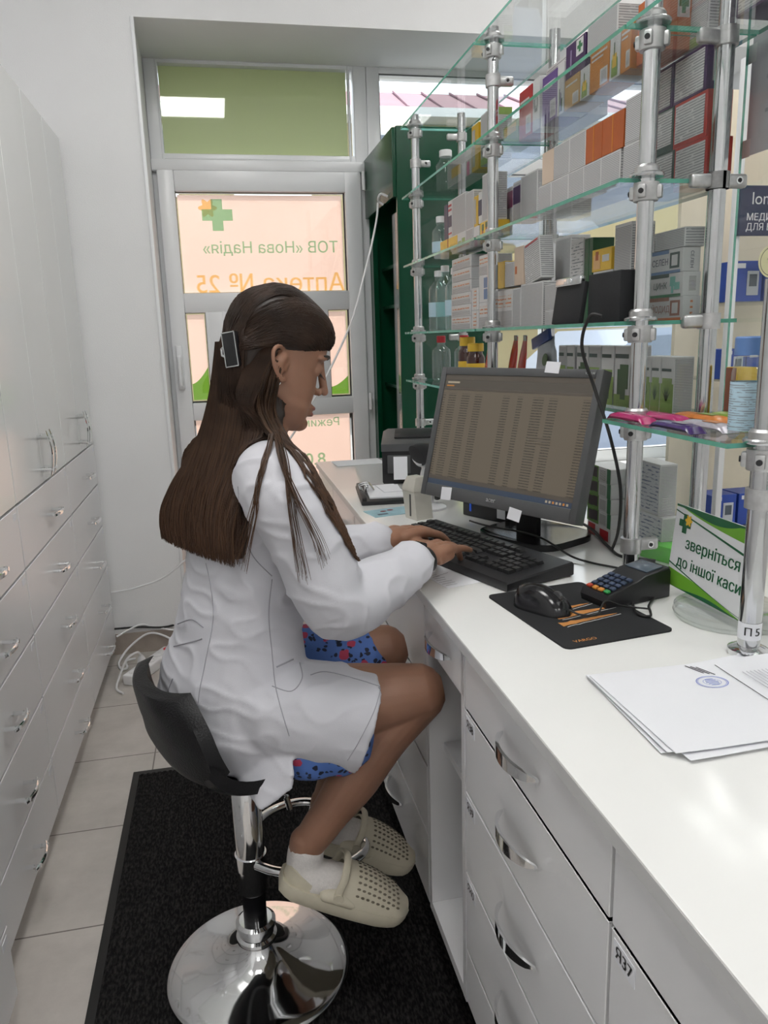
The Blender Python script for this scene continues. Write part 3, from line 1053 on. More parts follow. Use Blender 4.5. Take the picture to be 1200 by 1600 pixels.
def screenmat():
    m = bpy.data.materials.new('screen_table')
    m.use_nodes = True
    N_, L = m.node_tree.nodes, m.node_tree.links
    b_ = N_['Principled BSDF']
    b_.inputs['Roughness'].default_value = .25
    b_.inputs['Base Color'].default_value = (.03, .028, .025, 1)
    tc = N_.new('ShaderNodeTexCoord')
    sp = N_.new('ShaderNodeSeparateXYZ')
    L.new(tc.outputs['Object'], sp.inputs[0])
    def math_(op, a, b2=None, c=None):
        n = N_.new('ShaderNodeMath')
        n.operation = op
        for i, v in enumerate((a, b2, c)):
            if v is None: continue
            if isinstance(v, (int, float)): n.inputs[i].default_value = v
            else: L.new(v, n.inputs[i])
        return n.outputs[0]
    x, y = sp.outputs[0], sp.outputs[1]
    row = math_('LESS_THAN', math_('FRACT', math_('MULTIPLY', y, 172)), .42)
    colp = math_('MULTIPLY', math_('ADD', x, .5), 23.0)
    ci = math_('FLOOR', colp)
    wn = N_.new('ShaderNodeTexWhiteNoise')
    wn.noise_dimensions = '1D'
    L.new(ci, wn.inputs['W'])
    wid = math_('MULTIPLY_ADD', wn.outputs[0], .5, .28)
    inc = math_('LESS_THAN', math_('FRACT', colp), wid)
    keep = math_('GREATER_THAN', math_('FRACT', math_('MULTIPLY', ci, .61)), .25)
    n = N_.new('ShaderNodeTexNoise')
    n.inputs['Scale'].default_value = 900
    L.new(tc.outputs['Object'], n.inputs[0])
    brk = math_('LESS_THAN', n.outputs[0], .56)
    body = math_('LESS_THAN', y, .088)
    low = math_('GREATER_THAN', y, -.118)
    k = math_('MULTIPLY', math_('MULTIPLY', math_('MULTIPLY', row, inc), math_('MULTIPLY', keep, brk)), math_('MULTIPLY', body, low))
    mx = N_.new('ShaderNodeMix')
    mx.data_type = 'RGBA'
    mx.inputs[6].default_value = (*hexc('7d7160'), 1)
    mx.inputs[7].default_value = (*hexc('3d372f'), 1)
    L.new(k, mx.inputs[0])
    head = math_('GREATER_THAN', y, .098)
    m2 = N_.new('ShaderNodeMix')
    m2.data_type = 'RGBA'
    m2.inputs[7].default_value = (*hexc('5f584e'), 1)
    L.new(head, m2.inputs[0])
    L.new(mx.outputs[2], m2.inputs[6])
    L.new(m2.outputs[2], b_.inputs['Emission Color'])
    b_.inputs['Emission Strength'].default_value = .42
    MATS['screen_table'] = m
screenmat()
scx = MX @ M.Translation((0, .006, .0095))
sc = setw(MB().box((0, 0, 0), (MW - 2 * s + .002, MH - .018 - bt + .002, .004), 'screen_table').obj('screen', mon), scx)
mat('screen_bar', hexc('4a443d'), .3, emit=(hexc('4a443d'), .4), var=.05)
mat('screen_task', hexc('2f3947'), .3, emit=(hexc('2f3a4c'), .45), var=.05)
mat('screen_lite', hexc('8d8371'), .3, emit=(hexc('9a8f7c'), .45), var=.05)
mat('screen_orange', hexc('a06a30'), .3, emit=(hexc('a06a30'), .45), var=.05)
b = MB()
sw, sh_ = MW - 2 * s, MH - .018 - bt
b.box((0, sh_ / 2 - .006, .0023), (sw, .011, .0006), 'screen_bar')
b.box((0, sh_ / 2 - .034, .0023), (sw, .006, .0006), 'screen_bar')
b.box((0, -sh_ / 2 + .006, .0023), (sw, .012, .0006), 'screen_task')
b.box((0, -sh_ / 2 + .017, .0023), (sw, .009, .0006), 'screen_bar')
for i, c in enumerate(('screen_lite', 'screen_orange', 'screen_lite', 'screen_lite', 'screen_orange', 'screen_lite', 'screen_lite')):
    b.box((sw / 2 - .012 - i * .009, -sh_ / 2 + .006, .0027), (.005, .005, .0006), c)
b.box((-sw / 2 + .03, sh_ / 2 - .018, .0023), (.04, .004, .0006), 'screen_lite')
b.box((-sw / 2 + .02, sh_ / 2 - .026, .0023), (.025, .003, .0006), 'screen_orange')
for i in range(3):
    b.box((.10, .002 - i * .006, .0023), (.06, .0016, .0005), 'screen_bar')
b.obj('window_bars', sc)
text('acer', .016, 'chrome_dull', 'logo', mon, M.Translation(-mon.location) @ MX @ M.Translation((.0, -MH / 2 + bt / 2 + .002, .0154)), .012)
text('V203W', .008, 'chrome_dull', 'lettering', mon, M.Translation(-mon.location) @ MX @ M.Translation((MW / 2 - .03, MH / 2 - .009, .0154)), .0)
b = MB()
ax = -mn
b.box((0, 0, 0), (.062, .17, .022), 'black_plastic', bev=.006, x=M.Translation(V((0, 0, .085)) - ax * .0 + V((-.02, -.01, 0))) @ frame((0, 0, 0), mr_, (0, 0, 1)))
b.obj('stand', mon)
b = MB()
b.prism([(.10 * math.cos(a) * 1.25 if False else math.copysign(abs(math.cos(a)) ** .5, math.cos(a)) * .115, math.copysign(abs(math.sin(a)) ** .5, math.sin(a)) * .10) for a in [2 * PI * k / 40 for k in range(40)]], .016, 'black_gloss', x=frame((0, 0, .0005), mr_, -mn))
b.obj('foot', mon)
def sticker(x, y, w_, h_, rot, X=MX):
    return setw(MB().box((0, 0, 0), (w_, h_, .0008), 'paper', bev=.0004, seg=1).obj('sticker', mon), X @ M.Translation((x, y, .0158)) @ M.Rotation(rot, 4, 'Z'))
sticker(.105, MH / 2 + .002, .038, .024, R(-3))
sticker(-.142, -MH / 2 + .012, .034, .030, R(4))
sticker(.075, -MH / 2 - .004, .036, .026, R(-6))

# keyboard
kx, ky = V((.338, -.941, 0)).normalized(), None
kb = thing('keyboard', 'black full-size keyboard under the hands of the seated person', 'keyboard', (.496, 1.548, CT), math.atan2(kx.y, kx.x))
KL, KD = .472, .172
b = MB()
b.loft([[V((sx * KL / 2 * q, sy * KD / 2 * q, z + (.010 if sy > 0 and z > .006 else 0))) for sx, sy in ((-1, -1), (1, -1), (1, 1), (-1, 1))] for z, q in ((.001, .985), (.004, 1), (.016, 1), (.019, .985))], 'black_plastic')
b.obj('case', kb)
tiltk = math.atan2(.010, KD)
KX = M.Translation((0, 0, .0245)) @ M.Rotation(tiltk, 4, 'X')
def keys(mb, x0, y0, n, wd=.0166, gap=.0024, ht=.006, last=None):
    x = x0
    for i in range(n):
        w_ = wd if not isinstance(wd, (list, tuple)) else wd[i]
        a, c = w_ / 2, .0078
        mb.loft([[V((x + a + sx * a * q, y0 + sy * c * q, z)) for sx, sy in ((-1, -1), (1, -1), (1, 1), (-1, 1))] for z, q in ((-.002, 1), (.001, 1), (ht, .80))], 'black_gloss' if False else 'key_black', x=KX)
        x += w_ + gap
mat('key_black', (.018, .018, .019), .35, var=.15, vscale=50)
b = MB()
P_ = .019
yt = .058
keys(b, -.225, yt + .0, 1)
for g in range(3):
    keys(b, -.187 + g * .0835, yt, 4)
keys(b, -.225, yt - .027, 13)
keys(b, .022, yt - .027, 1, .035)
keys(b, -.225, yt - .046, 1, .026)
keys(b, -.1966, yt - .046, 12)
keys(b, .0314, yt - .046, 1, .0256)
keys(b, -.225, yt - .065, 1, .031)
keys(b, -.1916, yt - .065, 11)
keys(b, .0174, yt - .065, 1, .0396)
keys(b, -.225, yt - .084, 1, .040)
keys(b, -.1826, yt - .084, 10)
keys(b, .0074, yt - .084, 1, .0496)
keys(b, -.225, yt - .103, 8, [.024, .020, .022, .105, .022, .02, .02, .024])
b.obj('letter_keys', kb)
b = MB()
for r_, n in ((0, 3), (-.027, 3), (-.046, 3)):
    keys(b, .064, yt + r_, n)
keys(b, .083, yt - .084, 1)
keys(b, .064, yt - .103, 3)
b.obj('cursor_keys', kb)
b = MB()
for r_ in (-.027, -.046, -.065, -.084, -.103):
    keys(b, .128, yt + r_, 4)
b.obj('number_keys', kb)

# mouse mat and mouse
def flat_mat(c, a, size, th, m, r=.012):
    pts = []
    for sx, sy, a0 in ((1, 1, 0), (-1, 1, PI / 2), (-1, -1, PI), (1, -1, 3 * PI / 2)):
        for k in range(6):
            q = a0 + k / 5 * PI / 2
            pts.append((sx * (size[0] / 2 - r) + r * math.cos(q), sy * (size[1] / 2 - r) + r * math.sin(q)))
    return MB().prism(pts, th, m)
mx_ = V((.197, .024, 0)).normalized()
mm = thing('mouse_mat', 'black mouse mat with orange claw marks on the counter', 'mouse mat', (.568, 1.166, CT), math.atan2(mx_.y, mx_.x))
mat('cloth_black', (.011, .012, .014), .8, var=.1, vscale=300)
mat('orange_print', hexc('c98a4a'), .7, var=.08)
mat('white_print', (.6, .6, .6), .7, var=.05)
flat_mat(None, 0, (.200, .272), .003, 'cloth_black').obj('cloth', mm)
b = MB()
for k, (y, x0, x1, wd) in enumerate(((.012, -.035, .045, .010), (-.018, -.045, .082, .014), (-.050, -.055, .060, .010))):
    n = 14
    up, dn = [], []
    random.seed(20 + k)
    for i in range(n + 1):
        t_ = i / n
        x = x0 + (x1 - x0) * t_
        h_ = wd * (1 - t_) ** .8 * (.8 + .4 * random.random()) + .0004
        yy_ = y + .012 * t_
        up.append((x, yy_ + h_))
        dn.append((x, yy_ - h_ * .5))
    b.prism(up + dn[::-1], .0004, 'orange_print', z0=.003)
    b.prism([(x + .004, y_ - .004) for x, y_ in dn] + [(x + .004, y_ - .0055) for x, y_ in dn[::-1]], .0004, 'white_print', z0=.0031)
b.obj('claw_print', mm)
text('VARGO', .012, 'orange_print', 'lettering', mm, M.Translation((-.055, -.118, .0033)), .01, ext=.0002)
ms = thing('mouse', 'black computer mouse with cable on the mouse mat', 'mouse', (.522, 1.192, CT + .003), R(-62))
b = MB()
rings = []
for i in range(15):
    t_ = i / 14
    x = -.056 + .112 * t_
    hw = .031 * (max(0, 1 - (2 * t_ - 1) ** 4)) ** .5 * (1 - .12 * t_) + .002
    hh = .037 * (max(0, 1 - (1.9 * t_ - .85) ** 2)) ** .5 * .95 + .008 * (1 - t_) + .003
    rings.append([V((x, hw * math.cos(a), max(0, hh * math.sin(a)) + (0.0008 if math.sin(a) < 0 else 0))) for a in [2 * PI * k / 20 for k in range(20)]])
b.loft(rings, 'black_gloss')
b.obj('shell', ms, 60)
MB().tube([(.030, -.003, .030), (.030, .003, .030)], .009, 'grey_plastic', 14).obj('scroll_wheel', ms)
b = MB()
b.tube(cat_rom([(.055, 0, .012), (.075, .004, .008), (.09, .03, .006), (.085, .06, .02), (.10, .09, .008), (.13, .12, .003)], 6), .0018, 'black_rubber', 6)
b.obj('lead', ms)

# card payment terminal
tx = V((math.cos(R(24)), math.sin(R(24)), 0))
TS = .86
tm = thing('card_terminal', 'black card payment terminal with coloured keys beside the mouse mat', 'card terminal', (.684, 1.207, CT), R(14))
b = MB()
prof = [(-.080, .002), (-.084, .018), (-.078, .030), (.00, .050), (.020, .058), (.085, .066), (.090, .055), (.090, .002)]
def sec(y, q):
    return [V((p[0] * q, y, p[1] * (q if p[1] > .01 else 1))) for p in prof]
b.loft([sec(-.040, .96), sec(-.038, 1), sec(.038, 1), sec(.040, .96)], 'black_plastic')
b.obj('body', tm)
TX = M.Translation((-.078, 0, .030)) @ M.Rotation(-math.atan2(.020, .078), 4, 'Y')
b = MB()
mat('key_blue', hexc('3d4a63'), .4, var=.08)
mat('key_red', hexc('b5432f'), .4, var=.05)
mat('key_orange', hexc('cf8a3c'), .4, var=.05)
mat('key_green', hexc('2f8f4a'), .4, var=.05)
for r_ in range(5):
    for c_ in range(4):
        m_ = 'key_blue'
        if r_ == 0: m_ = ('key_green', 'key_orange', 'key_orange', 'key_red')[c_]
        b.box((.009 + r_ * .0148, -.026 + c_ * .0172, .003), (.010, .013, .005), m_, bev=.0015, x=TX)
b.obj('keypad', tm)
mat('lcd', hexc('55606c'), .15, var=.06)
MB().box((.052, 0, .0635), (.045, .062, .003), 'lcd', bev=.001, rot=M.Rotation(-.12, 4, 'Y')).obj('display', tm)
MB().tube([(.02 + .03, -.03, .052), (.085, -.03, .057)], .004, 'black_gloss', 6).obj('card_slot', tm)

for o_ in tm.children:
    o_.scale = (TS, TS, TS)

# bright green flat box behind the terminal
t = thing('green_box', 'small bright green flat box behind the card terminal', 'box', (.905, 1.40, CT), R(20))
mat('leaf_green', hexc('5fcf3c'), .4, var=.08, vscale=30)
MB().box((0, 0, .017), (.075, .115, .034), 'leaf_green', bev=.002).obj('carton', t)

# acrylic sign stand
t = thing('sign_stand', 'white sign with green waves in a round acrylic base beside the chrome pole', 'sign', (.808, 1.078, CT))
b = MB()
b.lathe([(0, .0), (.088, 0), (.090, .003), (.090, .016), (.085, .019), (0, .019)], 'acrylic', 64)
b.obj('base', t)
b = MB()
b.lathe([(.0905, .006), (.0915, .0075), (.0905, .009)], 'acrylic', 64, cap=False)
b.obj('rim', t)
SXM = frame((-.028, .032, .0205 + .074), (0, -1, 0), V((.10, 0, 1)))
pl_ = MB().box((0, 0, 0), (.205, .148, .003), 'sign_white' if 'sign_white' in MATS else mat('sign_white', (.82, .83, .85), .3, var=.01), x=SXM).obj('plate', t)
mat('sign_dark_green', hexc('1d5f3c'), .4, var=.03)
mat('sign_leaf', hexc('6faa35'), .4, var=.05)
mat('sign_yellow', hexc('e0b53a'), .4, var=.05)
b = MB()
n = 20
def band(f0, f1, m, z):
    up = [(-.1025 + .205 * i / n, f1(i / n)) for i in range(n + 1)]
    dn = [(-.1025 + .205 * i / n, f0(i / n)) for i in range(n + 1)]
    b.prism(dn + up[::-1], .0003, m, z0=z, x=SXM)
T0 = .0738
band(lambda t_: T0 - .004 - .034 * max(0, t_ - .12) ** .8 * (1 - .25 * t_), lambda t_: T0, 'sign_leaf', .0015)
band(lambda t_: T0 - .003 - .022 * math.sin(PI * min(1, t_ * 1.15)) * t_, lambda t_: T0, 'sign_dark_green', .0018)
band(lambda t_: T0 - .012 - .036 * t_, lambda t_: T0 - .010 - .034 * t_, 'sign_dark_green', .0019)
band(lambda t_: -T0, lambda t_: -T0 + .030 * (1 - t_) ** 1.3 + .007 * math.sin(PI * t_) + .001, 'sign_leaf', .0015)
band(lambda t_: -T0, lambda t_: -T0 + .012 * math.sin(PI * t_) ** 2 * t_ + .0005, 'sign_dark_green', .0018)
band(lambda t_: -T0 + .036 * (1 - t_) ** 1.2 + .004, lambda t_: -T0 + .038 * (1 - t_) ** 1.2 + .0045, 'sign_dark_green', .0019)
b.obj('green_waves', pl_)
text('зверніться', .029, 'sign_dark_green', 'lettering', pl_, SXM @ M.Translation((.012, .010, .0017)), .016)
text('до іншої каси', .0275, 'sign_dark_green', 'lettering', pl_, SXM @ M.Translation((.008, -.026, .0017)), .016)
b = MB()
cross_logo(b, SXM @ M.Translation((-.072, .043, .0018)), .034, 'sign_dark_green', 'sign_yellow')
b.obj('logo', pl_)
text('22.09', .012, 'sign_leaf', 'lettering', t, M.Translation((.02, -.055, .0192)), .01)

# pile of printed sheets
printmat('form_print', (.80, .81, .86), (.25, .25, .28), 230, 'Y', .4, .5)
mat('stamp_ink', hexc('8f9cd6'), .7, var=.1)
pa = math.atan2(-.002, 1)
for i in range(5):
    lab = 'printed A4 sheet with a round blue stamp, top of the paper pile' if i == 4 else 'white A4 sheet under the stamped page of the paper pile'
    random.seed(40 + i)
    a = (R(6), R(-3), R(2.5), R(-1.2), R(0))[i]
    o = thing('paper_sheet', lab, 'paper', (.618 + (.010, -.005, .006, -.004, 0)[i], .806 + (.012, .005, -.006, .004, 0)[i], CT + .0008 + i * .0016), a, 'sheets of the paper pile')
    b = MB()
    nx = 12
    rings = []
    for k in range(nx + 1):
        x = -.1485 + .297 * k / nx
        lift = .004 * max(0, (k / nx - .6)) + .003 * max(0, .15 - k / nx) * (i + 1) * .5
        rings.append([V((x, -.105, lift)), V((x, .105, lift)), V((x, .105, lift + .0005)), V((x, -.105, lift + .0005))])
    b.loft(rings, 'paper')
    b.obj('sheet', o)
    if i == 4:
        b = MB()
        X = M.Translation((.0, .0, .0022))
        ring = [(.022 * math.cos(q), .017 * math.sin(q)) for q in [2 * PI * k / 40 for k in range(40)]]
        for r0, r1 in ((.022, .0205), (.0195, .0188), (.0125, .0118)):
            vs = [V((r0 * math.cos(2 * PI * k / 40), r0 * .8 * math.sin(2 * PI * k / 40), .0008)) for k in range(40)] + [V((r1 * math.cos(2 * PI * k / 40), r1 * .8 * math.sin(2 * PI * k / 40), .0008)) for k in range(40)]
            b.add(vs, [(k, (k + 1) % 40, 40 + (k + 1) % 40, 40 + k) for k in range(40)], 'stamp_ink', x=M.Translation((.0, .045, .0004)))
        for k in range(5):
            b.box((.0, .045 + (k - 2) * .004, .0012), (.018 - abs(k - 2) * .003, .0012, .0003), 'stamp_ink')
        b.obj('stamp', o)
        b = MB()
        mat('ink', (.05, .05, .06), .8, var=.1)
        random.seed(9)
        for k in range(3):
            b.box((.0 + .006 * k, .086 - .004 * k, .0012), (.03, .0016, .0003), 'ink', rot=M.Rotation(-1.2, 4, 'Z'))
        for k in range(12):
            x = .055 + k * .006
            L_ = random.uniform(.05, .075)
            b.box((x, .02 + (.075 - L_) / 2, .0034), (.0008, L_, .0003), 'faint_ink')
        b.box((.035, .035, .0020), (.0010, .11, .0003), 'ink')
        b.obj('print', o)

# black receipt printer
t = thing('receipt_printer', 'black boxy printer on the counter near the door end', 'printer', (.635, 2.52, CT), R(-14))
b = MB()
b.loft([[V((sx * .115 * q, sy * .10 * q, z)) for sx, sy in ((-1, -1), (1, -1), (1, 1), (-1, 1))] for z, q in ((.0, .97), (.006, 1), (.105, 1), (.125, .99))], 'black_plastic')
b.obj('body', t)
b = MB()
b.loft([[V((-.117, -.104, .108)), V((.12, -.104, .108)), V((.12, .104, .112)), V((-.117, .104, .112))], [V((-.117, -.106, .132)), V((.12, -.106, .132)), V((.12, .104, .150)), V((-.117, .104, .150))],
        [V((-.100, -.075, .142)), V((.11, -.075, .142)), V((.11, .095, .160)), V((-.100, .095, .160))]], 'grey_plastic')
b.obj('lid', t)
b = MB()
b.box((0, 0, .153), (.15, .12, .005), 'black_plastic', bev=.002, rot=M.Rotation(R(6), 4, 'X'))
b.obj('lid_inset', t)
MB().box((-.06, -.1005, .065), (.075, .006, .06), 'grey_plastic', bev=.002).obj('paper_slot', t)
MB().box((-.055, -.118, .055), (.045, .001, .075), 'paper', rot=M.Rotation(R(-14), 4, 'X')).obj('receipt', t)

# black clipboard tray with notes
t = thing('clipboard', 'black clipboard with white notes lying by the printer', 'clipboard', (.452, 2.262, CT), R(-6))
b = MB()
b.box((0, 0, .006), (.135, .26, .012), 'black_plastic', bev=.003)
b.box((-.058, 0, .015), (.014, .25, .012), 'black_plastic', bev=.003)
b.obj('board', t)
b = MB()
b.box((.012, .0, .014), (.105, .19, .004), 'paper')
b.box((.03, .03, .0175), (.06, .12, .002), 'paper', rot=M.Rotation(R(8), 4, 'Z'))
b.obj('notes', t)
b = MB()
b.tube(cat_rom([(-.05, .03, .014), (-.062, .03, .032), (-.035, .03, .038), (-.02, .03, .02)], 6), .003, 'chrome', 8)
b.tube(cat_rom([(-.05, .0, .014), (-.062, .0, .032), (-.035, .0, .038), (-.02, .0, .02)], 6), .003, 'chrome', 8)
b.box((-.042, .015, .026), (.012, .05, .02), 'chrome', bev=.003)
b.obj('clip', t)
# leaflet
t = thing('leaflet', 'small light blue leaflet with dark red pictures beside the clipboard', 'leaflet', (.432, 2.035, CT), R(12))
mat('leaflet_blue', hexc('9fc4cf'), .3, var=.12, vscale=40)
mat('dark_red', hexc('7c1f2b'), .5, var=.2, vscale=80)
MB().box((0, 0, .001), (.125, .085, .0016), 'leaflet_blue').obj('sheet', t)
b = MB()
for x, y in ((-.015, .012), (.008, .018)):
    b.sph((x, y, .0018), (.010, .008, .0006), 'dark_red', 10)
b.box((-.03, -.02, .0019), (.03, .012, .0003), 'key_blue')
b.obj('picture', t)
# loose sheets
t = thing('note_sheet', 'single white sheet at the door end of the counter', 'paper', (.50, 2.925, CT), R(3))
MB().box((0, 0, .001), (.19, .13, .0012), 'paper').obj('sheet', t)
t = thing('instruction_sheet', 'white printed sheet showing from under the keyboard', 'paper', (.428, 1.475, CT), R(14))
MB().box((0, 0, .0004), (.12, .22, .0006), 'paper').obj('sheet', t)
b = MB()
random.seed(5)
for k in range(12):
    b.box((-.045 + .004 * random.random(), -.095 + k * .012, .0009), (random.uniform(.012, .03), .0014, .0003), 'faint_ink')
b.box((-.03, -.03, .0009), (.045, .0012, .0003), 'faint_ink', rot=M.Rotation(.3, 4, 'Z'))
b.obj('print', t)

# label printer, beige
t = thing('label_dispenser', 'small beige box dispenser with a yellow lit top beside the monitor', 'dispenser', (.490, 1.948, CT), R(20))
b = MB()
b.loft([[V((sx * .032 * q, sy * .052 * q + (z - .05) * .25, z)) for sx, sy in ((-1, -1), (1, -1), (1, 1), (-1, 1))] for z, q in ((0, .97), (.004, 1), (.085, 1.02), (.088, 1.05))], 'beige_plastic')
b.obj('body', t)
b = MB()
b.loft([[V((sx * .033 * q, sy * .054 * q2 + .010, z)) for sx, sy in ((-1, -1), (1, -1), (1, 1), (-1, 1))] for z, q, q2 in ((.089, 1, 1), (.100, 1, 1), (.130, .62, .75), (.133, .55, .7))], 'beige_plastic')
b.obj('lid', t)
mat('amber', hexc('f2c65a'), .3, emit=(hexc('f7c860'), .6), var=.05)
MB().box((-.012, 0, .128), (.016, .022, .006), 'amber', bev=.001).obj('indicator', t)
MB().box((-.0335, -.008, .045), (.0015, .010, .07), 'seal').obj('slot', t)
for o_ in t.children:
    o_.scale = (.80, .52, .84)
# hand-held barcode scanner in stand
t = thing('barcode_scanner', 'white and black hand barcode scanner in its stand behind the keyboard', 'scanner', (.548, 2.045, CT), R(-65))
b = MB()
b.lathe([(0, 0), (.048, 0), (.048, .006), (.038, .012), (.018, .018), (0, .018)], 'white_plastic', 32)
b.obj('stand_base', t)
b = MB()
b.tube(cat_rom([(0, 0, .012), (.0, -.004, .05), (.004, -.012, .09), (.012, -.010, .12), (.0, .012, .142)], 6), [.016] * 7 + [.018] * 10 + [.02] * 8, 'white_plastic', 14, flat=1.35)
b.obj('handle', t)
b = MB()
b.tube(cat_rom([(-.012, .065, .128), (-.002, .035, .142), (.004, -.005, .150), (.010, -.05, .150)], 6), [.021, .024, .027, .028, .029, .029, .029, .028, .028, .028, .027, .027, .026, .025, .024, .023, .022, .021, .017], 'white_plastic', 18, flat=1.35)
b.obj('head', t)
b = MB()
b.tube(cat_rom([(.006, .0, .156), (.010, -.03, .160), (.013, -.055, .156)], 6), [.012] + [.022] * 11 + [.012], 'black_plastic', 14, flat=1.5)
b.obj('top_cover', t)
b = MB()
b.tube(cat_rom([(.022, .012, .03), (.026, .004, .07), (.03, -.004, .10)], 6), .0085, 'black_gloss', 12, flat=1.4)
b.obj('trigger', t)
# dark device under the monitor
t = thing('router_box', 'small dark box with a white sticker behind the keyboard, under the screen', 'device', (.695, 1.885, CT), R(27))
MB().box((0, 0, .028), (.10, .17, .056), 'black_plastic', bev=.004).obj('case', t)
MB().box((-.051, -.055, .028), (.001, .028, .032), 'paper').obj('sticker', t)
MB().box((-.051, .055, .03), (.001, .006, .03), mat('led_blue', hexc('24408a'), .4, emit=(hexc('2a58c8'), .4))).obj('light', t)

# cables on the counter
cable('monitor_cable', [(.697, 1.35, 1.325), (.680, 1.365, 1.325), (.676, 1.385, 1.27), (.7, 1.375, 1.19), (.715, 1.335, 1.10), (.74, 1.335, 1.0), (.775, 1.40, .90), (.80, 1.47, .836)], .0032, 'black_rubber', 'thin black cable hanging down past the right edge of the monitor')
cable('power_cable', [(.76, 1.78, .86), (.83, 1.66, .845), (.815, 1.52, .832), (.80, 1.44, .832), (.82, 1.41, .832), (.85, 1.38, .832)], .0035, 'black_rubber', 'black cable looping behind the monitor foot')
cable('scanner_cable', [(.60, 1.84, .832), (.60, 1.72, .848), (.67, 1.57, .852), (.705, 1.45, .832), (.76, 1.36, .83)], .0024, 'black_rubber', 'black cable running from the scanner towards the card terminal')
cable('terminal_cable', [(.69, 1.19, .829), (.66, 1.12, .8305), (.672, 1.10, .8315), (.685, 1.12, .8315), (.70, 1.15, .8295), (.735, 1.19, .829)], .0022, 'black_rubber', 'short black cable curl at the edge of the mouse mat')

# floor clutter near the window wall
ps = thing('power_strip', 'white power strip with a red switch on the floor by the wall', 'power strip', (-.365, 3.06, 0), R(62))
MB().box((0, 0, .022), (.30, .062, .044), 'white_plastic', bev=.008, seg=3).obj('body', ps)
mat('switch_red', hexc('b0202a'), .3, emit=(hexc('b0202a'), .2))
MB().box((.12, 0, .046), (.022, .016, .008), 'switch_red', bev=.002).obj('switch', ps)
for i in range(4):
    MB().lathe([(0, 0), (.021, 0), (.021, .003), (.016, .003), (.015, -.0), (0, -.0)], 'white_plastic', 20, x=M.Translation((-.11 + i * .055, 0, .043))).obj('socket', ps)
pg = thing('power_plug', 'white plug standing in the floor power strip', 'plug', (-.392, 3.012, .0455))
MB().lathe([(0, 0), (.017, 0), (.018, .01), (.015, .03), (.007, .045), (0, .045)], 'white_plastic', 18).obj('body', pg)
cable('plug_cable', [(-.392, 3.012, .088), (-.40, 2.97, .12), (-.44, 2.96, .10), (-.475, 2.95, .03), (-.48, 2.90, .008), (-.45, 2.85, .008)], .0042, 'white_plastic', 'white cable rising from the plug on the floor strip')
cable('strip_cable', [(-.285, 3.215, .03), (-.30, 3.245, .06), (-.38, 3.25, .09), (-.46, 3.22, .05), (-.50, 3.16, .012), (-.485, 3.09, .008), (-.46, 3.08, .015), (-.47, 3.14, .02), (-.44, 3.18, .01)], .0045, 'white_plastic', 'white tangled cable between power strip and cabinet')
cable('white_wall_cable', [(-.51, 3.22, .10), (-.42, 3.268, .125), (-.36, 3.268, .11), (-.25, 3.268, .085), (-.1, 3.45, .05)], .004, 'white_plastic', 'white cable along the foot of the wall behind the stool')
cable('black_wall_cable', [(-.52, 3.25, .125), (-.42, 3.27, .115), (-.30, 3.27, .105), (-.15, 3.40, .10)], .0045, 'black_rubber', 'black cable along the wall just above the floor')
cable('hanging_cable', [(.672, 3.225, 1.825), (.655, 3.20, 1.74), (.60, 3.17, 1.56), (.50, 3.13, 1.30), (.27, 3.12, .925), (.0, 3.14, .62), (-.25, 3.18, .38), (-.40, 3.20, .315), (-.51, 3.24, .29)], .0042, 'white_plastic', 'long white cable hanging from the green cabinet hook')
# water bottle and black device in the open niche
nb = thing('water_bottle', 'clear plastic water bottle with a blue label in the open niche', 'bottle', (.50, 1.18, .146))
BP = [(0, 0), (.030, 0), (.033, .006), (.033, .075), (.0315, .08), (.0315, .135), (.033, .14), (.030, .17), (.014, .205), (.0125, .225), (0, .225)]
MB().lathe(BP, 'bottle_plastic', 24).obj('bottle', nb)
mat('label_blue', hexc('7f9cc4'), .4, var=.2, vscale=50)
MB().lathe([(.0322, .083), (.0324, .083), (.0324, .132), (.0322, .132)], 'label_blue', 24, cap=False).obj('label_band', nb)
MB().lathe([(0, .224), (.0145, .224), (.0145, .242), (0, .242)], 'white_plastic', 18).obj('cap', nb)
nd = thing('black_roll', 'black round roll on the upper shelf of the open niche', 'roll', (.50, 1.185, .509))
b = MB()
b.tube([(0, -.02, .045), (0, .025, .045)], .045, 'black_plastic', 28)
b.obj('roll', nd)

# ------------------------------------------------------------------ display case on the customer side
dc = thing('display_case', 'tall white display case with a navy header on the customer side', 'display case', (1.64, 2.32, 0))
b = MB()
b.box((.48, .30, 1.05), (.96, .02, 2.1), 'case_back' if 'case_back' in MATS else mat('case_back', hexc('efe4cd'), .6, var=.02))
b.box((.48, .15, .29), (.96, .30, .58), 'laminate')
b.obj('back_panel', dc)
for x in (.012, .948):
    MB().box((x, 0, 1.05), (.022, .025, 2.1), 'pvc', bev=.002).obj('post', dc)
nv = mat('navy', hexc('2e3350'), .5, var=.03)
hd = MB().box((.48, -.02, 1.655), (.95, .012, .15), 'navy').obj('header', dc)
X = frame((.045, -.0265, 1.69), (1, 0, 0), (0, 0, 1))
text('longevita', .052, 'white_plastic', 'lettering', hd, X @ M.Translation((0, .0, 0)), 0, 'LEFT')
text('МЕДИЧНА ТЕХНІКА', .030, 'white_plastic', 'lettering', hd, X @ M.Translation((-.015, -.055, 0)), .006, 'LEFT')
text('ДЛЯ ВСІЄЇ РОДИНИ', .030, 'white_plastic', 'lettering', hd, X @ M.Translation((-.015, -.085, 0)), .006, 'LEFT')
for z in (.60, .94, 1.12, 1.375):
    MB().box((.48, .15, z), (.92, .28, .006), 'clear_glass').obj('shelf', dc)
b = MB()
mat('sticker_cream', hexc('e2dcae'), .5, var=.05)
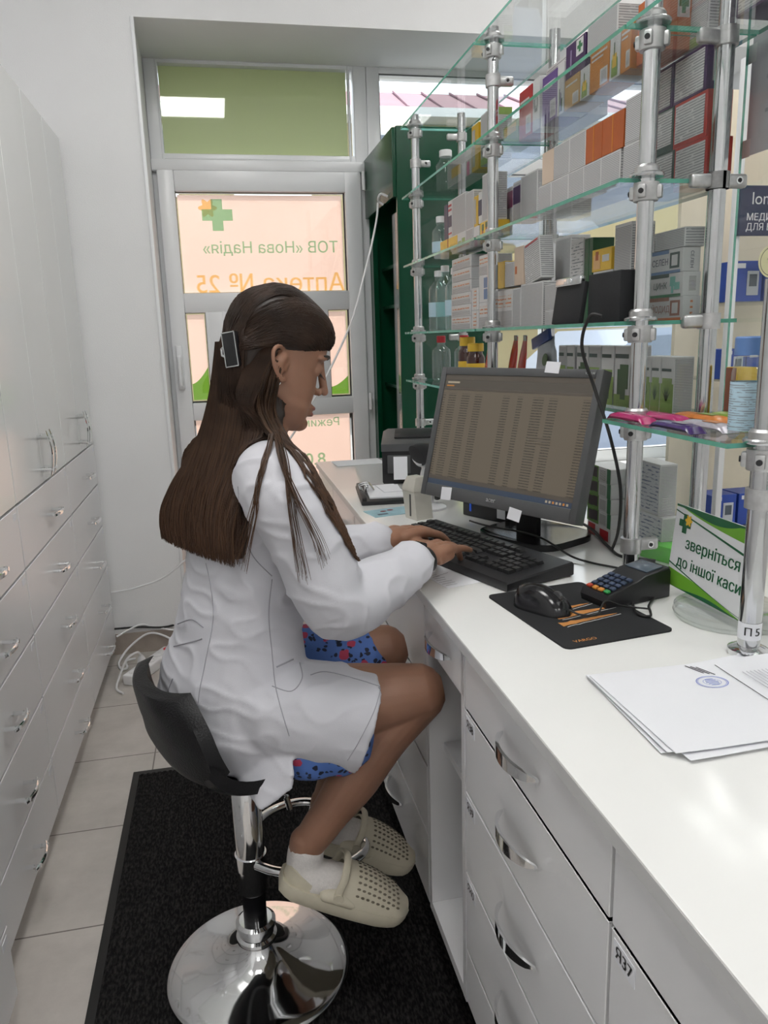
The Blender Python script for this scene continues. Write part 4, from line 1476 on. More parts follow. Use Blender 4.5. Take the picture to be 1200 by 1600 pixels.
b.lathe([(0, 0), (.052, 0), (.052, .001), (0, .001)], 'sticker_cream', 32, x=frame((.135, -.03, 1.50), (1, 0, 0), (0, 0, 1)))
b.lathe([(.044, .0012), (.046, .0012)], 'ink', 32, x=frame((.135, -.03, 1.50), (1, 0, 0), (0, 0, 1)), cap=False)
for k in range(5):
    b.box((.14, -.0315, 1.525 - k * .009), (.05 - abs(k - 2) * .006, .0005, .003), 'ink')
b.obj('round_sticker', dc)
mat('carton_blue', hexc('2f4fa8'), .4, var=.1, vscale=20)
mat('device_grey', hexc('c3c8cf'), .4, var=.05)
def bpbox(x, z, w_, h_, lab):
    t = thing('monitor_carton', lab, 'carton', (1.64 + x, 2.36, z), 0, 'blue cartons in the display case')
    MB().box((0, .05, h_ / 2), (w_, .10, h_), 'carton_blue', bev=.001, seg=1).obj('carton', t)
    b = MB()
    b.box((w_ * .18, -.001, h_ * .45), (w_ * .4, .002, h_ * .6), 'device_grey', bev=.0008)
    b.box((w_ * .18, -.0025, h_ * .52), (w_ * .25, .002, h_ * .3), 'lcd')
    b.box((-w_ * .25, -.001, h_ * .88), (w_ * .3, .002, h_ * .12), 'paper')
    b.obj('picture', t)
bpbox(.10, 1.379, .11, .13, 'blue blood pressure monitor carton under the navy header, left one')
bpbox(.225, 1.379, .12, .12, 'blue blood pressure monitor carton under the navy header, right one')
bpbox(.07, 1.124, .09, .10, 'blue carton on the middle shelf of the display case, left one')
bpbox(.17, 1.124, .10, .085, 'blue carton on the middle shelf of the display case, right one')
bpbox(.07, .604, .10, .115, 'blue carton on the bottom shelf of the display case, left one')
bpbox(.18, .604, .10, .115, 'blue carton on the bottom shelf of the display case, right one')
bpbox(.10, .944, .13, .05, 'flat blue and white carton on the lower middle shelf of the display case')
# ------------------------------------------------------------------ cartons on the shelves
mat('card_white', (.60, .60, .60), .45, var=.03, vscale=30)
mat('card_cream', hexc('cbb7a4'), .5, var=.04)
for k_, h_ in dict(orange='a4501c', red='a8252c', purple='5b3a82', dpurple='3d1f4f', amber='c07a22', paleor='b8935c', mustard='c8a018', yellow='dcb53a', navy='1c2448', pinkc='d06a9a', greenc='1d6b3d', dgreen='0f4a2a', plumc='7a3f5c', redframe='a8332a', greenframe='26403a', leafc='7e9a4c', leafd='3a5a34', tealc='6fb0a4', bluec='56749c', brownc='8c5a48', violetc='8a7a9c', peachc='e0b27a', fruitg='5d8a3a', fruitd='2a1c22', orangetx='b8622e').items():
    mat('c_' + k_, hexc(h_), .4, var=.06, vscale=40)
W_ = (.57, .57, .57)
printmat('p_grey', W_, (.28, .28, .29), 210, 'Z', .50, .62)
printmat('p_fine', (.55, .55, .55), (.27, .27, .28), 330, 'Z', .55, .70)
printmat('p_dark', (.55, .55, .55), (.16, .18, .19), 150, 'Z', .42, .50)
printmat('p_orange', (.60, .58, .55), hexc('c07038'), 95, 'Z', .34, .55)
printmat('p_bluegrey', (.60, .61, .65), hexc('66708c'), 120, 'Z', .40, .50)
printmat('p_bar', (.80, .80, .80), (.04, .04, .04), 420, 'Z', .5, .9)
PB = [(.56, .94, .06, .42, 'card_white'), (.62, .88, .10, .36, 'p_bar')]
STY = {
 'white': ('card_white', 'p_fine', 'p_grey', []), 'cream': ('card_cream', None, None, []),
 'orange': ('c_orange', None, None, [(.48, .52, 0, 1, 'c_amber')]),
 'purpleframe': ('c_dpurple', None, 'c_dpurple', [(.05, .93, .06, .92, 'p_grey')], [(.25, .75, .2, .85, 'p_bar')]),
 'greenframe': ('c_greenframe', None, None, [(.05, .95, .16, .96, 'p_grey')]),
 'redframe': ('c_redframe', None, 'c_redframe', [(.05, .93, .10, .93, 'p_grey')], [(.25, .8, .2, .85, 'p_bar')]),
 'greenyellow': ('c_leafc', None, None, [(.1, .9, .55, .9, 'c_yellow')]),
 'red': ('c_red', None, None, PB + [(.08, .8, .74, .78, 'card_white'), (.08, .6, .66, .69, 'card_white')]),
 'heart': ('card_white', None, None, [(.2, .8, .44, .48, 'c_greenframe'), (.2, .3, .48, .62, 'c_greenframe'), (.7, .8, .48, .62, 'c_greenframe'), (.3, .5, .36, .44, 'c_greenframe'), (.5, .7, .36, .44, 'c_greenframe')]),
 'purple': ('c_purple', None, None, PB + [(.1, .9, .78, .82, 'card_white'), (.1, .7, .70, .73, 'card_white')]),
 'herb': ('card_white', None, None, [(.3, .4, .05, .5, 'c_leafd'), (.5, .6, .05, .42, 'c_purple'), (.62, .8, .05, .3, 'c_leafd')]),
 'paleorange': ('c_paleor', None, None, PB + [(.1, .85, .74, .80, 'card_white')]),
 'dpurple': ('c_dpurple', None, None, [(.55, .9, .5, .95, 'card_white'), (.68, .78, .58, .88, 'c_greenc'), (.6, .86, .68, .78, 'c_greenc'), (.25, .32, .1, .8, 'c_violetc')]),
 'herbg': ('card_white', None, None, [(.2, .8, .05, .45, 'c_leafc'), (.3, .7, .25, .55, 'c_yellow'), (.42, .5, .5, .8, 'c_leafd')]),
 'amber': ('c_amber', None, None, PB + [(.1, .9, .80, .85, 'card_white'), (.1, .7, .70, .74, 'card_white')]),
 'ambercross': ('c_orangetx', None, 'c_orangetx', [], [(.4, .85, .5, .92, 'card_white'), (.56, .70, .56, .86, 'c_greenc'), (.46, .80, .66, .76, 'c_greenc')]),
 'whitegreen': ('card_white', 'p_fine', 'p_grey', [(0, 1, .0, .14, 'c_leafc')], [(0, 1, .86, 1, 'c_leafc')]),
 'purpleend': ('card_white', 'p_grey', 'card_white', [], [(.0, 1, .82, 1, 'c_purple'), (.55, .95, .1, .7, 'p_bar')]),
 'yellow': ('c_yellow', None, None, [(.45, .5, 0, 1, 'c_orange'), (.6, .95, .3, .6, 'c_mustard')]),
 'avocado': ('card_white', None, 'p_fine', [(.1, .45, .2, .6, 'c_leafc'), (.55, .9, .3, .7, 'c_leafc'), (.18, .36, .3, .5, 'card_white')]),
 'pink': ('card_white', None, None, [(.2, .7, 0, .5, 'c_pinkc')]), 'carrot': ('c_yellow', None, None, [(.2, .35, .05, .6, 'c_orange'), (.6, .75, .1, .7, 'c_orange'), (.2, .4, .6, .9, 'c_leafd'), (.58, .8, .7, .95, 'c_leafd')]),
 'navy': ('c_navy', None, None, []), 'redwhite': ('card_white', None, None, [(0, 1, .72, .78, 'c_red'), (0, 1, .84, .9, 'c_red'), (0, 1, .3, .6, 'c_navy'), (0, 1, .1, .15, 'c_red')]),
 'mustard': ('c_mustard', None, None, [(.1, .5, .1, .9, 'p_fine')]), 'navywhite': ('card_white', None, None, [(0, 1, .25, .75, 'c_navy')]),
 'plum': ('card_white', 'p_fine', 'p_grey', [(0, 1, .62, .92, 'c_plumc')]), 'plum2': ('card_white', 'p_fine', 'p_grey', [(0, 1, .62, .92, 'c_dpurple')]),
 'whiteyellow': ('card_white', 'p_fine', None, [(.25, .75, .3, .7, 'c_mustard')]),
 'orangetext': ('card_white', None, 'p_fine', [(.05, .95, .05, .45, 'p_fine'), (.08, .92, .55, .85, 'p_orange')]),
 'orangespine': ('card_white', None, None, [(.25, .7, .05, .95, 'p_orange')]),
 'bluepatch': ('card_white', None, 'p_fine', [(.5, .95, .1, .9, 'c_bluec'), (.5, .95, .48, .52, 'card_white')]),
 'yellowtop': ('c_yellow', None, 'p_grey', []), 'shiny': ('card_cream', None, None, [(.1, .3, .3, .5, 'c_orangetx')]), 'tilt': ('card_white', 'p_grey', 'p_grey', [(.1, .9, .93, .97, 'c_red')]),
 'violetbase': ('card_white', 'p_dark', None, [(0, 1, .0, .2, 'c_violetc')]), 'darkgreen': ('c_dgreen', None, None, [(.5, .55, 0, 1, 'c_greenc')]), 'greenstripe': ('card_white', 'p_fine', None, [(0, 1, .7, .95, 'c_leafc')]),
 'peach': ('c_yellow', None, None, [(.1, .45, .1, .75, 'c_peachc'), (.2, .35, .5, .9, 'c_orange'), (.55, .9, .4, .7, 'card_white')]),
 'iodine': ('card_white', None, 'card_white', [(0, .62, .84, 1, 'c_brownc'), (.06, .95, .0, .12, 'c_orangetx'), (.66, .92, .2, .85, 'c_brownc'), (.71, .87, .3, .75, 'card_white')], [(.4, .55, .1, .9, 'p_orange')]),
 'zinc': ('card_white', None, 'card_white', [(0, .62, .84, 1, 'c_greenframe'), (.06, .95, .0, .12, 'c_greenc'), (.66, .8, .45, .85, 'c_tealc'), (.78, .92, .3, .6, 'c_tealc'), (.70, .76, .15, .5, 'c_tealc')], [(.35, .75, .2, .8, 'p_bar')]),
 'selen': ('card_white', None, 'card_white', [(0, .62, .84, 1, 'c_bluec'), (.06, .95, .0, .12, 'c_bluec'), (.66, .92, .2, .85, 'c_greenframe'), (.71, .87, .3, .75, 'card_white')]),
 'plant0': ('card_white', 'p_fine', 'card_white', [(0, 1, 0, .5, 'c_leafc'), (.1, .9, .5, .62, 'c_leafc'), (.25, .75, .15, .5, 'c_leafd'), (.05, .7, .80, .86, 'c_greenframe')]),
 'plant1': ('card_white', None, 'p_fine', [(0, 1, 0, .48, 'c_leafc'), (.1, .9, .48, .60, 'c_leafc'), (.3, .5, .1, .55, 'c_leafd'), (.55, .7, .1, .4, 'c_leafd'), (.05, .8, .80, .86, 'c_greenframe')]),
 'plant2': ('card_white', None, 'p_fine', [(0, 1, 0, .2, 'c_leafc'), (.2, .6, .2, .62, 'c_leafd'), (.35, .85, .30, .70, 'c_leafd'), (.4, .7, .12, .3, 'c_leafd'), (.05, .85, .80, .87, 'c_greenframe')]),
 'aloe': ('card_white', None, 'p_fine', [(0, 1, 0, .26, 'c_leafc'), (0, 1, .26, .52, 'c_leafc'), (.12, .88, .52, .62, 'c_leafc'), (.05, .8, .74, .79, 'c_greenframe')]),
 'fruit': ('card_white', None, 'card_white', [(.0, .5, 0, 1, 'c_fruitg'), (.06, .26, .15, .85, 'c_fruitd'), (.26, .46, .2, .9, 'c_fruitd'), (.55, .8, .15, .85, 'p_bar'), (.86, 1, 0, 1, 'c_greenc')]),
 'fruitred': ('card_white', None, 'card_white', [(.05, .35, .1, .9, 'c_red'), (.55, .9, .1, .8, 'c_red'), (.0, .08, .1, .6, 'c_leafd')]),
 'bluegrey': ('card_white', 'p_bluegrey', 'p_fine', [(0, .08, 0, 1, 'c_bluec')], [(.2, .8, .1, .35, 'p_bar')]),
}
def carton(style, x, y0, y1, z0, h, d, label, group=None):
    """cuboid pack: front faces the counter (-x), end faces the camera side (-y)"""
    S_ = STY[style]
    b = MB()
    w_ = y1 - y0
    b.box((d / 2, w_ / 2, h / 2), (d, w_, h), S_[0], bev=.0007, seg=1)
    def front(u0, u1, v0, v1, m, k):
        b.box((-.0002 * k, w_ * (1 - (u0 + u1) / 2), h * (v0 + v1) / 2), (.0004, w_ * (u1 - u0), h * (v1 - v0)), m)
    def end(u0, u1, v0, v1, m, k):
        b.box((d * (u0 + u1) / 2, -.0002 * k, h * (v0 + v1) / 2), (d * (u1 - u0), .0004, h * (v1 - v0)), m)
    if S_[1]: front(.03, .97, .03, .97, S_[1], 1)
    for k, e in enumerate(S_[3]): front(*e, 2 + .2 * k)
    if S_[2]: end(.04, .96, .03, .97, S_[2], 1)
    if len(S_) > 4:
        for k, e in enumerate(S_[4]): end(*e, 2 + .2 * k)
    if style == 'aloe':
        for a in (-.9, -.5, -.2, .2, .5, .9):
            r0 = V((-.0012, w_ * .5, h * .22))
            tip = r0 + V((0, math.sin(a) * w_ * .42, math.cos(a) * h * .30))
            s_ = V((0, math.cos(a), -math.sin(a))) * w_ * .07
            b.add([r0 - s_, r0 + s_, tip], [(0, 1, 2)], 'c_leafd')
    o = b.obj('carton')
    o.location = (x, y0, z0)
    if style == 'tilt':
        o.rotation_euler = (R(-9), 0, 0)
        o.location = (x, y0, z0 + .003)
    tag(o, label, 'carton', group)
    tx = {'selen': ('СЕЛЕН', 'c_navy'), 'zinc': ('ЦИНК', 'c_greenframe'), 'iodine': ('ЙОДИД', 'c_brownc')}.get(style)
    if tx:
        text(tx[0], .0165, tx[1], 'lettering', o, frame((-.0014, w_ * .60, h * .48), (0, -1, 0), (0, 0, 1)), .008)
        if style == 'selen':
            text(tx[0], .009, tx[1], 'lettering', o, frame((d * .5, -.0012, h * .5), (0, 0, -1), (1, 0, 0)), .008)
    return o
GOODS = [
    ('white', 0.735, 1.6753, 1.7439, 1.5517, 0.066, 0.08, 'white fine print carton in lower row of third shelf, leftmost', None),
    ('white', 0.735, 1.5887, 1.6737, 1.5517, 0.066, 0.08, 'white fine print carton in lower row of third shelf, second from left', None),
    ('white', 0.735, 1.5186, 1.5871, 1.5517, 0.066, 0.08, 'white fine print carton in lower row of third shelf, third from left', None),
    ('white', 0.735, 1.4465, 1.517, 1.5517, 0.066, 0.08, 'white fine print carton in lower row of third shelf, under the left orange one', None),
    ('white', 0.735, 1.3736, 1.4449, 1.5517, 0.066, 0.05, 'white fine print carton in lower row of third shelf, under the right orange one', None),
    ('white', 0.735, 1.301, 1.3628, 1.5517, 0.066, 0.012, 'white fine print carton in lower row of third shelf, rightmost, next to the pole', None),
    ('cream', 0.735, 1.665, 1.7249, 1.6182, 0.066, 0.08, 'fine print carton in the upper row of the third shelf, leftmost', None),
    ('white', 0.735, 1.5863, 1.6634, 1.6182, 0.066, 0.08, 'fine print carton in the upper row of the third shelf, middle', None),
    ('white', 0.735, 1.5144, 1.5847, 1.6182, 0.066, 0.08, 'fine print carton in the upper row of the third shelf, right, touching the orange carton', None),
    ('orange', 0.735, 1.446, 1.5128, 1.6182, 0.064, 0.08, 'left one of two burnt orange cartons on the third shelf', None),
    ('orange', 0.735, 1.3651, 1.4444, 1.6182, 0.064, 0.05, 'right one of two burnt orange cartons on the third shelf', None),
    ('white', 0.735, 1.3046, 1.359, 1.6182, 0.075, 0.012, 'pale fine print carton right of the burnt orange cartons, behind the pole', None),
    ('purpleframe', 0.872, 1.4378, 1.5309, 1.7067, 0.0772, 0.05, 'top dark framed carton of the stack behind the pole by the monitor', None),
    ('purpleframe', 0.872, 1.333, 1.4351, 1.7067, 0.0772, 0.05, 'purple framed fine print carton, top of the right-hand stack of three', None),
    ('greenframe', 0.872, 1.4304, 1.5242, 1.6292, 0.0772, 0.05, 'middle dark framed carton of the stack behind the pole by the monitor', None),
    ('redframe', 0.872, 1.3249, 1.4277, 1.6292, 0.0772, 0.05, 'red framed fine print carton, middle of the right-hand stack of three', None),
    ('greenframe', 0.872, 1.423, 1.5175, 1.5517, 0.0772, 0.05, 'bottom dark framed carton of the stack behind the pole by the monitor', None),
    ('redframe', 0.872, 1.3168, 1.4203, 1.5517, 0.0772, 0.05, 'red framed fine print carton, bottom of the right-hand stack of three', None),
    ('greenyellow', 0.81, 2.0659, 2.173, 1.7867, 0.06, 0.05, 'small pale green and yellow carton at the left end of the fourth shelf', None),
    ('red', 0.81, 1.9714, 2.0553, 1.7867, 0.115, 0.06, 'bright red carton with a barcode patch on the fourth shelf', None),
    ('heart', 0.81, 1.9233, 1.9657, 1.7867, 0.118, 0.06, 'white carton with a heart outline on the fourth shelf', None),
    ('purple', 0.81, 1.8232, 1.9062, 1.7867, 0.105, 0.06, 'violet carton with a barcode patch, front row of the fourth shelf', None),
    ('herb', 0.81, 1.7852, 1.8198, 1.7867, 0.108, 0.06, 'white carton with a lavender sprig beside the violet carton', None),
    ('paleorange', 0.81, 1.7045, 1.7803, 1.7867, 0.062, 0.06, 'pale orange carton, leftmost of the orange row on the fourth shelf', None),
    ('dpurple', 0.814, 1.6892, 1.7855, 1.8492, 0.07, 0.05, 'dark purple carton with a cross badge standing on the pale orange carton', None),
    ('herbg', 0.81, 1.6594, 1.7013, 1.7867, 0.0615, 0.06, 'white carton with yellow flowers between two orange cartons', None),
    ('amber', 0.81, 1.5732, 1.6563, 1.7867, 0.082, 0.06, 'amber orange carton with a barcode patch, middle of the orange row', None),
    ('herbg', 0.81, 1.5295, 1.5702, 1.7867, 0.0815, 0.06, 'white carton with green herbs right of the amber carton', None),
    ('amber', 0.81, 1.4881, 1.5266, 1.7867, 0.082, 0.06, 'amber orange carton beside the pole on the fourth shelf', None),
    ('white', 0.816, 1.5544, 1.684, 1.8692, 0.055, 0.05, 'long pale fine print carton lying on the orange row', None),
    ('ambercross', 0.82, 1.3863, 1.4831, 1.7867, 0.105, 0.055, 'orange carton with a cross badge right of the pole on the fourth shelf', None),
    ('whitegreen', 0.87, 1.333, 1.4137, 1.7867, 0.11, 0.05, 'white and green carton at the right end of the fourth shelf, inner side', None),
    ('purpleend', 0.875, 1.7961, 2.0369, 1.7867, 0.165, 0.05, 'long grey fine print carton with purple end, back row of the fourth shelf', None),
    ('purpleframe', 0.865, 1.1572, 1.2495, 1.7877, 0.075, 0.06, 'large grey and purple carton at the top right corner shelf', None),
    ('yellow', 0.765, 2.4631, 2.6522, 1.5517, 0.055, 0.06, 'yellow and red carton lying at the left end of the third shelf, far bay', None),
    ('avocado', 0.765, 2.371, 2.4581, 1.5517, 0.055, 0.06, 'white carton with green circles, front of the far bay third shelf', None),
    ('white', 0.765, 2.3032, 2.3662, 1.5517, 0.055, 0.06, 'white carton between the green circles carton and the pink one', None),
    ('pink', 0.765, 2.2447, 2.2956, 1.5517, 0.055, 0.06, 'white carton with a pink stripe on the far bay third shelf', None),
    ('carrot', 0.765, 2.1569, 2.2374, 1.5517, 0.058, 0.06, 'yellow carton with carrots next to the middle pole', None),
    ('navy', 0.769, 2.5736, 2.617, 1.6072, 0.11, 0.05, 'narrow navy blue carton at the left of the upper row, far bay third shelf', None),
    ('redwhite', 0.769, 2.5302, 2.5684, 1.6072, 0.115, 0.05, 'narrow white carton with red and navy marks, far bay third shelf', None),
    ('white', 0.769, 2.3824, 2.525, 1.6072, 0.115, 0.05, 'wide white fine print carton in the upper row, far bay third shelf', None),
    ('white', 0.769, 2.3086, 2.3776, 1.6072, 0.108, 0.05, 'white fine print carton left of the mustard carton, far bay third shelf', None),
    ('mustard', 0.769, 2.2676, 2.304, 1.6072, 0.085, 0.05, 'mustard yellow carton, far bay third shelf', None),
    ('navywhite', 0.769, 2.2335, 2.263, 1.6112, 0.085, 0.05, 'narrow carton with a navy patch beside the mustard carton', None),
    ('white', 0.769, 2.163, 2.2291, 1.6112, 0.125, 0.05, 'tall white fine print carton just left of the middle pole', None),
    ('whitegreen', 0.831, 2.207, 2.2686, 1.5517, 0.13, 0.05, 'white carton with a green ring right of the middle pole', None),
    ('plum', 0.831, 2.1519, 2.2028, 1.5517, 0.145, 0.05, 'white carton with a plum patch, left one of two right of the middle pole', None),
    ('plum2', 0.831, 2.0947, 2.1478, 1.5517, 0.15, 0.05, 'white carton with a dark violet patch beside the plum one', None),
    ('white', 0.831, 1.9802, 2.0908, 1.5517, 0.155, 0.05, 'large fine print carton left of the rear pole on the third shelf', None),
    ('whiteyellow', 0.81, 2.5128, 2.7106, 1.7867, 0.075, 0.06, 'white carton with a yellow label on the fourth shelf, far bay', None),
    ('pink', 0.81, 2.4547, 2.5046, 1.7867, 0.08, 0.06, 'white carton with a pink patch on the fourth shelf, far bay', None),
    ('mustard', 0.81, 2.3812, 2.4468, 1.7867, 0.13, 0.06, 'mustard and navy carton on the fourth shelf, far bay', None),
    ('whitegreen', 0.81, 2.2625, 2.3619, 1.7867, 0.14, 0.06, 'white carton with a green base on the fourth shelf by the middle pole', None),
    ('orangetext', 0.765, 2.3247, 2.5328, 1.3137, 0.0415, 0.07, 'white carton with orange lettering, bottom of the tall stack', None),
    ('orangetext', 0.765, 2.3241, 2.5314, 1.3557, 0.0355, 0.07, 'white carton with orange lettering, second from bottom of the tall stack', None),
    ('orangetext', 0.765, 2.3236, 2.5301, 1.3917, 0.0355, 0.07, 'white carton with orange lettering, third from bottom of the tall stack', None),
    ('orangetext', 0.765, 2.3231, 2.5216, 1.4277, 0.0355, 0.07, 'white carton with orange lettering, third from top of the tall stack', None),
    ('orangetext', 0.765, 2.3226, 2.5203, 1.4637, 0.0355, 0.07, 'white carton with orange lettering, second from top of the tall stack', None),
    ('orangetext', 0.765, 2.3221, 2.5191, 1.4997, 0.0355, 0.07, 'white carton with orange lettering, top of the tall stack', None),
    ('orangespine', 0.765, 2.2521, 2.3169, 1.3137, 0.055, 0.07, 'narrow white carton with an upright orange word, lower one', None),
    ('orangespine', 0.765, 2.2517, 2.3161, 1.3692, 0.065, 0.07, 'narrow white carton with an upright orange word, upper one', None),
    ('orangetext', 0.765, 2.1617, 2.2476, 1.3137, 0.075, 0.07, 'white orange-lettered carton at the middle pole, lower one', None),
    ('bluepatch', 0.765, 2.1618, 2.2471, 1.3892, 0.075, 0.07, 'white carton with a blue patch at the middle pole, second shelf', None),
    ('orangetext', 0.765, 2.162, 2.2466, 1.4647, 0.055, 0.07, 'white orange-lettered carton topping the column at the middle pole', None),
    ('orangetext', 0.775, 2.0024, 2.124, 1.3137, 0.1, 0.06, 'white orange-lettered carton right of the middle pole, second shelf', None),
    ('white', 0.775, 1.9479, 1.9985, 1.3137, 0.1, 0.06, 'narrow white fine print carton right of the middle pole, second shelf', None),
    ('white', 0.775, 1.8037, 1.9441, 1.3137, 0.106, 0.06, 'wide white fine print carton with a barcode, second shelf, under a tilted one', None),
    ('yellowtop', 0.775, 2.0663, 2.1198, 1.4202, 0.07, 0.05, 'bright yellow carton on top of the orange-lettered carton', None),
    ('white', 0.775, 1.9954, 2.0623, 1.4202, 0.062, 0.05, 'small grey print carton beside the bright yellow carton', None),
    ('shiny', 0.775, 1.929, 1.9916, 1.4202, 0.095, 0.05, 'pale shiny carton left of the tilted grey carton', None),
    ('tilt', 0.775, 1.8158, 1.9148, 1.4257, 0.1, 0.035, 'grey fine print carton tilted on top of the second shelf row', None),
    ('white', 0.775, 1.6984, 1.7906, 1.3137, 0.034, 0.06, 'flat pale carton, lower of two left of the black box', None),
    ('white', 0.775, 1.7001, 1.7921, 1.3482, 0.06, 0.06, 'pale carton on the flat one, left of the black box', None),
    ('white', 0.84, 1.7933, 1.8808, 1.3137, 0.21, 0.05, 'grey fine print carton behind the black clipboard, left', None),
    ('violetbase', 0.8, 1.6429, 1.7065, 1.3137, 0.185, 0.05, 'white carton with violet base and dark lettering above the black box', None),
    ('darkgreen', 0.8, 1.5999, 1.6381, 1.3137, 0.18, 0.05, 'dark green carton above the black box', None),
    ('greenstripe', 0.8, 1.5089, 1.5953, 1.3137, 0.107, 0.05, 'white and green carton behind the black box', None),
    ('peach', 0.8, 1.5169, 1.6023, 1.4212, 0.045, 0.05, 'yellow carton with peaches above the black box', None),
    ('white', 0.8, 1.4392, 1.5046, 1.3137, 0.19, 0.05, 'tall pale fine print carton left of the pole on the second shelf', None),
    ('iodine', 0.842, 1.3191, 1.4407, 1.3137, 0.043, 0.036, 'white supplement carton with a red-brown stripe, bottom of the stack of three', None),
    ('zinc', 0.842, 1.3234, 1.4445, 1.3569, 0.043, 0.036, 'white supplement carton with a green stripe, middle of the stack of three', None),
    ('selen', 0.842, 1.3276, 1.4482, 1.4001, 0.043, 0.036, 'white supplement carton with a blue stripe, top of the stack of three', None),
    ('white', 0.842, 1.3239, 1.4243, 1.4439, 0.034, 0.04, 'flat grey fine print carton lying on the supplement stack', None),
    ('white', 0.842, 1.4282, 1.4711, 1.4439, 0.034, 0.04, 'small grey print carton left of the flat one on the supplement stack', None),
    ('plant0', 0.835, 1.7948, 1.8382, 1.1387, 0.127, 0.045, 'tall white carton with green plant print behind the monitor, first from left', None),
    ('plant1', 0.835, 1.7483, 1.7914, 1.1387, 0.127, 0.045, 'tall white carton with green plant print behind the monitor, second from left', None),
    ('plant2', 0.835, 1.6775, 1.7362, 1.1387, 0.127, 0.045, 'tall white carton with green plant print behind the monitor, third from left', None),
    ('plant0', 0.835, 1.6148, 1.6743, 1.1387, 0.127, 0.045, 'tall white carton with green plant print behind the monitor, fourth from left', None),
    ('plant1', 0.835, 1.5561, 1.6117, 1.1387, 0.127, 0.045, 'tall white carton with green plant print behind the monitor, fifth from left', None),
    ('plant2', 0.835, 1.4827, 1.5517, 1.1387, 0.127, 0.045, 'tall white carton with green plant print behind the monitor, rightmost, ivy leaf', None),
    ('aloe', 0.847, 1.4259, 1.4637, 1.1387, 0.107, 0.042, 'white and green carton with an aloe plant, left of three beside the pole', None),
    ('aloe', 0.847, 1.3906, 1.4231, 1.1387, 0.107, 0.042, 'white and green carton with an aloe plant, middle of three beside the pole', None),
    ('aloe', 0.847, 1.3437, 1.3878, 1.1387, 0.107, 0.042, 'white and green carton with an aloe plant, right of three beside the pole', None),
    ('fruitred', 0.835, 1.5416, 1.6561, 0.8258, 0.0336, 0.075, 'lowest, red fruit carton of the fruit pictured stack right of the monitor', None),
    ('fruit', 0.835, 1.5441, 1.6582, 0.8598, 0.0336, 0.075, 'second carton of the fruit pictured stack right of the monitor', None),
    ('fruit', 0.835, 1.5466, 1.6604, 0.8938, 0.0336, 0.075, 'third carton of the fruit pictured stack right of the monitor', None),
    ('fruit', 0.835, 1.5491, 1.6626, 0.9278, 0.0336, 0.075, 'fourth carton of the fruit pictured stack right of the monitor', None),
    ('fruit', 0.835, 1.5516, 1.6647, 0.9618, 0.0336, 0.075, 'topmost carton of the fruit pictured stack right of the monitor', None),
    ('bluegrey', 0.885, 1.4176, 1.5366, 0.8258, 0.085, 0.04, 'blue and white tablet carton on the counter, lower one behind the pole', None),
    ('bluegrey', 0.885, 1.4352, 1.538, 0.9113, 0.11, 0.04, 'blue and white tablet carton on the counter, upper one behind the pole', None),
]

for g_ in GOODS: carton(*g_)

# ------------------------------------------------------------------ bottles, pouches, bars
def bottle(name, x, y, z, prof, m, label, cap=None, band=None, group=None):
    t = thing(name, label, 'bottle', (x, y, z), 0, group)
    MB().lathe(prof, m, 24).obj('body', t)
    if cap:
        r, z0, z1, cm = cap
        b = MB()
        b.lathe([(0, z0), (r, z0), (r, z1 - .002), (r - .002, z1), (0, z1)], cm, 24)
        b.obj('cap', t)
    if band:
        r, z0, z1, bmn = band
        MB().lathe([(r, z0), (r + .0003, z0), (r + .0003, z1), (r, z1)], bmn, 24, cap=False).obj('label_band', t)
    return t
def bp(r, h, nr, sh=.75):
    return [(0, 0), (r * .9, 0), (r, .004), (r, h * sh), (r * .92, h * (sh + .06)), (nr, h * .93), (nr, h), (0, h)]
mat('pill_brown', hexc('3a1712'), .15, var=.1, coat=.4)
mat('cap_red', hexc('c0303a'), .35, var=.05)
mat('cap_blue', hexc('5f82b8'), .35, var=.05)
mat('band_sky', hexc('b8d4e2'), .4, var=.05)
y_ = SH[0] + .0038
for i, (x, y) in enumerate(((.79, 2.745), (.83, 2.60))):
    bottle('plastic_bottle', x, y, y_, bp(.034, .135, .014), 'bottle_plastic', 'clear red-capped bottle on the lowest far shelf, ' + ('by the pole' if i == 0 else 'next to the brown pill bottles'), (.016, .134, .158, 'cap_red'))
bottle('pill_bottle', .80, 2.47, y_, bp(.030, .125, .022, .8), 'pill_brown', 'brown pill bottle with yellow cap and label, taller left one', (.0255, .124, .152, 'c_yellow'), (.0303, .02, .075, 'c_yellow'))
bottle('pill_bottle', .80, 2.385, y_, bp(.029, .108, .022, .8), 'pill_brown', 'brown pill bottle with yellow cap and label, shorter right one', (.0255, .107, .132, 'c_yellow'), (.0293, .02, .070, 'c_yellow'))
y_ = SH[1] + .0038
for i, (x, y, r, h, m) in enumerate(((.79, 2.77, .036, .19, 'bottle_plastic'), (.79, 2.685, .034, .20, 'teal_plastic'), (.80, 2.60, .034, .185, 'bottle_plastic'))):
    bottle('plastic_bottle', x, y, y_, bp(r, h, .013), m, 'large bottle on the second far shelf, ' + ('beside the pole', 'middle one, teal tinted', 'by the lettered stack')[i], (.0145, h - .001, h + .02, 'white_plastic'), (r + .0003, .05, .10, 'band_sky') if i != 1 else None)
bottle('plastic_bottle', .79, 2.735, SH[2] + .0038, bp(.030, .13, .014), 'bottle_plastic', 'clear bottle beside the yellow carton on the third far shelf', (.0155, .129, .150, 'white_plastic'), (.0303, .03, .065, 'band_sky'))
bottle('plastic_bottle', .82, 2.765, SH[3] + .0038, bp(.034, .115, .02), 'bottle_plastic', 'clear bottle with a silvery base on the fourth far shelf', (.022, .114, .135, 'white_plastic'))
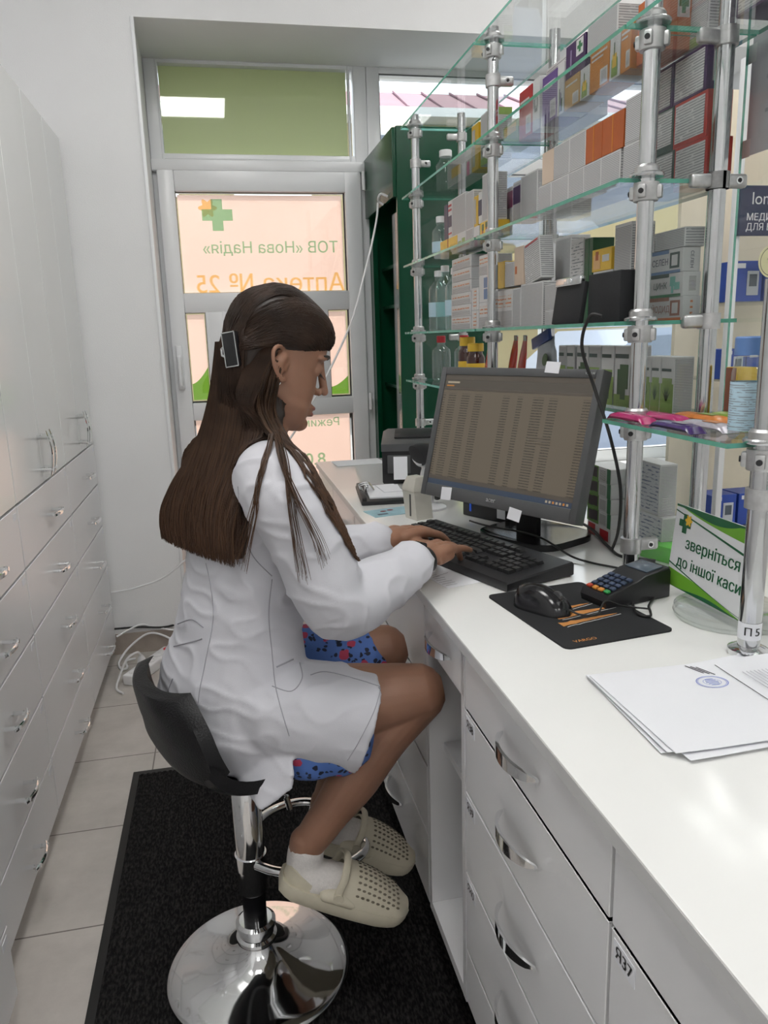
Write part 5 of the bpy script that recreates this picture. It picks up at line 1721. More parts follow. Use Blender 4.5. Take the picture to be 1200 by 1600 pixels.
bottle('plastic_bottle', .80, 2.79, CT + .0005, bp(.032, .19, .013), 'bottle_plastic', 'clear bottle standing on the counter behind the printer', (.0145, .189, .205, 'white_plastic'))
t = thing('lime_box', 'lime yellow box on the counter behind the printer', 'box', (.80, 2.66, CT + .0005))
MB().box((.03, 0, .045), (.06, .07, .09), mat('lime', hexc('c9d84a'), .4, var=.05), bev=.002).obj('carton', t)
MB().box((-.0006, 0, .045), (.001, .05, .05), 'p_fine').obj('label_panel', t)
# bottle on the snack shelf
bb = bottle('syrup_bottle', .752, 1.0, SH[0] + .0038, bp(.0245, .118, .019, .80), 'bottle_plastic', 'clear bottle with blue cap and printed label on the snack shelf', (.0225, .120, .146, 'cap_blue'))
printmat('p_label', hexc('b8d4e2'), (.28, .34, .40), 300, 'Z', .5, .52)
MB().lathe([(.0248, .012), (.0251, .012), (.0251, .082), (.0248, .082)], 'p_label', 32, cap=False).obj('label_band', bb)
def pouch(name, p, q, wd, th, m, label, stripe=None, group=None):
    """flow-wrap bar lying from p to q"""
    p, q = V(p), V(q)
    d = (q - p)
    L_ = d.length
    t = thing(name, label, 'snack bar', p.lerp(q, .5), math.atan2(d.y, d.x), group)
    rg = []
    for i in range(15):
        s = -1 + i / 7
        k = (1 - abs(s) ** 6) ** .5 if abs(s) < 1 else 0
        ww = wd / 2 * (.92 + .08 * k)
        hh = th * k + .0012
        rg.append([V((s * L_ / 2, ww * math.cos(a), max(.0003, th * .5 * (1) * 0 + hh * .5 * (1 + math.sin(a))))) for a in [2 * PI * c / 14 for c in range(14)]])
    b = MB().loft(rg, m)
    b.obj('wrapper', t)
    if stripe:
        MB().box((L_ * .12, 0, th + .0012), (L_ * .30, wd * .5, .0005), stripe).obj('print', t)
    return t
mat('wrap_pink', hexc('a81e62'), .25, var=.08, vscale=60, coat=.3)
mat('wrap_violet', hexc('3a2160'), .25, var=.08, vscale=60, coat=.3)
mat('wrap_orange', hexc('c87a3a'), .3, var=.2, vscale=70, coat=.3)
mat('wrap_green', hexc('7f9a3c'), .3, var=.2, vscale=70, coat=.3)
mat('wrap_silver', hexc('b9b4bd'), .25, var=.1, vscale=60, metal=.3)
zz = SH[0] + .0038
pouch('snack_bar', (.712, 1.318, zz), (.716, 1.200, zz), .034, .014, 'wrap_pink', 'magenta snack bar at the front edge of the snack shelf, nearest the monitor')
pouch('snack_bar', (.762, 1.312, zz), (.768, 1.175, zz), .034, .014, 'wrap_pink', 'magenta snack bar lying behind the first one')
pouch('snack_bar', (.712, 1.172, zz), (.712, 1.055, zz), .034, .013, 'wrap_violet', 'dark violet snack bar at the front edge of the snack shelf', 'wrap_silver')
pouch('snack_bar', (.757, 1.16, zz), (.762, 1.045, zz), .034, .013, 'wrap_silver', 'silver and orange snack bar between the violet one and the bottle', 'wrap_orange')
pouch('snack_bar', (.812, 1.27, zz), (.818, 1.13, zz), .036, .014, 'wrap_orange', 'orange patterned snack bar in the back row of the snack shelf', 'wrap_green')
pouch('snack_bar', (.862, 1.24, zz), (.868, 1.11, zz), .036, .014, 'wrap_green', 'green patterned snack bar in the back row of the snack shelf', 'wrap_orange')
t = thing('tea_carton', 'upright brown and yellow carton at the back of the snack shelf', 'carton', (.905, 1.225, zz))
MB().box((0, 0, .045), (.03, .045, .09), 'c_yellow', bev=.001).obj('carton', t)
MB().box((-.0155, 0.008, .045), (.001, .028, .088), 'c_brownc').obj('side_print', t)
t = thing('tea_carton', 'low pale carton with a green base at the back of the snack shelf', 'carton', (.905, 1.155, zz))
MB().box((0, 0, .028), (.03, .06, .056), 'card_white', bev=.001).obj('carton', t)
MB().box((-.0155, 0, .010), (.001, .058, .018), 'c_leafd').obj('green_base', t)
# red foil pouches and the blue and white refill bag behind the monitor top
mat('foil_red', hexc('b23424'), .25, var=.1, coat=.3)
mat('foil_silver', hexc('a9aaa8'), .25, metal=.5, var=.1)
mat('bag_white', hexc('aeb4ba'), .35, var=.08, vscale=30)
mat('bag_blue', hexc('24407f'), .35, var=.2, vscale=40)
def sachet(x, y, z, h, wd, lean, m, label, m2='foil_silver'):
    t = thing('foil_pouch', label, 'pouch', (x, y, z))
    rg = []
    for i in range(13):
        s = i / 12
        th = .011 * math.sin(PI * min(1, s * 1.05 + .06)) ** .6 * (1 - s * .7) + .0012
        ww = wd / 2 * (1 - .45 * max(0, s - .7) / .3)
        c = V((lean[0] * s, lean[1] * s, h * s))
        rg.append([c + V((th * math.cos(a), ww * math.sin(a), 0)) for a in [2 * PI * k / 14 for k in range(14)]])
    MB().loft(rg, m).obj('pouch', t)
    MB().box((lean[0] * .96, lean[1] * .96, h * .97), (.004, wd * .5, .016), m2, bev=.001).obj('top_seal', t)
    return t
y_ = SH[0] + .0038
sachet(.81, 2.31, y_, .16, .05, (0, -.05), 'foil_red', 'red foil pouch leaning left of the middle pole')
sachet(.86, 2.24, y_, .15, .05, (0, -.05), 'foil_red', 'red foil pouch half hidden behind the middle pole')
sachet(.84, 2.115, y_, .15, .045, (0, -.045), 'foil_red', 'red and silver foil pouch leaning right of the middle pole')
t = thing('refill_bag', 'grey white refill bag with a blue top behind the monitor', 'bag', (.850, 1.945, y_))
rg = []
for i in range(13):
    s = i / 12
    th = .022 * (1 - s) ** .7 + .002
    rg.append([V((th * math.cos(a), .062 * (1 - .12 * s) * math.sin(a) + (.010 * s if s > .8 else 0), .150 * s)) for a in [2 * PI * k / 20 for k in range(20)]])
MB().loft(rg, 'bag_white').obj('bag', t)
b = MB()
b.box((-.008, .02, .142), (.010, .115, .030), 'bag_blue', bev=.003, rot=M.Rotation(R(-14), 4, 'X'))
b.obj('blue_top', t)
MB().lathe([(0, 0), (.016, 0), (.016, .001), (0, .001)], 'c_leafd', 20, x=frame((-.0185, -.03, .09), (0, -1, 0), (.12, 0, 1))).obj('green_seal', t)
# black box and clipboard standing on the second shelf
y_ = SH[1] + .0038
t = thing('black_box', 'matt black box on the second shelf beside the pole', 'box', (.735, 1.372, y_))
MB().box((0, 0, .045), (.050, .125, .090), 'cloth_black', bev=.002).obj('body', t)
t = thing('standing_clipboard', 'black clipboard with a metal clip standing on the second shelf', 'clipboard', (.705, 1.505, y_))
b = MB().box((0, 0, .040), (.010, .130, .080), 'cloth_black', bev=.002, rot=M.Rotation(R(8), 4, 'Y'))
b.obj('board', t)
b = MB()
b.box((.002, .005, .083), (.012, .115, .018), 'chrome_dull', bev=.003, rot=M.Rotation(R(8), 4, 'Y'))
b.box((-.005, .0, .084), (.004, .03, .010), 'chrome', bev=.001)
b.obj('clip', t)
# ------------------------------------------------------------------ the seated person
mat('skin', hexc('936c57'), .5, var=.05, vscale=25, sss=.12, bump=.06, bscale=400)
mat('lips', hexc('9a6258'), .4, var=.05)
mat('hair_base', hexc('221712'), .45, var=.25, vscale=40)
mat('coat_cloth', (.60, .60, .645), .75, var=.015, vscale=15, bump=.12, bscale=900)
mat('coat_seam', (.34, .34, .38), .8, var=.03)
mat('sock_cloth', (.74, .71, .69), .9, var=.05, vscale=200, bump=.3, bscale=500)
mat('clog_foam', hexc('cfc8b4'), .55, var=.03, vscale=60)
mat('hole_dark', hexc('6b6455'), .8, var=.1)
def floral():
    m = bpy.data.materials.new('dress_floral')
    m.use_nodes = True
    N_, L = m.node_tree.nodes, m.node_tree.links
    b = N_['Principled BSDF']
    b.inputs['Roughness'].default_value = .75
    tc = N_.new('ShaderNodeTexCoord')
    n0 = N_.new('ShaderNodeTexNoise')
    n0.inputs['Scale'].default_value = 40
    L.new(tc.outputs['Object'], n0.inputs[0])
    ad = N_.new('ShaderNodeMix')
    ad.data_type = 'RGBA'
    ad.blend_type = 'ADD'
    ad.inputs[0].default_value = .02
    L.new(tc.outputs['Object'], ad.inputs[6])
    L.new(n0.outputs[1], ad.inputs[7])
    v = N_.new('ShaderNodeTexVoronoi')
    v.inputs['Scale'].default_value = 34
    L.new(ad.outputs[2], v.inputs[0])
    v2 = N_.new('ShaderNodeTexVoronoi')
    v2.inputs['Scale'].default_value = 95
    L.new(ad.outputs[2], v2.inputs[0])
    r1 = N_.new('ShaderNodeMapRange')
    r1.inputs[1].default_value = .34
    r1.inputs[2].default_value = .30
    L.new(v.outputs['Distance'], r1.inputs[0])
    r2 = N_.new('ShaderNodeMapRange')
    r2.inputs[1].default_value = .46
    r2.inputs[2].default_value = .38
    L.new(v2.outputs['Distance'], r2.inputs[0])
    g = N_.new('ShaderNodeMath')
    g.operation = 'GREATER_THAN'
    L.new(v2.outputs['Color'], g.inputs[0])
    g.inputs[1].default_value = .48
    k2 = N_.new('ShaderNodeMath')
    k2.operation = 'MULTIPLY'
    L.new(r2.outputs[0], k2.inputs[0])
    L.new(g.outputs[0], k2.inputs[1])
    a = N_.new('ShaderNodeMix')
    a.data_type = 'RGBA'
    a.inputs[6].default_value = (*hexc('5274b8'), 1)
    a.inputs[7].default_value = (*hexc('1b2238'), 1)
    L.new(k2.outputs[0], a.inputs[0])
    g2 = N_.new('ShaderNodeMath')
    g2.operation = 'GREATER_THAN'
    L.new(v.outputs['Color'], g2.inputs[0])
    g2.inputs[1].default_value = .42
    k1 = N_.new('ShaderNodeMath')
    k1.operation = 'MULTIPLY'
    L.new(r1.outputs[0], k1.inputs[0])
    L.new(g2.outputs[0], k1.inputs[1])
    c = N_.new('ShaderNodeMix')
    c.data_type = 'RGBA'
    L.new(k1.outputs[0], c.inputs[0])
    L.new(a.outputs[2], c.inputs[6])
    c.inputs[7].default_value = (*hexc('b03a55'), 1)
    L.new(c.outputs[2], b.inputs['Base Color'])
    MATS['dress_floral'] = m
floral()
def hairmat(name, c0, c1):
    m = bpy.data.materials.new(name)
    m.use_nodes = True
    N_, L = m.node_tree.nodes, m.node_tree.links
    b = N_['Principled BSDF']
    b.inputs['Roughness'].default_value = .38
    b.inputs['Specular IOR Level'].default_value = .28
    tc = N_.new('ShaderNodeTexCoord')
    n = N_.new('ShaderNodeTexNoise')
    n.inputs['Scale'].default_value = 25
    L.new(tc.outputs['Object'], n.inputs[0])
    r = N_.new('ShaderNodeValToRGB')
    r.color_ramp.elements[0].position = .35
    r.color_ramp.elements[0].color = (*c0, 1)
    r.color_ramp.elements[1].position = .7
    r.color_ramp.elements[1].color = (*c1, 1)
    L.new(n.outputs[0], r.inputs[0])
    # ends grown out lighter than the roots
    sp = N_.new('ShaderNodeSeparateXYZ')
    L.new(tc.outputs['Object'], sp.inputs[0])
    g = N_.new('ShaderNodeMapRange')
    g.inputs[1].default_value = 1.22
    g.inputs[2].default_value = .96
    L.new(sp.outputs[2], g.inputs[0])
    mx = N_.new('ShaderNodeMix')
    mx.data_type = 'RGBA'
    L.new(g.outputs[0], mx.inputs[0])
    L.new(r.outputs[0], mx.inputs[6])
    mx.inputs[7].default_value = (*[q * 1.45 for q in c1], 1)
    L.new(mx.outputs[2], b.inputs['Base Color'])
    MATS[name] = m
hairmat('hair_strand', hexc('261a13'), hexc('3d2c22'))
hairmat('hair_tip', hexc('332419'), hexc('4c3729'))

TB = R(25)
F_ = V((math.cos(TB), math.sin(TB), 0))
Q_ = V((math.sin(TB), -math.cos(TB), 0))       # the person's right
UP = V((0, 0, 1))
def remesh(mb, voxel, smooth=6, fac=.5, name='tmp', m=None, post=None):
    me = mb.mesh(name)
    o = bpy.data.objects.new(name, me)
    COL.objects.link(o)
    md = o.modifiers.new('r', 'REMESH')
    md.mode = 'VOXEL'
    md.voxel_size = voxel
    if smooth:
        sm = o.modifiers.new('s', 'SMOOTH')
        sm.factor = fac
        sm.iterations = smooth
    dg = bpy.context.evaluated_depsgraph_get()
    dg.update()
    out = bpy.data.meshes.new_from_object(o.evaluated_get(dg))
    bpy.data.objects.remove(o)
    out.materials.clear()
    if m: out.materials.append(MATS[m])
    out.polygons.foreach_set('use_smooth', [True] * len(out.polygons))
    if post:
        nv = len(out.vertices)
        cs, ns = [0.0] * (nv * 3), [0.0] * (nv * 3)
        out.vertices.foreach_get('co', cs)
        out.vertices.foreach_get('normal', ns)
        new = []
        for k in range(nv):
            new.extend(post(V(cs[3 * k:3 * k + 3]), V(ns[3 * k:3 * k + 3])))
        out.vertices.foreach_set('co', new)
        out.update()
    return out
def link(me, name, parent):
    me.name = name
    o = bpy.data.objects.new(name, me)
    COL.objects.link(o)
    o.parent = parent
    return o
def interp(P, r, n):
    pts = cat_rom(P, n)
    K = len(P) - 1
    rs = []
    for i in range(len(pts)):
        t = i / n
        k = min(int(t), K - 1)
        u = t - k
        u = u * u * (3 - 2 * u) * .5 + u * .5
        rs.append(r[k] * (1 - u) + r[k + 1] * u)
    return pts, rs
def limb(mb, P, r, m='skin', n=6, seg=18, flat=1, up=None):
    pts, rs = interp(P, r, n)
    # rounded ends
    d0 = (pts[0] - pts[1]).normalized()
    d1 = (pts[-1] - pts[-2]).normalized()
    pre, prr, suf, sur = [], [], [], []
    for k in (1.0, .92, .72, .4):
        c = math.sqrt(1 - k * k * .98)
        if k < 1:
            suf.append(pts[-1] + d1 * rs[-1] * math.sqrt(1 - k * k))
            sur.append(rs[-1] * k)
            pre.insert(0, pts[0] + d0 * rs[0] * math.sqrt(1 - k * k))
            prr.insert(0, rs[0] * k)
    mb.tube(pre + pts + suf, prr + rs + sur, m, seg, flat=flat, up=up)
def sring(c, a, b, hw, hd, n=28, p=2.3):
    out = []
    for k in range(n):
        t = 2 * PI * k / n
        x, y = math.cos(t), math.sin(t)
        s = (abs(x) ** p + abs(y) ** p) ** (-1 / p)
        out.append(V(c) + V(a) * hw * x * s + V(b) * hd * y * s)
    return out

person = thing('person', 'woman in a white coat typing on the bar stool, long brown hair', 'person', (0, 0, 0))

# head frame (forward, right, up) leaning towards the keyboard
hy, hp = R(10), R(19)
HF = V((math.cos(hy) * math.cos(hp), math.sin(hy) * math.cos(hp), -math.sin(hp)))
HU = V((math.cos(hy) * math.sin(hp), math.sin(hy) * math.sin(hp), math.cos(hp)))
HR = HF.cross(HU)
HO = V((.098, 1.408, 1.257))
HS = .97
def hd(f, r, u):
    return HO + (HF * f + HR * r + HU * u) * HS
slices = [(-.110, .064, .034, .010), (-.104, .073, .018, .022), (-.094, .079, .002, .034), (-.080, .0805, -.014, .044), (-.062, .0815, -.034, .052), (-.045, .083, -.05, .059), (-.026, .0835, -.066, .064),
          (-.005, .081, -.070, .0675), (.012, .0775, -.076, .070), (.024, .080, -.080, .072), (.036, .086, -.084, .0735), (.055, .0855, -.086, .074), (.078, .078, -.083, .071), (.098, .063, -.082, .062), (.114, .040, -.062, .047), (.124, .012, -.038, .028), (.127, -.008, -.02, .010)]
def head_ring(u, ff, fb, w_, grow=0, n=36):
    fc = -.012 if u > -.05 else (ff * .35)
    out = []
    for k in range(n):
        t = 2 * PI * k / n
        c, s_ = math.cos(t), math.sin(t)
        if c >= 0:
            e = 2.15
            q = (abs(c) ** e + abs(s_) ** e) ** (-1 / e)
            f = fc + (ff + grow - fc) * c * q
            r = (w_ + grow) * s_ * q
        else:
            f = fc + (fc - fb + grow) * c
            r = (w_ + grow) * s_
        out.append(hd(f, r, u))
    return out
body = MB()
body.loft([head_ring(*s) for s in slices], 'skin')
limb(body, [hd(.079, 0, .036), hd(.086, 0, .016), hd(.096, 0, -.006), hd(.104, 0, -.022)], [.007, .0068, .0076, .0078], n=4, seg=12)
for s in (-1, 1):
    body.sph(hd(.0905, s * .0095, -.026), .0075, 'skin', 10)
    body.sph(hd(.0675, s * .031, .012), .0125, 'skin', 12)                    # lidded eye
    limb(body, [hd(.083, s * .008, .034), hd(.080, s * .030, .037), hd(.064, s * .05, .032)], [.0035, .0045, .004], n=3, seg=10)
limb(body, [hd(.073, -.022, -.060), hd(.084, -.010, -.0575), hd(.088, 0, -.0585), hd(.084, .010, -.0575), hd(.073, .022, -.060)], [.003, .0055, .0058, .0055, .003], n=3, seg=10)
limb(body, [hd(.073, -.020, -.063), hd(.083, -.009, -.0685), hd(.086, 0, -.0695), hd(.083, .009, -.0685), hd(.073, .020, -.063)], [.003, .0058, .0065, .0058, .003], n=3, seg=10)
body.sph(hd(.072, 0, -.093), (.017, .017, .014), 'skin', 14)
def ear(s):
    o = V((-.004, s * .069, -.002))
    def e(a, b, c=0): return hd(o.x + a - b * .25, o.y + s * (c + .004 - a * .45), o.z + b)
    body_ = body
    limb(body_, [e(.004, -.004), e(.010, .012), e(.004, .026), e(-.010, .030, .004), e(-.022, .022, .008), e(-.024, .006, .008), e(-.017, -.012, .006), e(-.006, -.024, .002), e(.004, -.022)], [.0035, .0038, .004, .0042, .0042, .004, .004, .0058, .004], n=4, seg=8)
    limb(body_, [e(-.002, .012, -.003), e(-.010, .004, -.002), e(-.008, -.008, -.003)], [.0115, .0125, .0095], n=3, seg=10)
    limb(body_, [e(.002, .0), e(.003, -.006)], [.0045, .0045], n=2, seg=8)
ear(1)
ear(-1)
NB = V((.048, 1.402, 1.105))
limb(body, [hd(-.018, 0, -.025), hd(-.020, 0, -.075), NB + V((.012, 0, .03)), NB + V((0, 0, -.04))], [.054, .050, .052, .066], seg=24)
# torso under the clothes
C_ = lambda f, z, r=0: V((-.03, 1.405, 0)) + F_ * f + Q_ * r + UP * z
tor = [(.03, .545, .10, .06), (.03, .58, .145, .085), (.026, .64, .150, .095), (.028, .72, .128, .086), (.036, .80, .115, .078), (.052, .88, .122, .080), (.066, .96, .138, .080), (.076, 1.03, .148, .070), (.080, 1.075, .125, .056), (.082, 1.105, .075, .046)]
body.loft([sring(C_(f, z), Q_, F_, hw, hd_) for f, z, hw, hd_ in tor], 'skin')
SR, ER, WR = V((.085, 1.242, 1.055)), V((.160, 1.222, .872)), V((.336, 1.327, .894))
SL, EL, WL = V((-.005, 1.545, 1.045)), V((.095, 1.470, .872)), V((.296, 1.478, .894))
limb(body, [SR, SR.lerp(ER, .5), ER, ER.lerp(WR, .35), WR], [.046, .042, .038, .036, .0235])
limb(body, [SL, SL.lerp(EL, .5), EL, EL.lerp(WL, .35), WL], [.046, .042, .038, .036, .0235])
HRt, KR, AR = V((.02, 1.325, .615)), V((.312, 1.283, .652)), V((.092, 1.282, .368))
HLt, KL_, AL = V((-.045, 1.49, .615)), V((.286, 1.458, .668)), V((.150, 1.452, .335))
limb(body, [HRt, HRt.lerp(KR, .5) + V((0, 0, .005)), HRt.lerp(KR, .85), KR], [.072, .074, .063, .056], seg=24)
limb(body, [KR + V((0, 0, -.004)), KR.lerp(AR, .25) + V((-.012, 0, -.006)), KR.lerp(AR, .5) + V((-.010, 0, -.010)), KR.lerp(AR, .8), AR], [.053, .050, .0475, .036, .031], seg=22)
limb(body, [HLt, HLt.lerp(KL_, .5) + V((0, 0, .005)), HLt.lerp(KL_, .85), KL_], [.072, .074, .061, .054], seg=24)
limb(body, [KL_, KL_.lerp(AL, .25) + V((-.012, 0, -.006)), KL_.lerp(AL, .5) + V((-.010, 0, -.008)), KL_.lerp(AL, .8), AL], [.051, .051, .048, .036, .031], seg=22)
# feet
def foot_frame(A, T):
    d = (T - A).normalized()
    side = d.cross(UP).normalized()
    return d, side, side.cross(d)
FD = {}
for k, A, H_, T_ in (('R', AR, V((.056, 1.279, .291)), V((.255, 1.262, .205))), ('L', AL, V((.118, 1.452, .262)), V((.312, 1.440, .170)))):
    d, sd, n_ = foot_frame(H_, T_)
    FD[k] = (A, H_, T_, d, sd, n_)
    limb(body, [A + V((0, 0, .01)), A + V((-.004, 0, -.03)), H_ + d * .03 + n_ * .028], [.031, .031, .033], seg=16)
    limb(body, [H_ + d * .03 + n_ * .030, H_ + d * .10 + n_ * .032, H_ + d * .19 + n_ * .020], [.030, .032, .024], seg=16, flat=1.2, up=n_)
# hands
def hand(W, d, side, ups, thumb, arch, ext, ro=0):
    """W wrist, d finger direction, side towards the thumb; ext = straightness per finger (index..little)"""
    d = d.normalized()
    side = (side - d * side.dot(d)).normalized()
    z = d.cross(side)
    if z.z < 0: z = -z
    if ro:
        q = M.Rotation(ro, 3, d)
        side, z = q @ side, q @ z
    P = lambda x, y, h: W + d * (x * 1.08) + side * (y * 1.14) + z * h
    limb(body, [P(-.028, 0, 0), P(.0, 0, .001), P(.03, 0, .004)], [.0225, .0215, .019], seg=16, flat=1.25, up=z)
    rows_ = ((.027, .0105), (.009, .0115), (-.009, .011), (-.026, .0095))
    mcp = []
    for i, (y, rr) in enumerate(rows_):
        xk = (.080, .083, .079, .071)[i]
        k = P(xk, y, arch - abs(i - 1.3) * .002)
        mcp.append(k)
        limb(body, [P(.008, y * .62, .003), P(xk * .55, y * .92, .006 + arch * .4), k], [.0125, .0118, rr * .98], seg=12, n=4)
    body.sph(P(.04, .0, .004), (.026, .026, .012), 'skin', 12)
    limb(body, [P(.018, -.020, -.004), P(.052, -.024, -.003)], [.013, .012], seg=12)
    ln = ((.043, .026, .021), (.047, .029, .022), (.044, .028, .022), (.036, .023, .020))
    for i in range(4):
        p = mcp[i]
        e = ext[i]
        ang = -(.10 + .18 * (1 - e)) + (.10 if e < .6 else 0)
        pts, rr = [p], [rows_[i][1]]
        sp = (1.5 - i) * .075
        for j in range(3):
            ang -= ((.18, .62, .50)[j] * (1 - e) + (.04, .06, .05)[j])
            dirv = d * math.cos(ang) + z * math.sin(ang) + side * sp * math.cos(ang)
            p = p + dirv.normalized() * ln[i][j]
            pts.append(p)
            rr.append((.0082, .0074, .0060)[j] * (1 if i < 3 else .9))
        limb(body, pts, rr, seg=12, n=4)
        NAILS.append((pts[-1], (pts[-1] - pts[-2]).normalized(), side, i))
    t = thumb
    limb(body, [P(.016, .016, -.004), P(.038, .034, -.010 + t), P(.066, .040, -.018 + t), P(.092, .034, -.024 + t)], [.0135, .0118, .0092, .0066], seg=12, n=4)
    NAILS.append((P(.092, .034, -.024 + t), (P(.092, .034, -.024 + t) - P(.066, .04, -.018 + t)).normalized(), side, 4))
NAILS = []
hand(WR + V((.014, .018, 0)), V((.60, .80, -.07)), V((-.8, .6, 0)), None, .0, .008, (.35, .35, .5, .96))
hand(WL + V((.024, .016, 0)), V((.72, .68, -.08)), V((.68, -.72, 0)), None, .0, .008, (.72, .5, .42, .40))
bme = remesh(body, .0024, 4, .5, 'body', 'skin')
ob = link(bme, 'body', person)
# fingernails
b = MB()
mat('nail', hexc('c9a79a'), .2, var=.03)
for p, d, sd, i in NAILS:
    z = d.cross(sd)
    if z.z < 0: z = -z
    sd2 = z.cross(d).normalized()
    r_ = .0058
    b.loft([[p + d * (x - .002) + sd2 * (r_ * .82 * math.sin(a)) + z * (r_ * .80 * math.cos(a) + .0012 + hgt) for a in (-.85, -.4, 0, .4, .85)] for x, hgt in ((-.006, 0), (.003, .0001), (.0072, -.0014))], 'nail', cap=False, closed=False)
b.obj('fingernails', person)
# brows, lashes, lips tint, earring
b = MB()
for s in (-1, 1):
    limb(b, [hd(.0885, s * .010, .0365), hd(.0865, s * .025, .041), hd(.072, s * .045, .038)], [.0016, .0024, .0012], 'hair_base', n=4, seg=8, flat=1.6)
b.obj('eyebrows', person)
b = MB()
for s in (-1, 1):
    limb(b, [hd(.073, s * .018, .006), hd(.0815, s * .029, .003), hd(.074, s * .043, .005)], [.0010, .0018, .0012], 'hair_base', n=4, seg=6)
    for k in range(9):
        t = k / 8
        p = hd(.073 + .0085 * math.sin(PI * t), s * (.018 + .025 * t), .006 - .003 * math.sin(PI * t))
        b.tube([p, p + (HF * .0075 - HU * .0055 + HR * s * (t - .4) * .004)], [.0006, .0002], 'hair_base', 4)
b.obj('eyelashes', person)
b = MB()
limb(b, [hd(.0785, -.019, -.0605), hd(.0875, -.009, -.0575), hd(.0915, 0, -.0585), hd(.0875, .009, -.0575), hd(.0785, .019, -.0605)], [.0015, .0038, .004, .0038, .0015], 'lips', n=4, seg=8)
limb(b, [hd(.078, -.017, -.064), hd(.0865, -.008, -.0690), hd(.090, 0, -.070), hd(.0865, .008, -.0690), hd(.078, .017, -.064)], [.0015, .0042, .0046, .0042, .0015], 'lips', n=4, seg=8)
b.obj('lips', person)
b = MB()
ec = hd(-.008, .074, -.030)
b.tube([ec + HF * .0065 * math.cos(a) + HU * .0075 * math.sin(a) for a in [2 * PI * k / 16 for k in range(16)]], .0012, 'chrome', 6, closed=True)
b.obj('hoop_earring', person)

# ---- coat
coat = MB()
cr = [(.024, .532, .140, .095), (.016, .555, .176, .124), (.012, .61, .186, .136), (.014, .69, .172, .120), (.030, .77, .150, .104), (.044, .83, .142, .100), (.058, .89, .146, .097), (.070, .96, .156, .092), (.078, 1.03, .162, .082), (.080, 1.075, .140, .068), (.078, 1.105, .092, .056), (.076, 1.120, .066, .050)]
def cwave(k, z):
    return 0
coat.loft([sring(C_(f, z), Q_, F_, hw, h_, 40) for f, z, hw, h_ in cr], 'coat_cloth')
limb(coat, [C_(.062, 1.07, .10), SR + V((-.006, .012, .004)), SR.lerp(ER, .5) + V((.004, -.002, -.004)), ER + V((.006, .0, -.010)), ER.lerp(WR, .5) + V((.0, .0, -.010)), ER.lerp(WR, .90)], [.060, .066, .063, .060, .053, .040], 'coat_cloth', seg=26)
limb(coat, [C_(.062, 1.07, -.10), SL + V((.006, -.012, .004)), SL.lerp(EL, .5), EL + V((.0, .0, -.006)), EL.lerp(WL, .5), EL.lerp(WL, .93)], [.060, .066, .062, .058, .051, .040], 'coat_cloth', seg=26)
# open cuffs: square-cut ends
for E_, W_, t0, t1 in ((ER, WR, .80, .97), (EL, WL, .84, .985)):
    a, c = E_.lerp(W_, t0), E_.lerp(W_, t1)
    coat.tube([a, a.lerp(c, .5), c, c + (c - a).normalized() * .0005], [.043, .042, .0405, .038], 'coat_cloth', 26)
# right lap panel: tube round the thigh cut square at the hem
def ob_ring(c, axis, up_, rw, ru, n=32, p=2.4):
    axis = axis.normalized()
    sd = axis.cross(up_).normalized()
    up2 = sd.cross(axis)
    return sring(c, sd, up2, rw, ru, n, p)
h0 = V((-.07, 1.345, .650))
hemc = V((.212, 1.268, .620))
hax = V((.90, -.08, -.30))
rg = []
for t in (0, .15, .35, .55, .75, .92, 1):
    c = h0.lerp(hemc, t) + V((0, 0, .010 * math.sin(PI * t)))
    axv = V((.95, -.1, .12)).lerp(hax, t)
    g_ = min(1, .62 + 1.1 * t)
    rg.append(ob_ring(c, axv, UP, (.104 - .012 * t) * g_, (.074 + .016 * t) * g_))
coat.loft(rg, 'coat_cloth')
# the corner of the front panel hanging below the thigh
# left lap panel, shorter
rg = []
l0, l1 = V((-.05, 1.49, .635)), V((.130, 1.478, .655))
for t in (0, .4, .8, 1):
    rg.append(ob_ring(l0.lerp(l1, t), V((.95, 0, .2)), UP, .102 - .006 * t, .106 - .012 * t))
coat.loft(rg, 'coat_cloth')
# tail of the back panel hanging over the edge of the seat
tail = [[(-.03, 1.345, .655), (.015, 1.310, .66), (.072, 1.285, .66)], [(-.03, 1.320, .60), (.020, 1.252, .605), (.073, 1.228, .61)], [(-.03, 1.270, .562), (.018, 1.226, .565), (.072, 1.203, .575)], [(-.022, 1.245, .545), (.016, 1.208, .540), (.070, 1.196, .549)], [(.006, 1.206, .520), (.011, 1.196, .512), (.040, 1.197, .530)]]
rg = []
for row in tail:
    c_ = cat_rom(row, 5)
    rg.append([p + V((0, -.0055, 0)) for p in c_] + [p + V((0, .0055, 0)) for p in c_[::-1]])
coat.loft(rg, 'coat_cloth')
# collar roll
col = [C_(.076 + .050 * math.cos(a), 1.122 + .012 * math.cos(a + PI), .056 * math.sin(a)) for a in [2 * PI * k / 24 for k in range(24)]]
coat.tube(col, .010, 'coat_cloth', 10, closed=True, flat=1.7, up=(0, 0, 1))
def wrinkle(co, n_):
    z = co.z
    # diagonal folds on sleeves and waist
    a = noise.noise(V((co.x * 9 + co.z * 14, co.y * 9, co.z * 10 - co.x * 6)))
    c = noise.noise(V((co.x * 26 - co.z * 18, co.y * 20, co.z * 30 + co.x * 12)) + V((5, 2, 1)))
    rid = (1 - abs(noise.noise(V((co.x * 12 + co.z * 20, co.y * 10, co.z * 16 - co.x * 10)) + V((9, 1, 4)))) * 2.2)
    s = .55 + .45 * min(1, max(0, (z - .6) / .3))
    return co + n_ * (a * .0040 + c * .0011 + max(0, rid) ** 3 * .0042) * s
cme = remesh(coat, .0042, 5, .5, 'coat', 'coat_cloth', wrinkle)
oc = link(cme, 'coat', person)
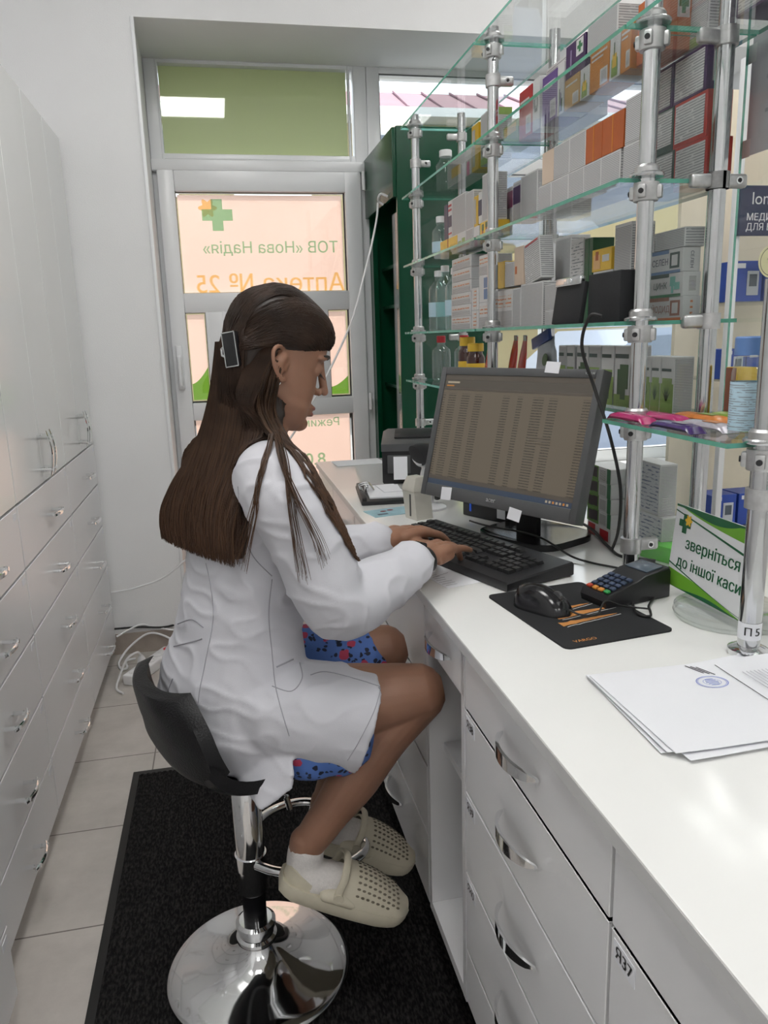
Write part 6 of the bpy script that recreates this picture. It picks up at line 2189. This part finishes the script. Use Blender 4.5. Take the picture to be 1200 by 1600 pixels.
sm = oc.modifiers.new('smooth', 'SMOOTH')
sm.iterations = 2
# ---- dress
dr = MB()
limb(dr, [HLt + V((.02, 0, .012)), HLt.lerp(KL_, .45) + V((0, 0, .008)), V((.232, 1.460, .645))], [.092, .086, .078], 'dress_floral', seg=26)
limb(dr, [HRt + V((.02, 0, .0)), V((.16, 1.272, .595))], [.096, .074], 'dress_floral', seg=26)
dr.sph((.112, 1.272, .586), (.072, .064, .068), 'dress_floral', 20)
dme = remesh(dr, .005, 4, .5, 'dress', 'dress_floral', lambda co, n_: co + n_ * noise.noise(co * 30) * .003)
link(dme, 'dress', person)

# seams laid on the coat surface
dg = bpy.context.evaluated_depsgraph_get()
tree = BVHTree.FromPolygons([v.co.copy() for v in cme.vertices], [list(p.vertices) for p in cme.polygons])
EYE = V((0, 0, 1.3))
def on_coat(p, out=.0004):
    d_ = (V(p) - EYE).normalized()
    q, n_, i, d = tree.ray_cast(EYE, d_)
    if q is None:
        q, n_, i, d = tree.find_nearest(V(p))
    return q + n_ * out
def off_coat(p, out=.003):
    q, n_, i, d = tree.find_nearest(p)
    return q + n_ * out if (p - q).dot(n_) < out and d < .06 else p
def seam(name, pts, r=.0011, n=8):
    P = [on_coat(p) for p in cat_rom(pts, n)]
    mb = MB().tube(P, r, 'coat_seam', 6)
    mb.obj(name, person)

# ---- clogs and socks
for k in 'RL':
    A, H_, T_, d, sd, n_ = FD[k]
    b = MB()
    limb(b, [A + V((0, 0, -.008)), A + V((-.004, 0, -.035)), H_ + d * .030 + n_ * .030], [.0345, .0345, .036], 'sock_cloth', seg=20)
    limb(b, [H_ + d * .028 + n_ * .030, H_ + d * .09 + n_ * .034], [.036, .034], 'sock_cloth', seg=20, flat=1.1, up=n_)
    sme = remesh(b, .003, 5, .5, 'sock', 'sock_cloth', lambda co, nn: co + nn * noise.noise(co * 60) * .0012)
    so_ = link(sme, 'sock', person)
    b = MB()
    Pt = lambda x, y, h: H_ + d * x + sd * y + n_ * h
    LN = (T_ - H_).length
    x0, x1 = -.022, LN + .016
    def wid(t):      # half width of the sole
        return (.036 + .013 * math.sin(PI * min(1, t * .62 + .12)) ** 2 + .004 * t) * (1 - max(0, (t - .86) / .14) ** 2.4 * .62) * (1 - max(0, (.10 - t) / .10) ** 2 * .40)
    rg = []
    for i in range(21):
        t = i / 20
        x = x0 + (x1 - x0) * t
        w_ = wid(t)
        bot = -.004 + .012 * max(0, (t - .75) / .25) ** 1.5 + .006 * max(0, (.12 - t) / .12)
        rg.append([Pt(x, w_ * q, h) for q, h in ((-.9, bot), (.9, bot), (1.04, bot + .012), (1, .026), (-1, .026), (-1.04, bot + .012))])
    b.loft(rg, 'clog_foam')
    # upper: vamp arch from mid foot to the toe
    rg = []
    for i in range(17):
        t = .42 + .57 * i / 16
        x = x0 + (x1 - x0) * t
        w_ = wid(t) * 1.0
        hh = .078 * (1 - max(0, (t - .45) / .56) ** 2.0 * .62) if t < .97 else .036
        ring = []
        for q in range(15):
            a = PI * q / 14
            ring.append(Pt(x, w_ * math.cos(a), .016 + (hh - .016) * math.sin(a) ** .75))
        rg.append(ring)
    inner = [[p - n_ * .0045 for p in r_] for r_ in rg]
    rings = [r_ + i_[::-1] for r_, i_ in zip(rg, inner)]
    b.loft(rings, 'clog_foam')
    # heel cup
    rg = []
    for q in range(25):
        a = PI * .5 + PI * q / 24
        rad = .039
        back = abs(math.sin((a - PI * .5)))
        cx_, cy_ = .030 + .050 * math.cos(a), rad * math.sin(a)
        h_ = .040 + .016 * back
        rg.append([Pt(cx_, cy_, .018), Pt(cx_ * 1.0, cy_, h_), Pt(cx_ + .004 * -math.cos(a), cy_ * .90, h_), Pt(cx_ + .004 * -math.cos(a), cy_ * .9, .018)])
    b.loft(rg, 'clog_foam')
    limb(b, [Pt(.06, .040, .030), Pt(.085, .043, .034), Pt(.11, .043, .030)], [.012, .014, .012], 'clog_foam', seg=10, flat=.7)
    limb(b, [Pt(.06, -.040, .030), Pt(.085, -.043, .034), Pt(.11, -.043, .030)], [.012, .014, .012], 'clog_foam', seg=10, flat=.7)
    co_ = b.obj('clog', person, 50)
    # strap raised over the instep and rim
    s_ = MB()
    s_.tube(cat_rom([Pt(.080, .046, .034), Pt(.080, .047, .052), Pt(.082, .038, .076), Pt(.084, .0, .092), Pt(.082, -.038, .076), Pt(.080, -.047, .052), Pt(.080, -.046, .034)], 5), .0075, 'clog_foam', 10, flat=.55, up=d)
    s_.obj('strap', co_)
    # vent holes
    v_ = MB()
    for i in range(9):
        for j in range(11):
            t = .54 + .042 * i
            a = PI * (.14 + .072 * j)
            if t > .80 and (j in (0, 10)): continue
            x = x0 + (x1 - x0) * t
            hh = .078 * (1 - max(0, (t - .45) / .56) ** 2.0 * .62)
            w_ = wid(t)
            p = Pt(x, w_ * math.cos(a), .016 + (hh - .016) * math.sin(a) ** .75)
            nn = (sd * math.cos(a) * 1.2 + n_ * math.sin(a) + d * .25 * t).normalized()
            v_.prism([(.0036 * math.cos(2 * PI * c / 8), .0022 * math.sin(2 * PI * c / 8)) for c in range(8)], .0012, 'hole_dark', x=frame(p + nn * -.0002, d, nn.cross(d)))
    v_.obj('vent_holes', co_)
    k_ = MB()
    for y in (1, -1):
        k_.cyl(Pt(.082, y * .049, .036), Pt(.082, y * .054, .036), .010, 'clog_foam', 14)
    k_.obj('rivet', co_)

# ---- wrist band on the right arm
wt = MB()
dW = (WR - ER).normalized()
cW = WR + dW * .004
s1 = dW.cross(UP).normalized()
u1 = s1.cross(dW)
wt.loft([sring(cW + dW * x, s1, u1, .0305 * g, .0255 * g, 32, 2.2) for x, g in ((-.011, .97), (-.009, 1), (.009, 1), (.011, .97))], 'black_rubber')
wb = wt.obj('wristband', person)
wt = MB()
wt.box((0, 0, 0), (.030, .022, .009), 'black_gloss', bev=.003, x=frame(cW + u1 * .0275 - s1 * .006, s1, dW) )
wt.obj('watch_face', wb)
# ---- hair
def hcap(mb):
    sl = [(-.075, -.045, -.088, .046), (-.055, -.034, -.092, .058), (-.03, -.030, -.096, .068), (-.005, -.030, -.100, .0745), (.015, -.022, -.103, .078), (.030, .020, -.105, .0785), (.040, .066, -.106, .0785), (.052, .0885, -.106, .080), (.066, .0945, -.105, .082), (.080, .0925, -.103, .081), (.098, .082, -.096, .073), (.114, .060, -.080, .060), (.128, .034, -.060, .042), (.138, .008, -.036, .024), (.141, -.008, -.02, .010)]
    rg = []
    for u, ff, fb, w_ in sl:
        ring = []
        fc = (ff + fb) / 2 if ff < .03 else -.012
        for k in range(36):
            t = 2 * PI * k / 36
            c, s = math.cos(t), math.sin(t)
            f = fc + ((ff - fc) if c >= 0 else (fc - fb)) * c
            # the hairline runs obliquely: low over the temple, rising to the forehead
            du = -.020 * max(0, abs(s) - .5) * (1 if .02 < u < .07 and c > -.2 else 0)
            ring.append(hd(f, w_ * s, u + du))
        rg.append(ring)
    mb.loft(rg, 'hair_base')
# levels of the hanging sheet: rear centre, half width, sideways axis angle, forward wrap, thickness
SHT = [  # (x_c, y_c, z, half width, wrap forward, thickness)
    (.006, 1.402, 1.300, .062, .040, .040), (-.002, 1.400, 1.240, .078, .045, .042), (-.014, 1.398, 1.170, .098, .045, .042), (-.036, 1.397, 1.105, .112, .040, .042),
    (-.060, 1.396, 1.050, .124, .026, .038), (-.073, 1.395, 1.000, .134, .014, .034), (-.076, 1.395, .960, .139, .010, .030), (-.074, 1.395, .936, .138, .008, .022)]
HB_ = R(29)
HQ = V((math.sin(HB_), -math.cos(HB_), 0))
HW = V((math.cos(HB_), math.sin(HB_), 0))
def sheet_pt(k, s, depth=0, jit=0):
    """k: fractional level, s in -1..1 left to right, depth 0 outer .. 1 inner"""
    i = min(int(k), len(SHT) - 2)
    t = k - i
    L0, L1 = SHT[i], SHT[i + 1]
    q = [a * (1 - t) + c * t for a, c in zip(L0, L1)]
    return V((q[0], q[1], q[2])) + HQ * q[3] * s + HW * (q[4] * abs(s) ** 2.2 + depth * q[5])
hb = MB()
hcap(hb)
rg = []
for i in range(29):
    k = i / 28 * (len(SHT) - 1)
    ring = [sheet_pt(k, -1 + 2 * j / 20, .12) for j in range(21)] + [sheet_pt(k, 1 - 2 * j / 20, 1) for j in range(21)]
    rg.append(ring)
hb.loft(rg, 'hair_base')
hme = remesh(hb, .005, 4, .5, 'hair', 'hair_base')
hair = link(hme, 'hair', person)
htree = BVHTree.FromPolygons([v.co.copy() for v in hme.vertices], [list(p.vertices) for p in hme.polygons])
random.seed(77)
st_ = MB()
def strand(pts, r0, r1, m='hair_strand', n=4, off=True):
    P = cat_rom(pts, n)
    if off: P = [off_coat(p, .002 + .004 * random.random()) if p.z < 1.17 else p for p in P]
    K = len(P) - 1
    st_.tube(P, [r0 + (r1 - r0) * (i / K) ** 1.4 for i in range(K + 1)], m, 3, cap=False)
# long strands of the back sheet
for i in range(1500):
    s = random.uniform(-1.02, 1.02)
    dep = random.choice((0, 0, 0, random.uniform(0, 1) if abs(s) > .9 else random.uniform(-.02, .12)))
    ph = random.uniform(0, 6.28)
    ln = random.uniform(.0, .35) if random.random() < .75 else random.uniform(.3, 1.0)
    k1 = len(SHT) - 1 - ln * .5
    sw = random.uniform(-.02, .02)
    pts = []
    for j in range(9):
        k = k1 * j / 8
        p = sheet_pt(k, s + sw * (j / 8) ** 1.5 + .006 * math.sin(ph + j * 1.3), dep + .04 * math.sin(ph * 2 + j))
        pts.append(p - HW * (.0015 + .002 * (j / 8) * random.random()) - UP * (random.uniform(0, .012) if j == 8 else 0))
    strand(pts, random.uniform(.0009, .0016), .0004, 'hair_tip' if random.random() < .35 else 'hair_strand')
# swept-back strands of the crown, from the hairline to the clip
CLIP = V((.016, 1.345, 1.292))
def on_hair(p, out):
    q, n_, i, d = htree.find_nearest(p)
    return q + n_ * out
for i in range(900):
    side = 1 if random.random() < .68 else -1
    a = random.random()
    # start point along the hairline from the parting on the forehead to the ear
    st0 = hd(.100 - .075 * a ** 1.6, side * (.008 + .078 * a ** .7), .066 - .020 * a + random.uniform(-.024, .02))
    end = hd(-.107, side * .030 * random.random(), .040 + .020 * random.uniform(-1, 1)) if side < 0 else CLIP + V((random.uniform(-.01, .01), random.uniform(-.012, .02), random.uniform(-.015, .02)))
    top = (1 - a) * .060 + .006
    pts = []
    for j in range(8):
        t = j / 7
        p = st0.lerp(end, t) + HU * top * math.sin(PI * t ** .8) * 1.25 + HR * side * .035 * math.sin(PI * t)
        pts.append(on_hair(p, .0008 + .0012 * random.random()))
    strand(pts, .0012, .0009, 'hair_strand', 3)
for i in range(500):
    a = random.uniform(-1.0, 1.0)
    st0 = hd(.096 * math.cos(a * 1.2) , .080 * math.sin(a * 1.2), .070 + random.uniform(0, .06))
    end = hd(-.108, .05 * a + .02, .035 + random.uniform(-.02, .02))
    pts = []
    for j in range(8):
        t = j / 7
        p = st0.lerp(end, t) + HU * (.085) * math.sin(PI * t)
        pts.append(on_hair(p, .0008 + .0012 * random.random()))
    strand(pts, .0012, .0009, 'hair_strand', 3)
# lower hair from behind the ear down the neck
for i in range(260):
    t0 = random.random()
    s = random.uniform(.70, 1.05)
    p0 = hd(-.022 - .05 * t0, .080 - .012 * t0, .022 + random.uniform(-.01, .012))
    pts = [p0, hd(-.030 - .04 * t0, .078 - .01 * t0, -.03), hd(-.036 - .03 * t0, .072, -.085)]
    for k in (2.4, 3.4, 4.6, 5.8, 6.8):
        pts.append(sheet_pt(k, s, random.uniform(-.05, .5)))
    strand(pts, .0014, .0005, 'hair_strand', 4)
# fall of hair from under the clip down the back
for i in range(420):
    r_ = random.uniform(-.075, .078)
    p0 = on_hair(hd(-.085 - .02 * random.random(), r_, random.uniform(-.02, .055)), .001)
    s = max(-1, min(1, r_ / .078 * .9 + random.uniform(-.08, .08)))
    pts = [p0, on_hair(p0 + V((-.004, 0, -.035)), .0016), on_hair(p0 + V((-.010, 0, -.075)), .0016)]
    k0 = 1.2
    for k in (1.9, 2.8, 3.8, 5.0):
        pts.append(sheet_pt(k, s, random.uniform(-.04, .06)))
    pts = pts[:1] + [p for p in pts[1:3] if p.z > pts[3].z + .02] + pts[3:]
    strand(pts, .0014, .0006, 'hair_strand', 4)
# lock over the front of the right shoulder
FL = [hd(-.020, .078, .004), hd(-.020, .076, -.045), hd(-.008, .074, -.095), V((.118, 1.235, 1.080)), V((.142, 1.215, 1.030)), V((.165, 1.205, .985)), V((.184, 1.205, .955)), V((.196, 1.210, .938))]
for i in range(190):
    a = random.uniform(0, 6.28)
    rr = random.random() ** .5
    ln = random.uniform(.75, 1.0)
    pts = []
    n_ = len(FL)
    for j, p in enumerate(FL):
        w_ = (.011, .016, .017, .015, .013, .011, .009, .005)[j] * rr
        if j / (n_ - 1) > ln + .05: break
        pts.append(p + V((math.cos(a) * w_, math.sin(a) * w_ * .7, math.sin(a * 2) * w_ * .4)) + V((random.uniform(-1, 1), random.uniform(-1, 1), 0)) * .0015)
    strand(pts, .0013, .0005, 'hair_tip' if random.random() < .5 else 'hair_strand')
# thin wisps over the sleeve
for base in ([V((.075, 1.270, 1.150)), V((.060, 1.222, 1.110)), V((.040, 1.195, 1.05)), V((.022, 1.190, .99)), V((.010, 1.195, .95))],
             [V((.085, 1.270, 1.150)), V((.090, 1.205, 1.118)), V((.092, 1.172, 1.05)), V((.098, 1.160, .99)), V((.105, 1.160, .935))],
             [V((.082, 1.268, 1.150)), V((.083, 1.208, 1.115)), V((.100, 1.170, 1.06)), V((.125, 1.155, 1.0)), V((.135, 1.160, .96))]):
    for i in range(16):
        o_ = V((random.uniform(-1, 1), random.uniform(-1, 1), 0)) * .004
        e_ = V((random.uniform(-1, 1), random.uniform(-1, 1), random.uniform(-1, 1))) * .012
        strand([p + o_ + e_ * (j / 4) ** 1.5 for j, p in enumerate(base)], .0009, .0003, 'hair_tip')
so2 = st_.obj('strands', hair, 180)
so2.parent = hair
# clip
cb = MB()
ca_ = (HF * .25 - V((0, 0, 1))).normalized()
CQ, CN, _i, _d = htree.find_nearest(CLIP + V((0, -.012, -.004)))
XC = frame(CQ + CN * .005, (.62, -.45, .10), (.08, 0, 1))
cb.box((0, 0, 0), (.026, .058, .014), 'black_gloss', bev=.003, x=XC)
cl_ = cb.obj('hair_clip', person)
cb = MB()
for a in ((-.0125, 0, .0018, .056), (.0125, 0, .0018, .056)):
    cb.box((a[0], a[1], .0068), (a[2], a[3], .0016), 'chrome_dull', x=XC)
for y in (-.028, .028):
    cb.box((0, y, .0068), (.026, .0018, .0016), 'chrome_dull', x=XC)
cb.tube([XC @ V((-.016, .008, -.004)), XC @ V((-.024, .004, -.004)), XC @ V((-.024, -.006, -.004)), XC @ V((-.016, -.010, -.004))], .003, 'chrome_dull', 8)
cb.obj('metal_trim', cl_)
# seams of the coat
seam('back_seam', [(-0.0447, 1.22, 0.9543), (-0.04, 1.22, 0.9108), (-0.0412, 1.22, 0.856), (-0.0606, 1.22, 0.7797), (-0.0763, 1.22, 0.7129), (-0.0746, 1.22, 0.6303)], 0.0009)
seam('armhole_seam', [(0.0145, 1.22, 1.0757), (0.0161, 1.22, 1.0129), (0.0298, 1.22, 0.9605), (0.0584, 1.22, 0.9231)], 0.0009)
seam('side_seam', [(0.0581, 1.22, 0.9176), (0.0491, 1.22, 0.8575), (0.0502, 1.22, 0.7893), (0.0534, 1.22, 0.7192), (0.0702, 1.22, 0.6332)], 0.0009)
seam('pocket_edge', [(0.0561, 1.22, 0.7632), (0.0704, 1.22, 0.7684), (0.0847, 1.22, 0.7737)], 0.0016)
seam('pocket_edge', [(0.0465, 1.22, 0.7294), (0.0782, 1.22, 0.7159), (0.0979, 1.22, 0.737), (0.0951, 1.22, 0.7666)], 0.0009)
seam('lap_seam', [(0.1123, 1.22, 0.7411), (0.1399, 1.22, 0.7436), (0.1947, 1.22, 0.7224), (0.2394, 1.22, 0.7011)], 0.0009)
seam('hem_stitch', [(0.2376, 1.22, 0.717), (0.2209, 1.22, 0.6609), (0.1903, 1.22, 0.6035), (0.1695, 1.22, 0.5716)], 0.0007)
seam('belt_edge', [(-0.097, 1.22, 0.8565), (-0.0743, 1.22, 0.8618), (-0.0573, 1.22, 0.8467)], 0.0014)
seam('belt_edge', [(-0.1063, 1.22, 0.8189), (-0.0775, 1.22, 0.8234), (-0.0609, 1.22, 0.827)], 0.0014)
seam('tail_seam', [(-0.1132, 1.22, 0.7635), (-0.1248, 1.22, 0.7251), (-0.1058, 1.22, 0.6703)], 0.0009)
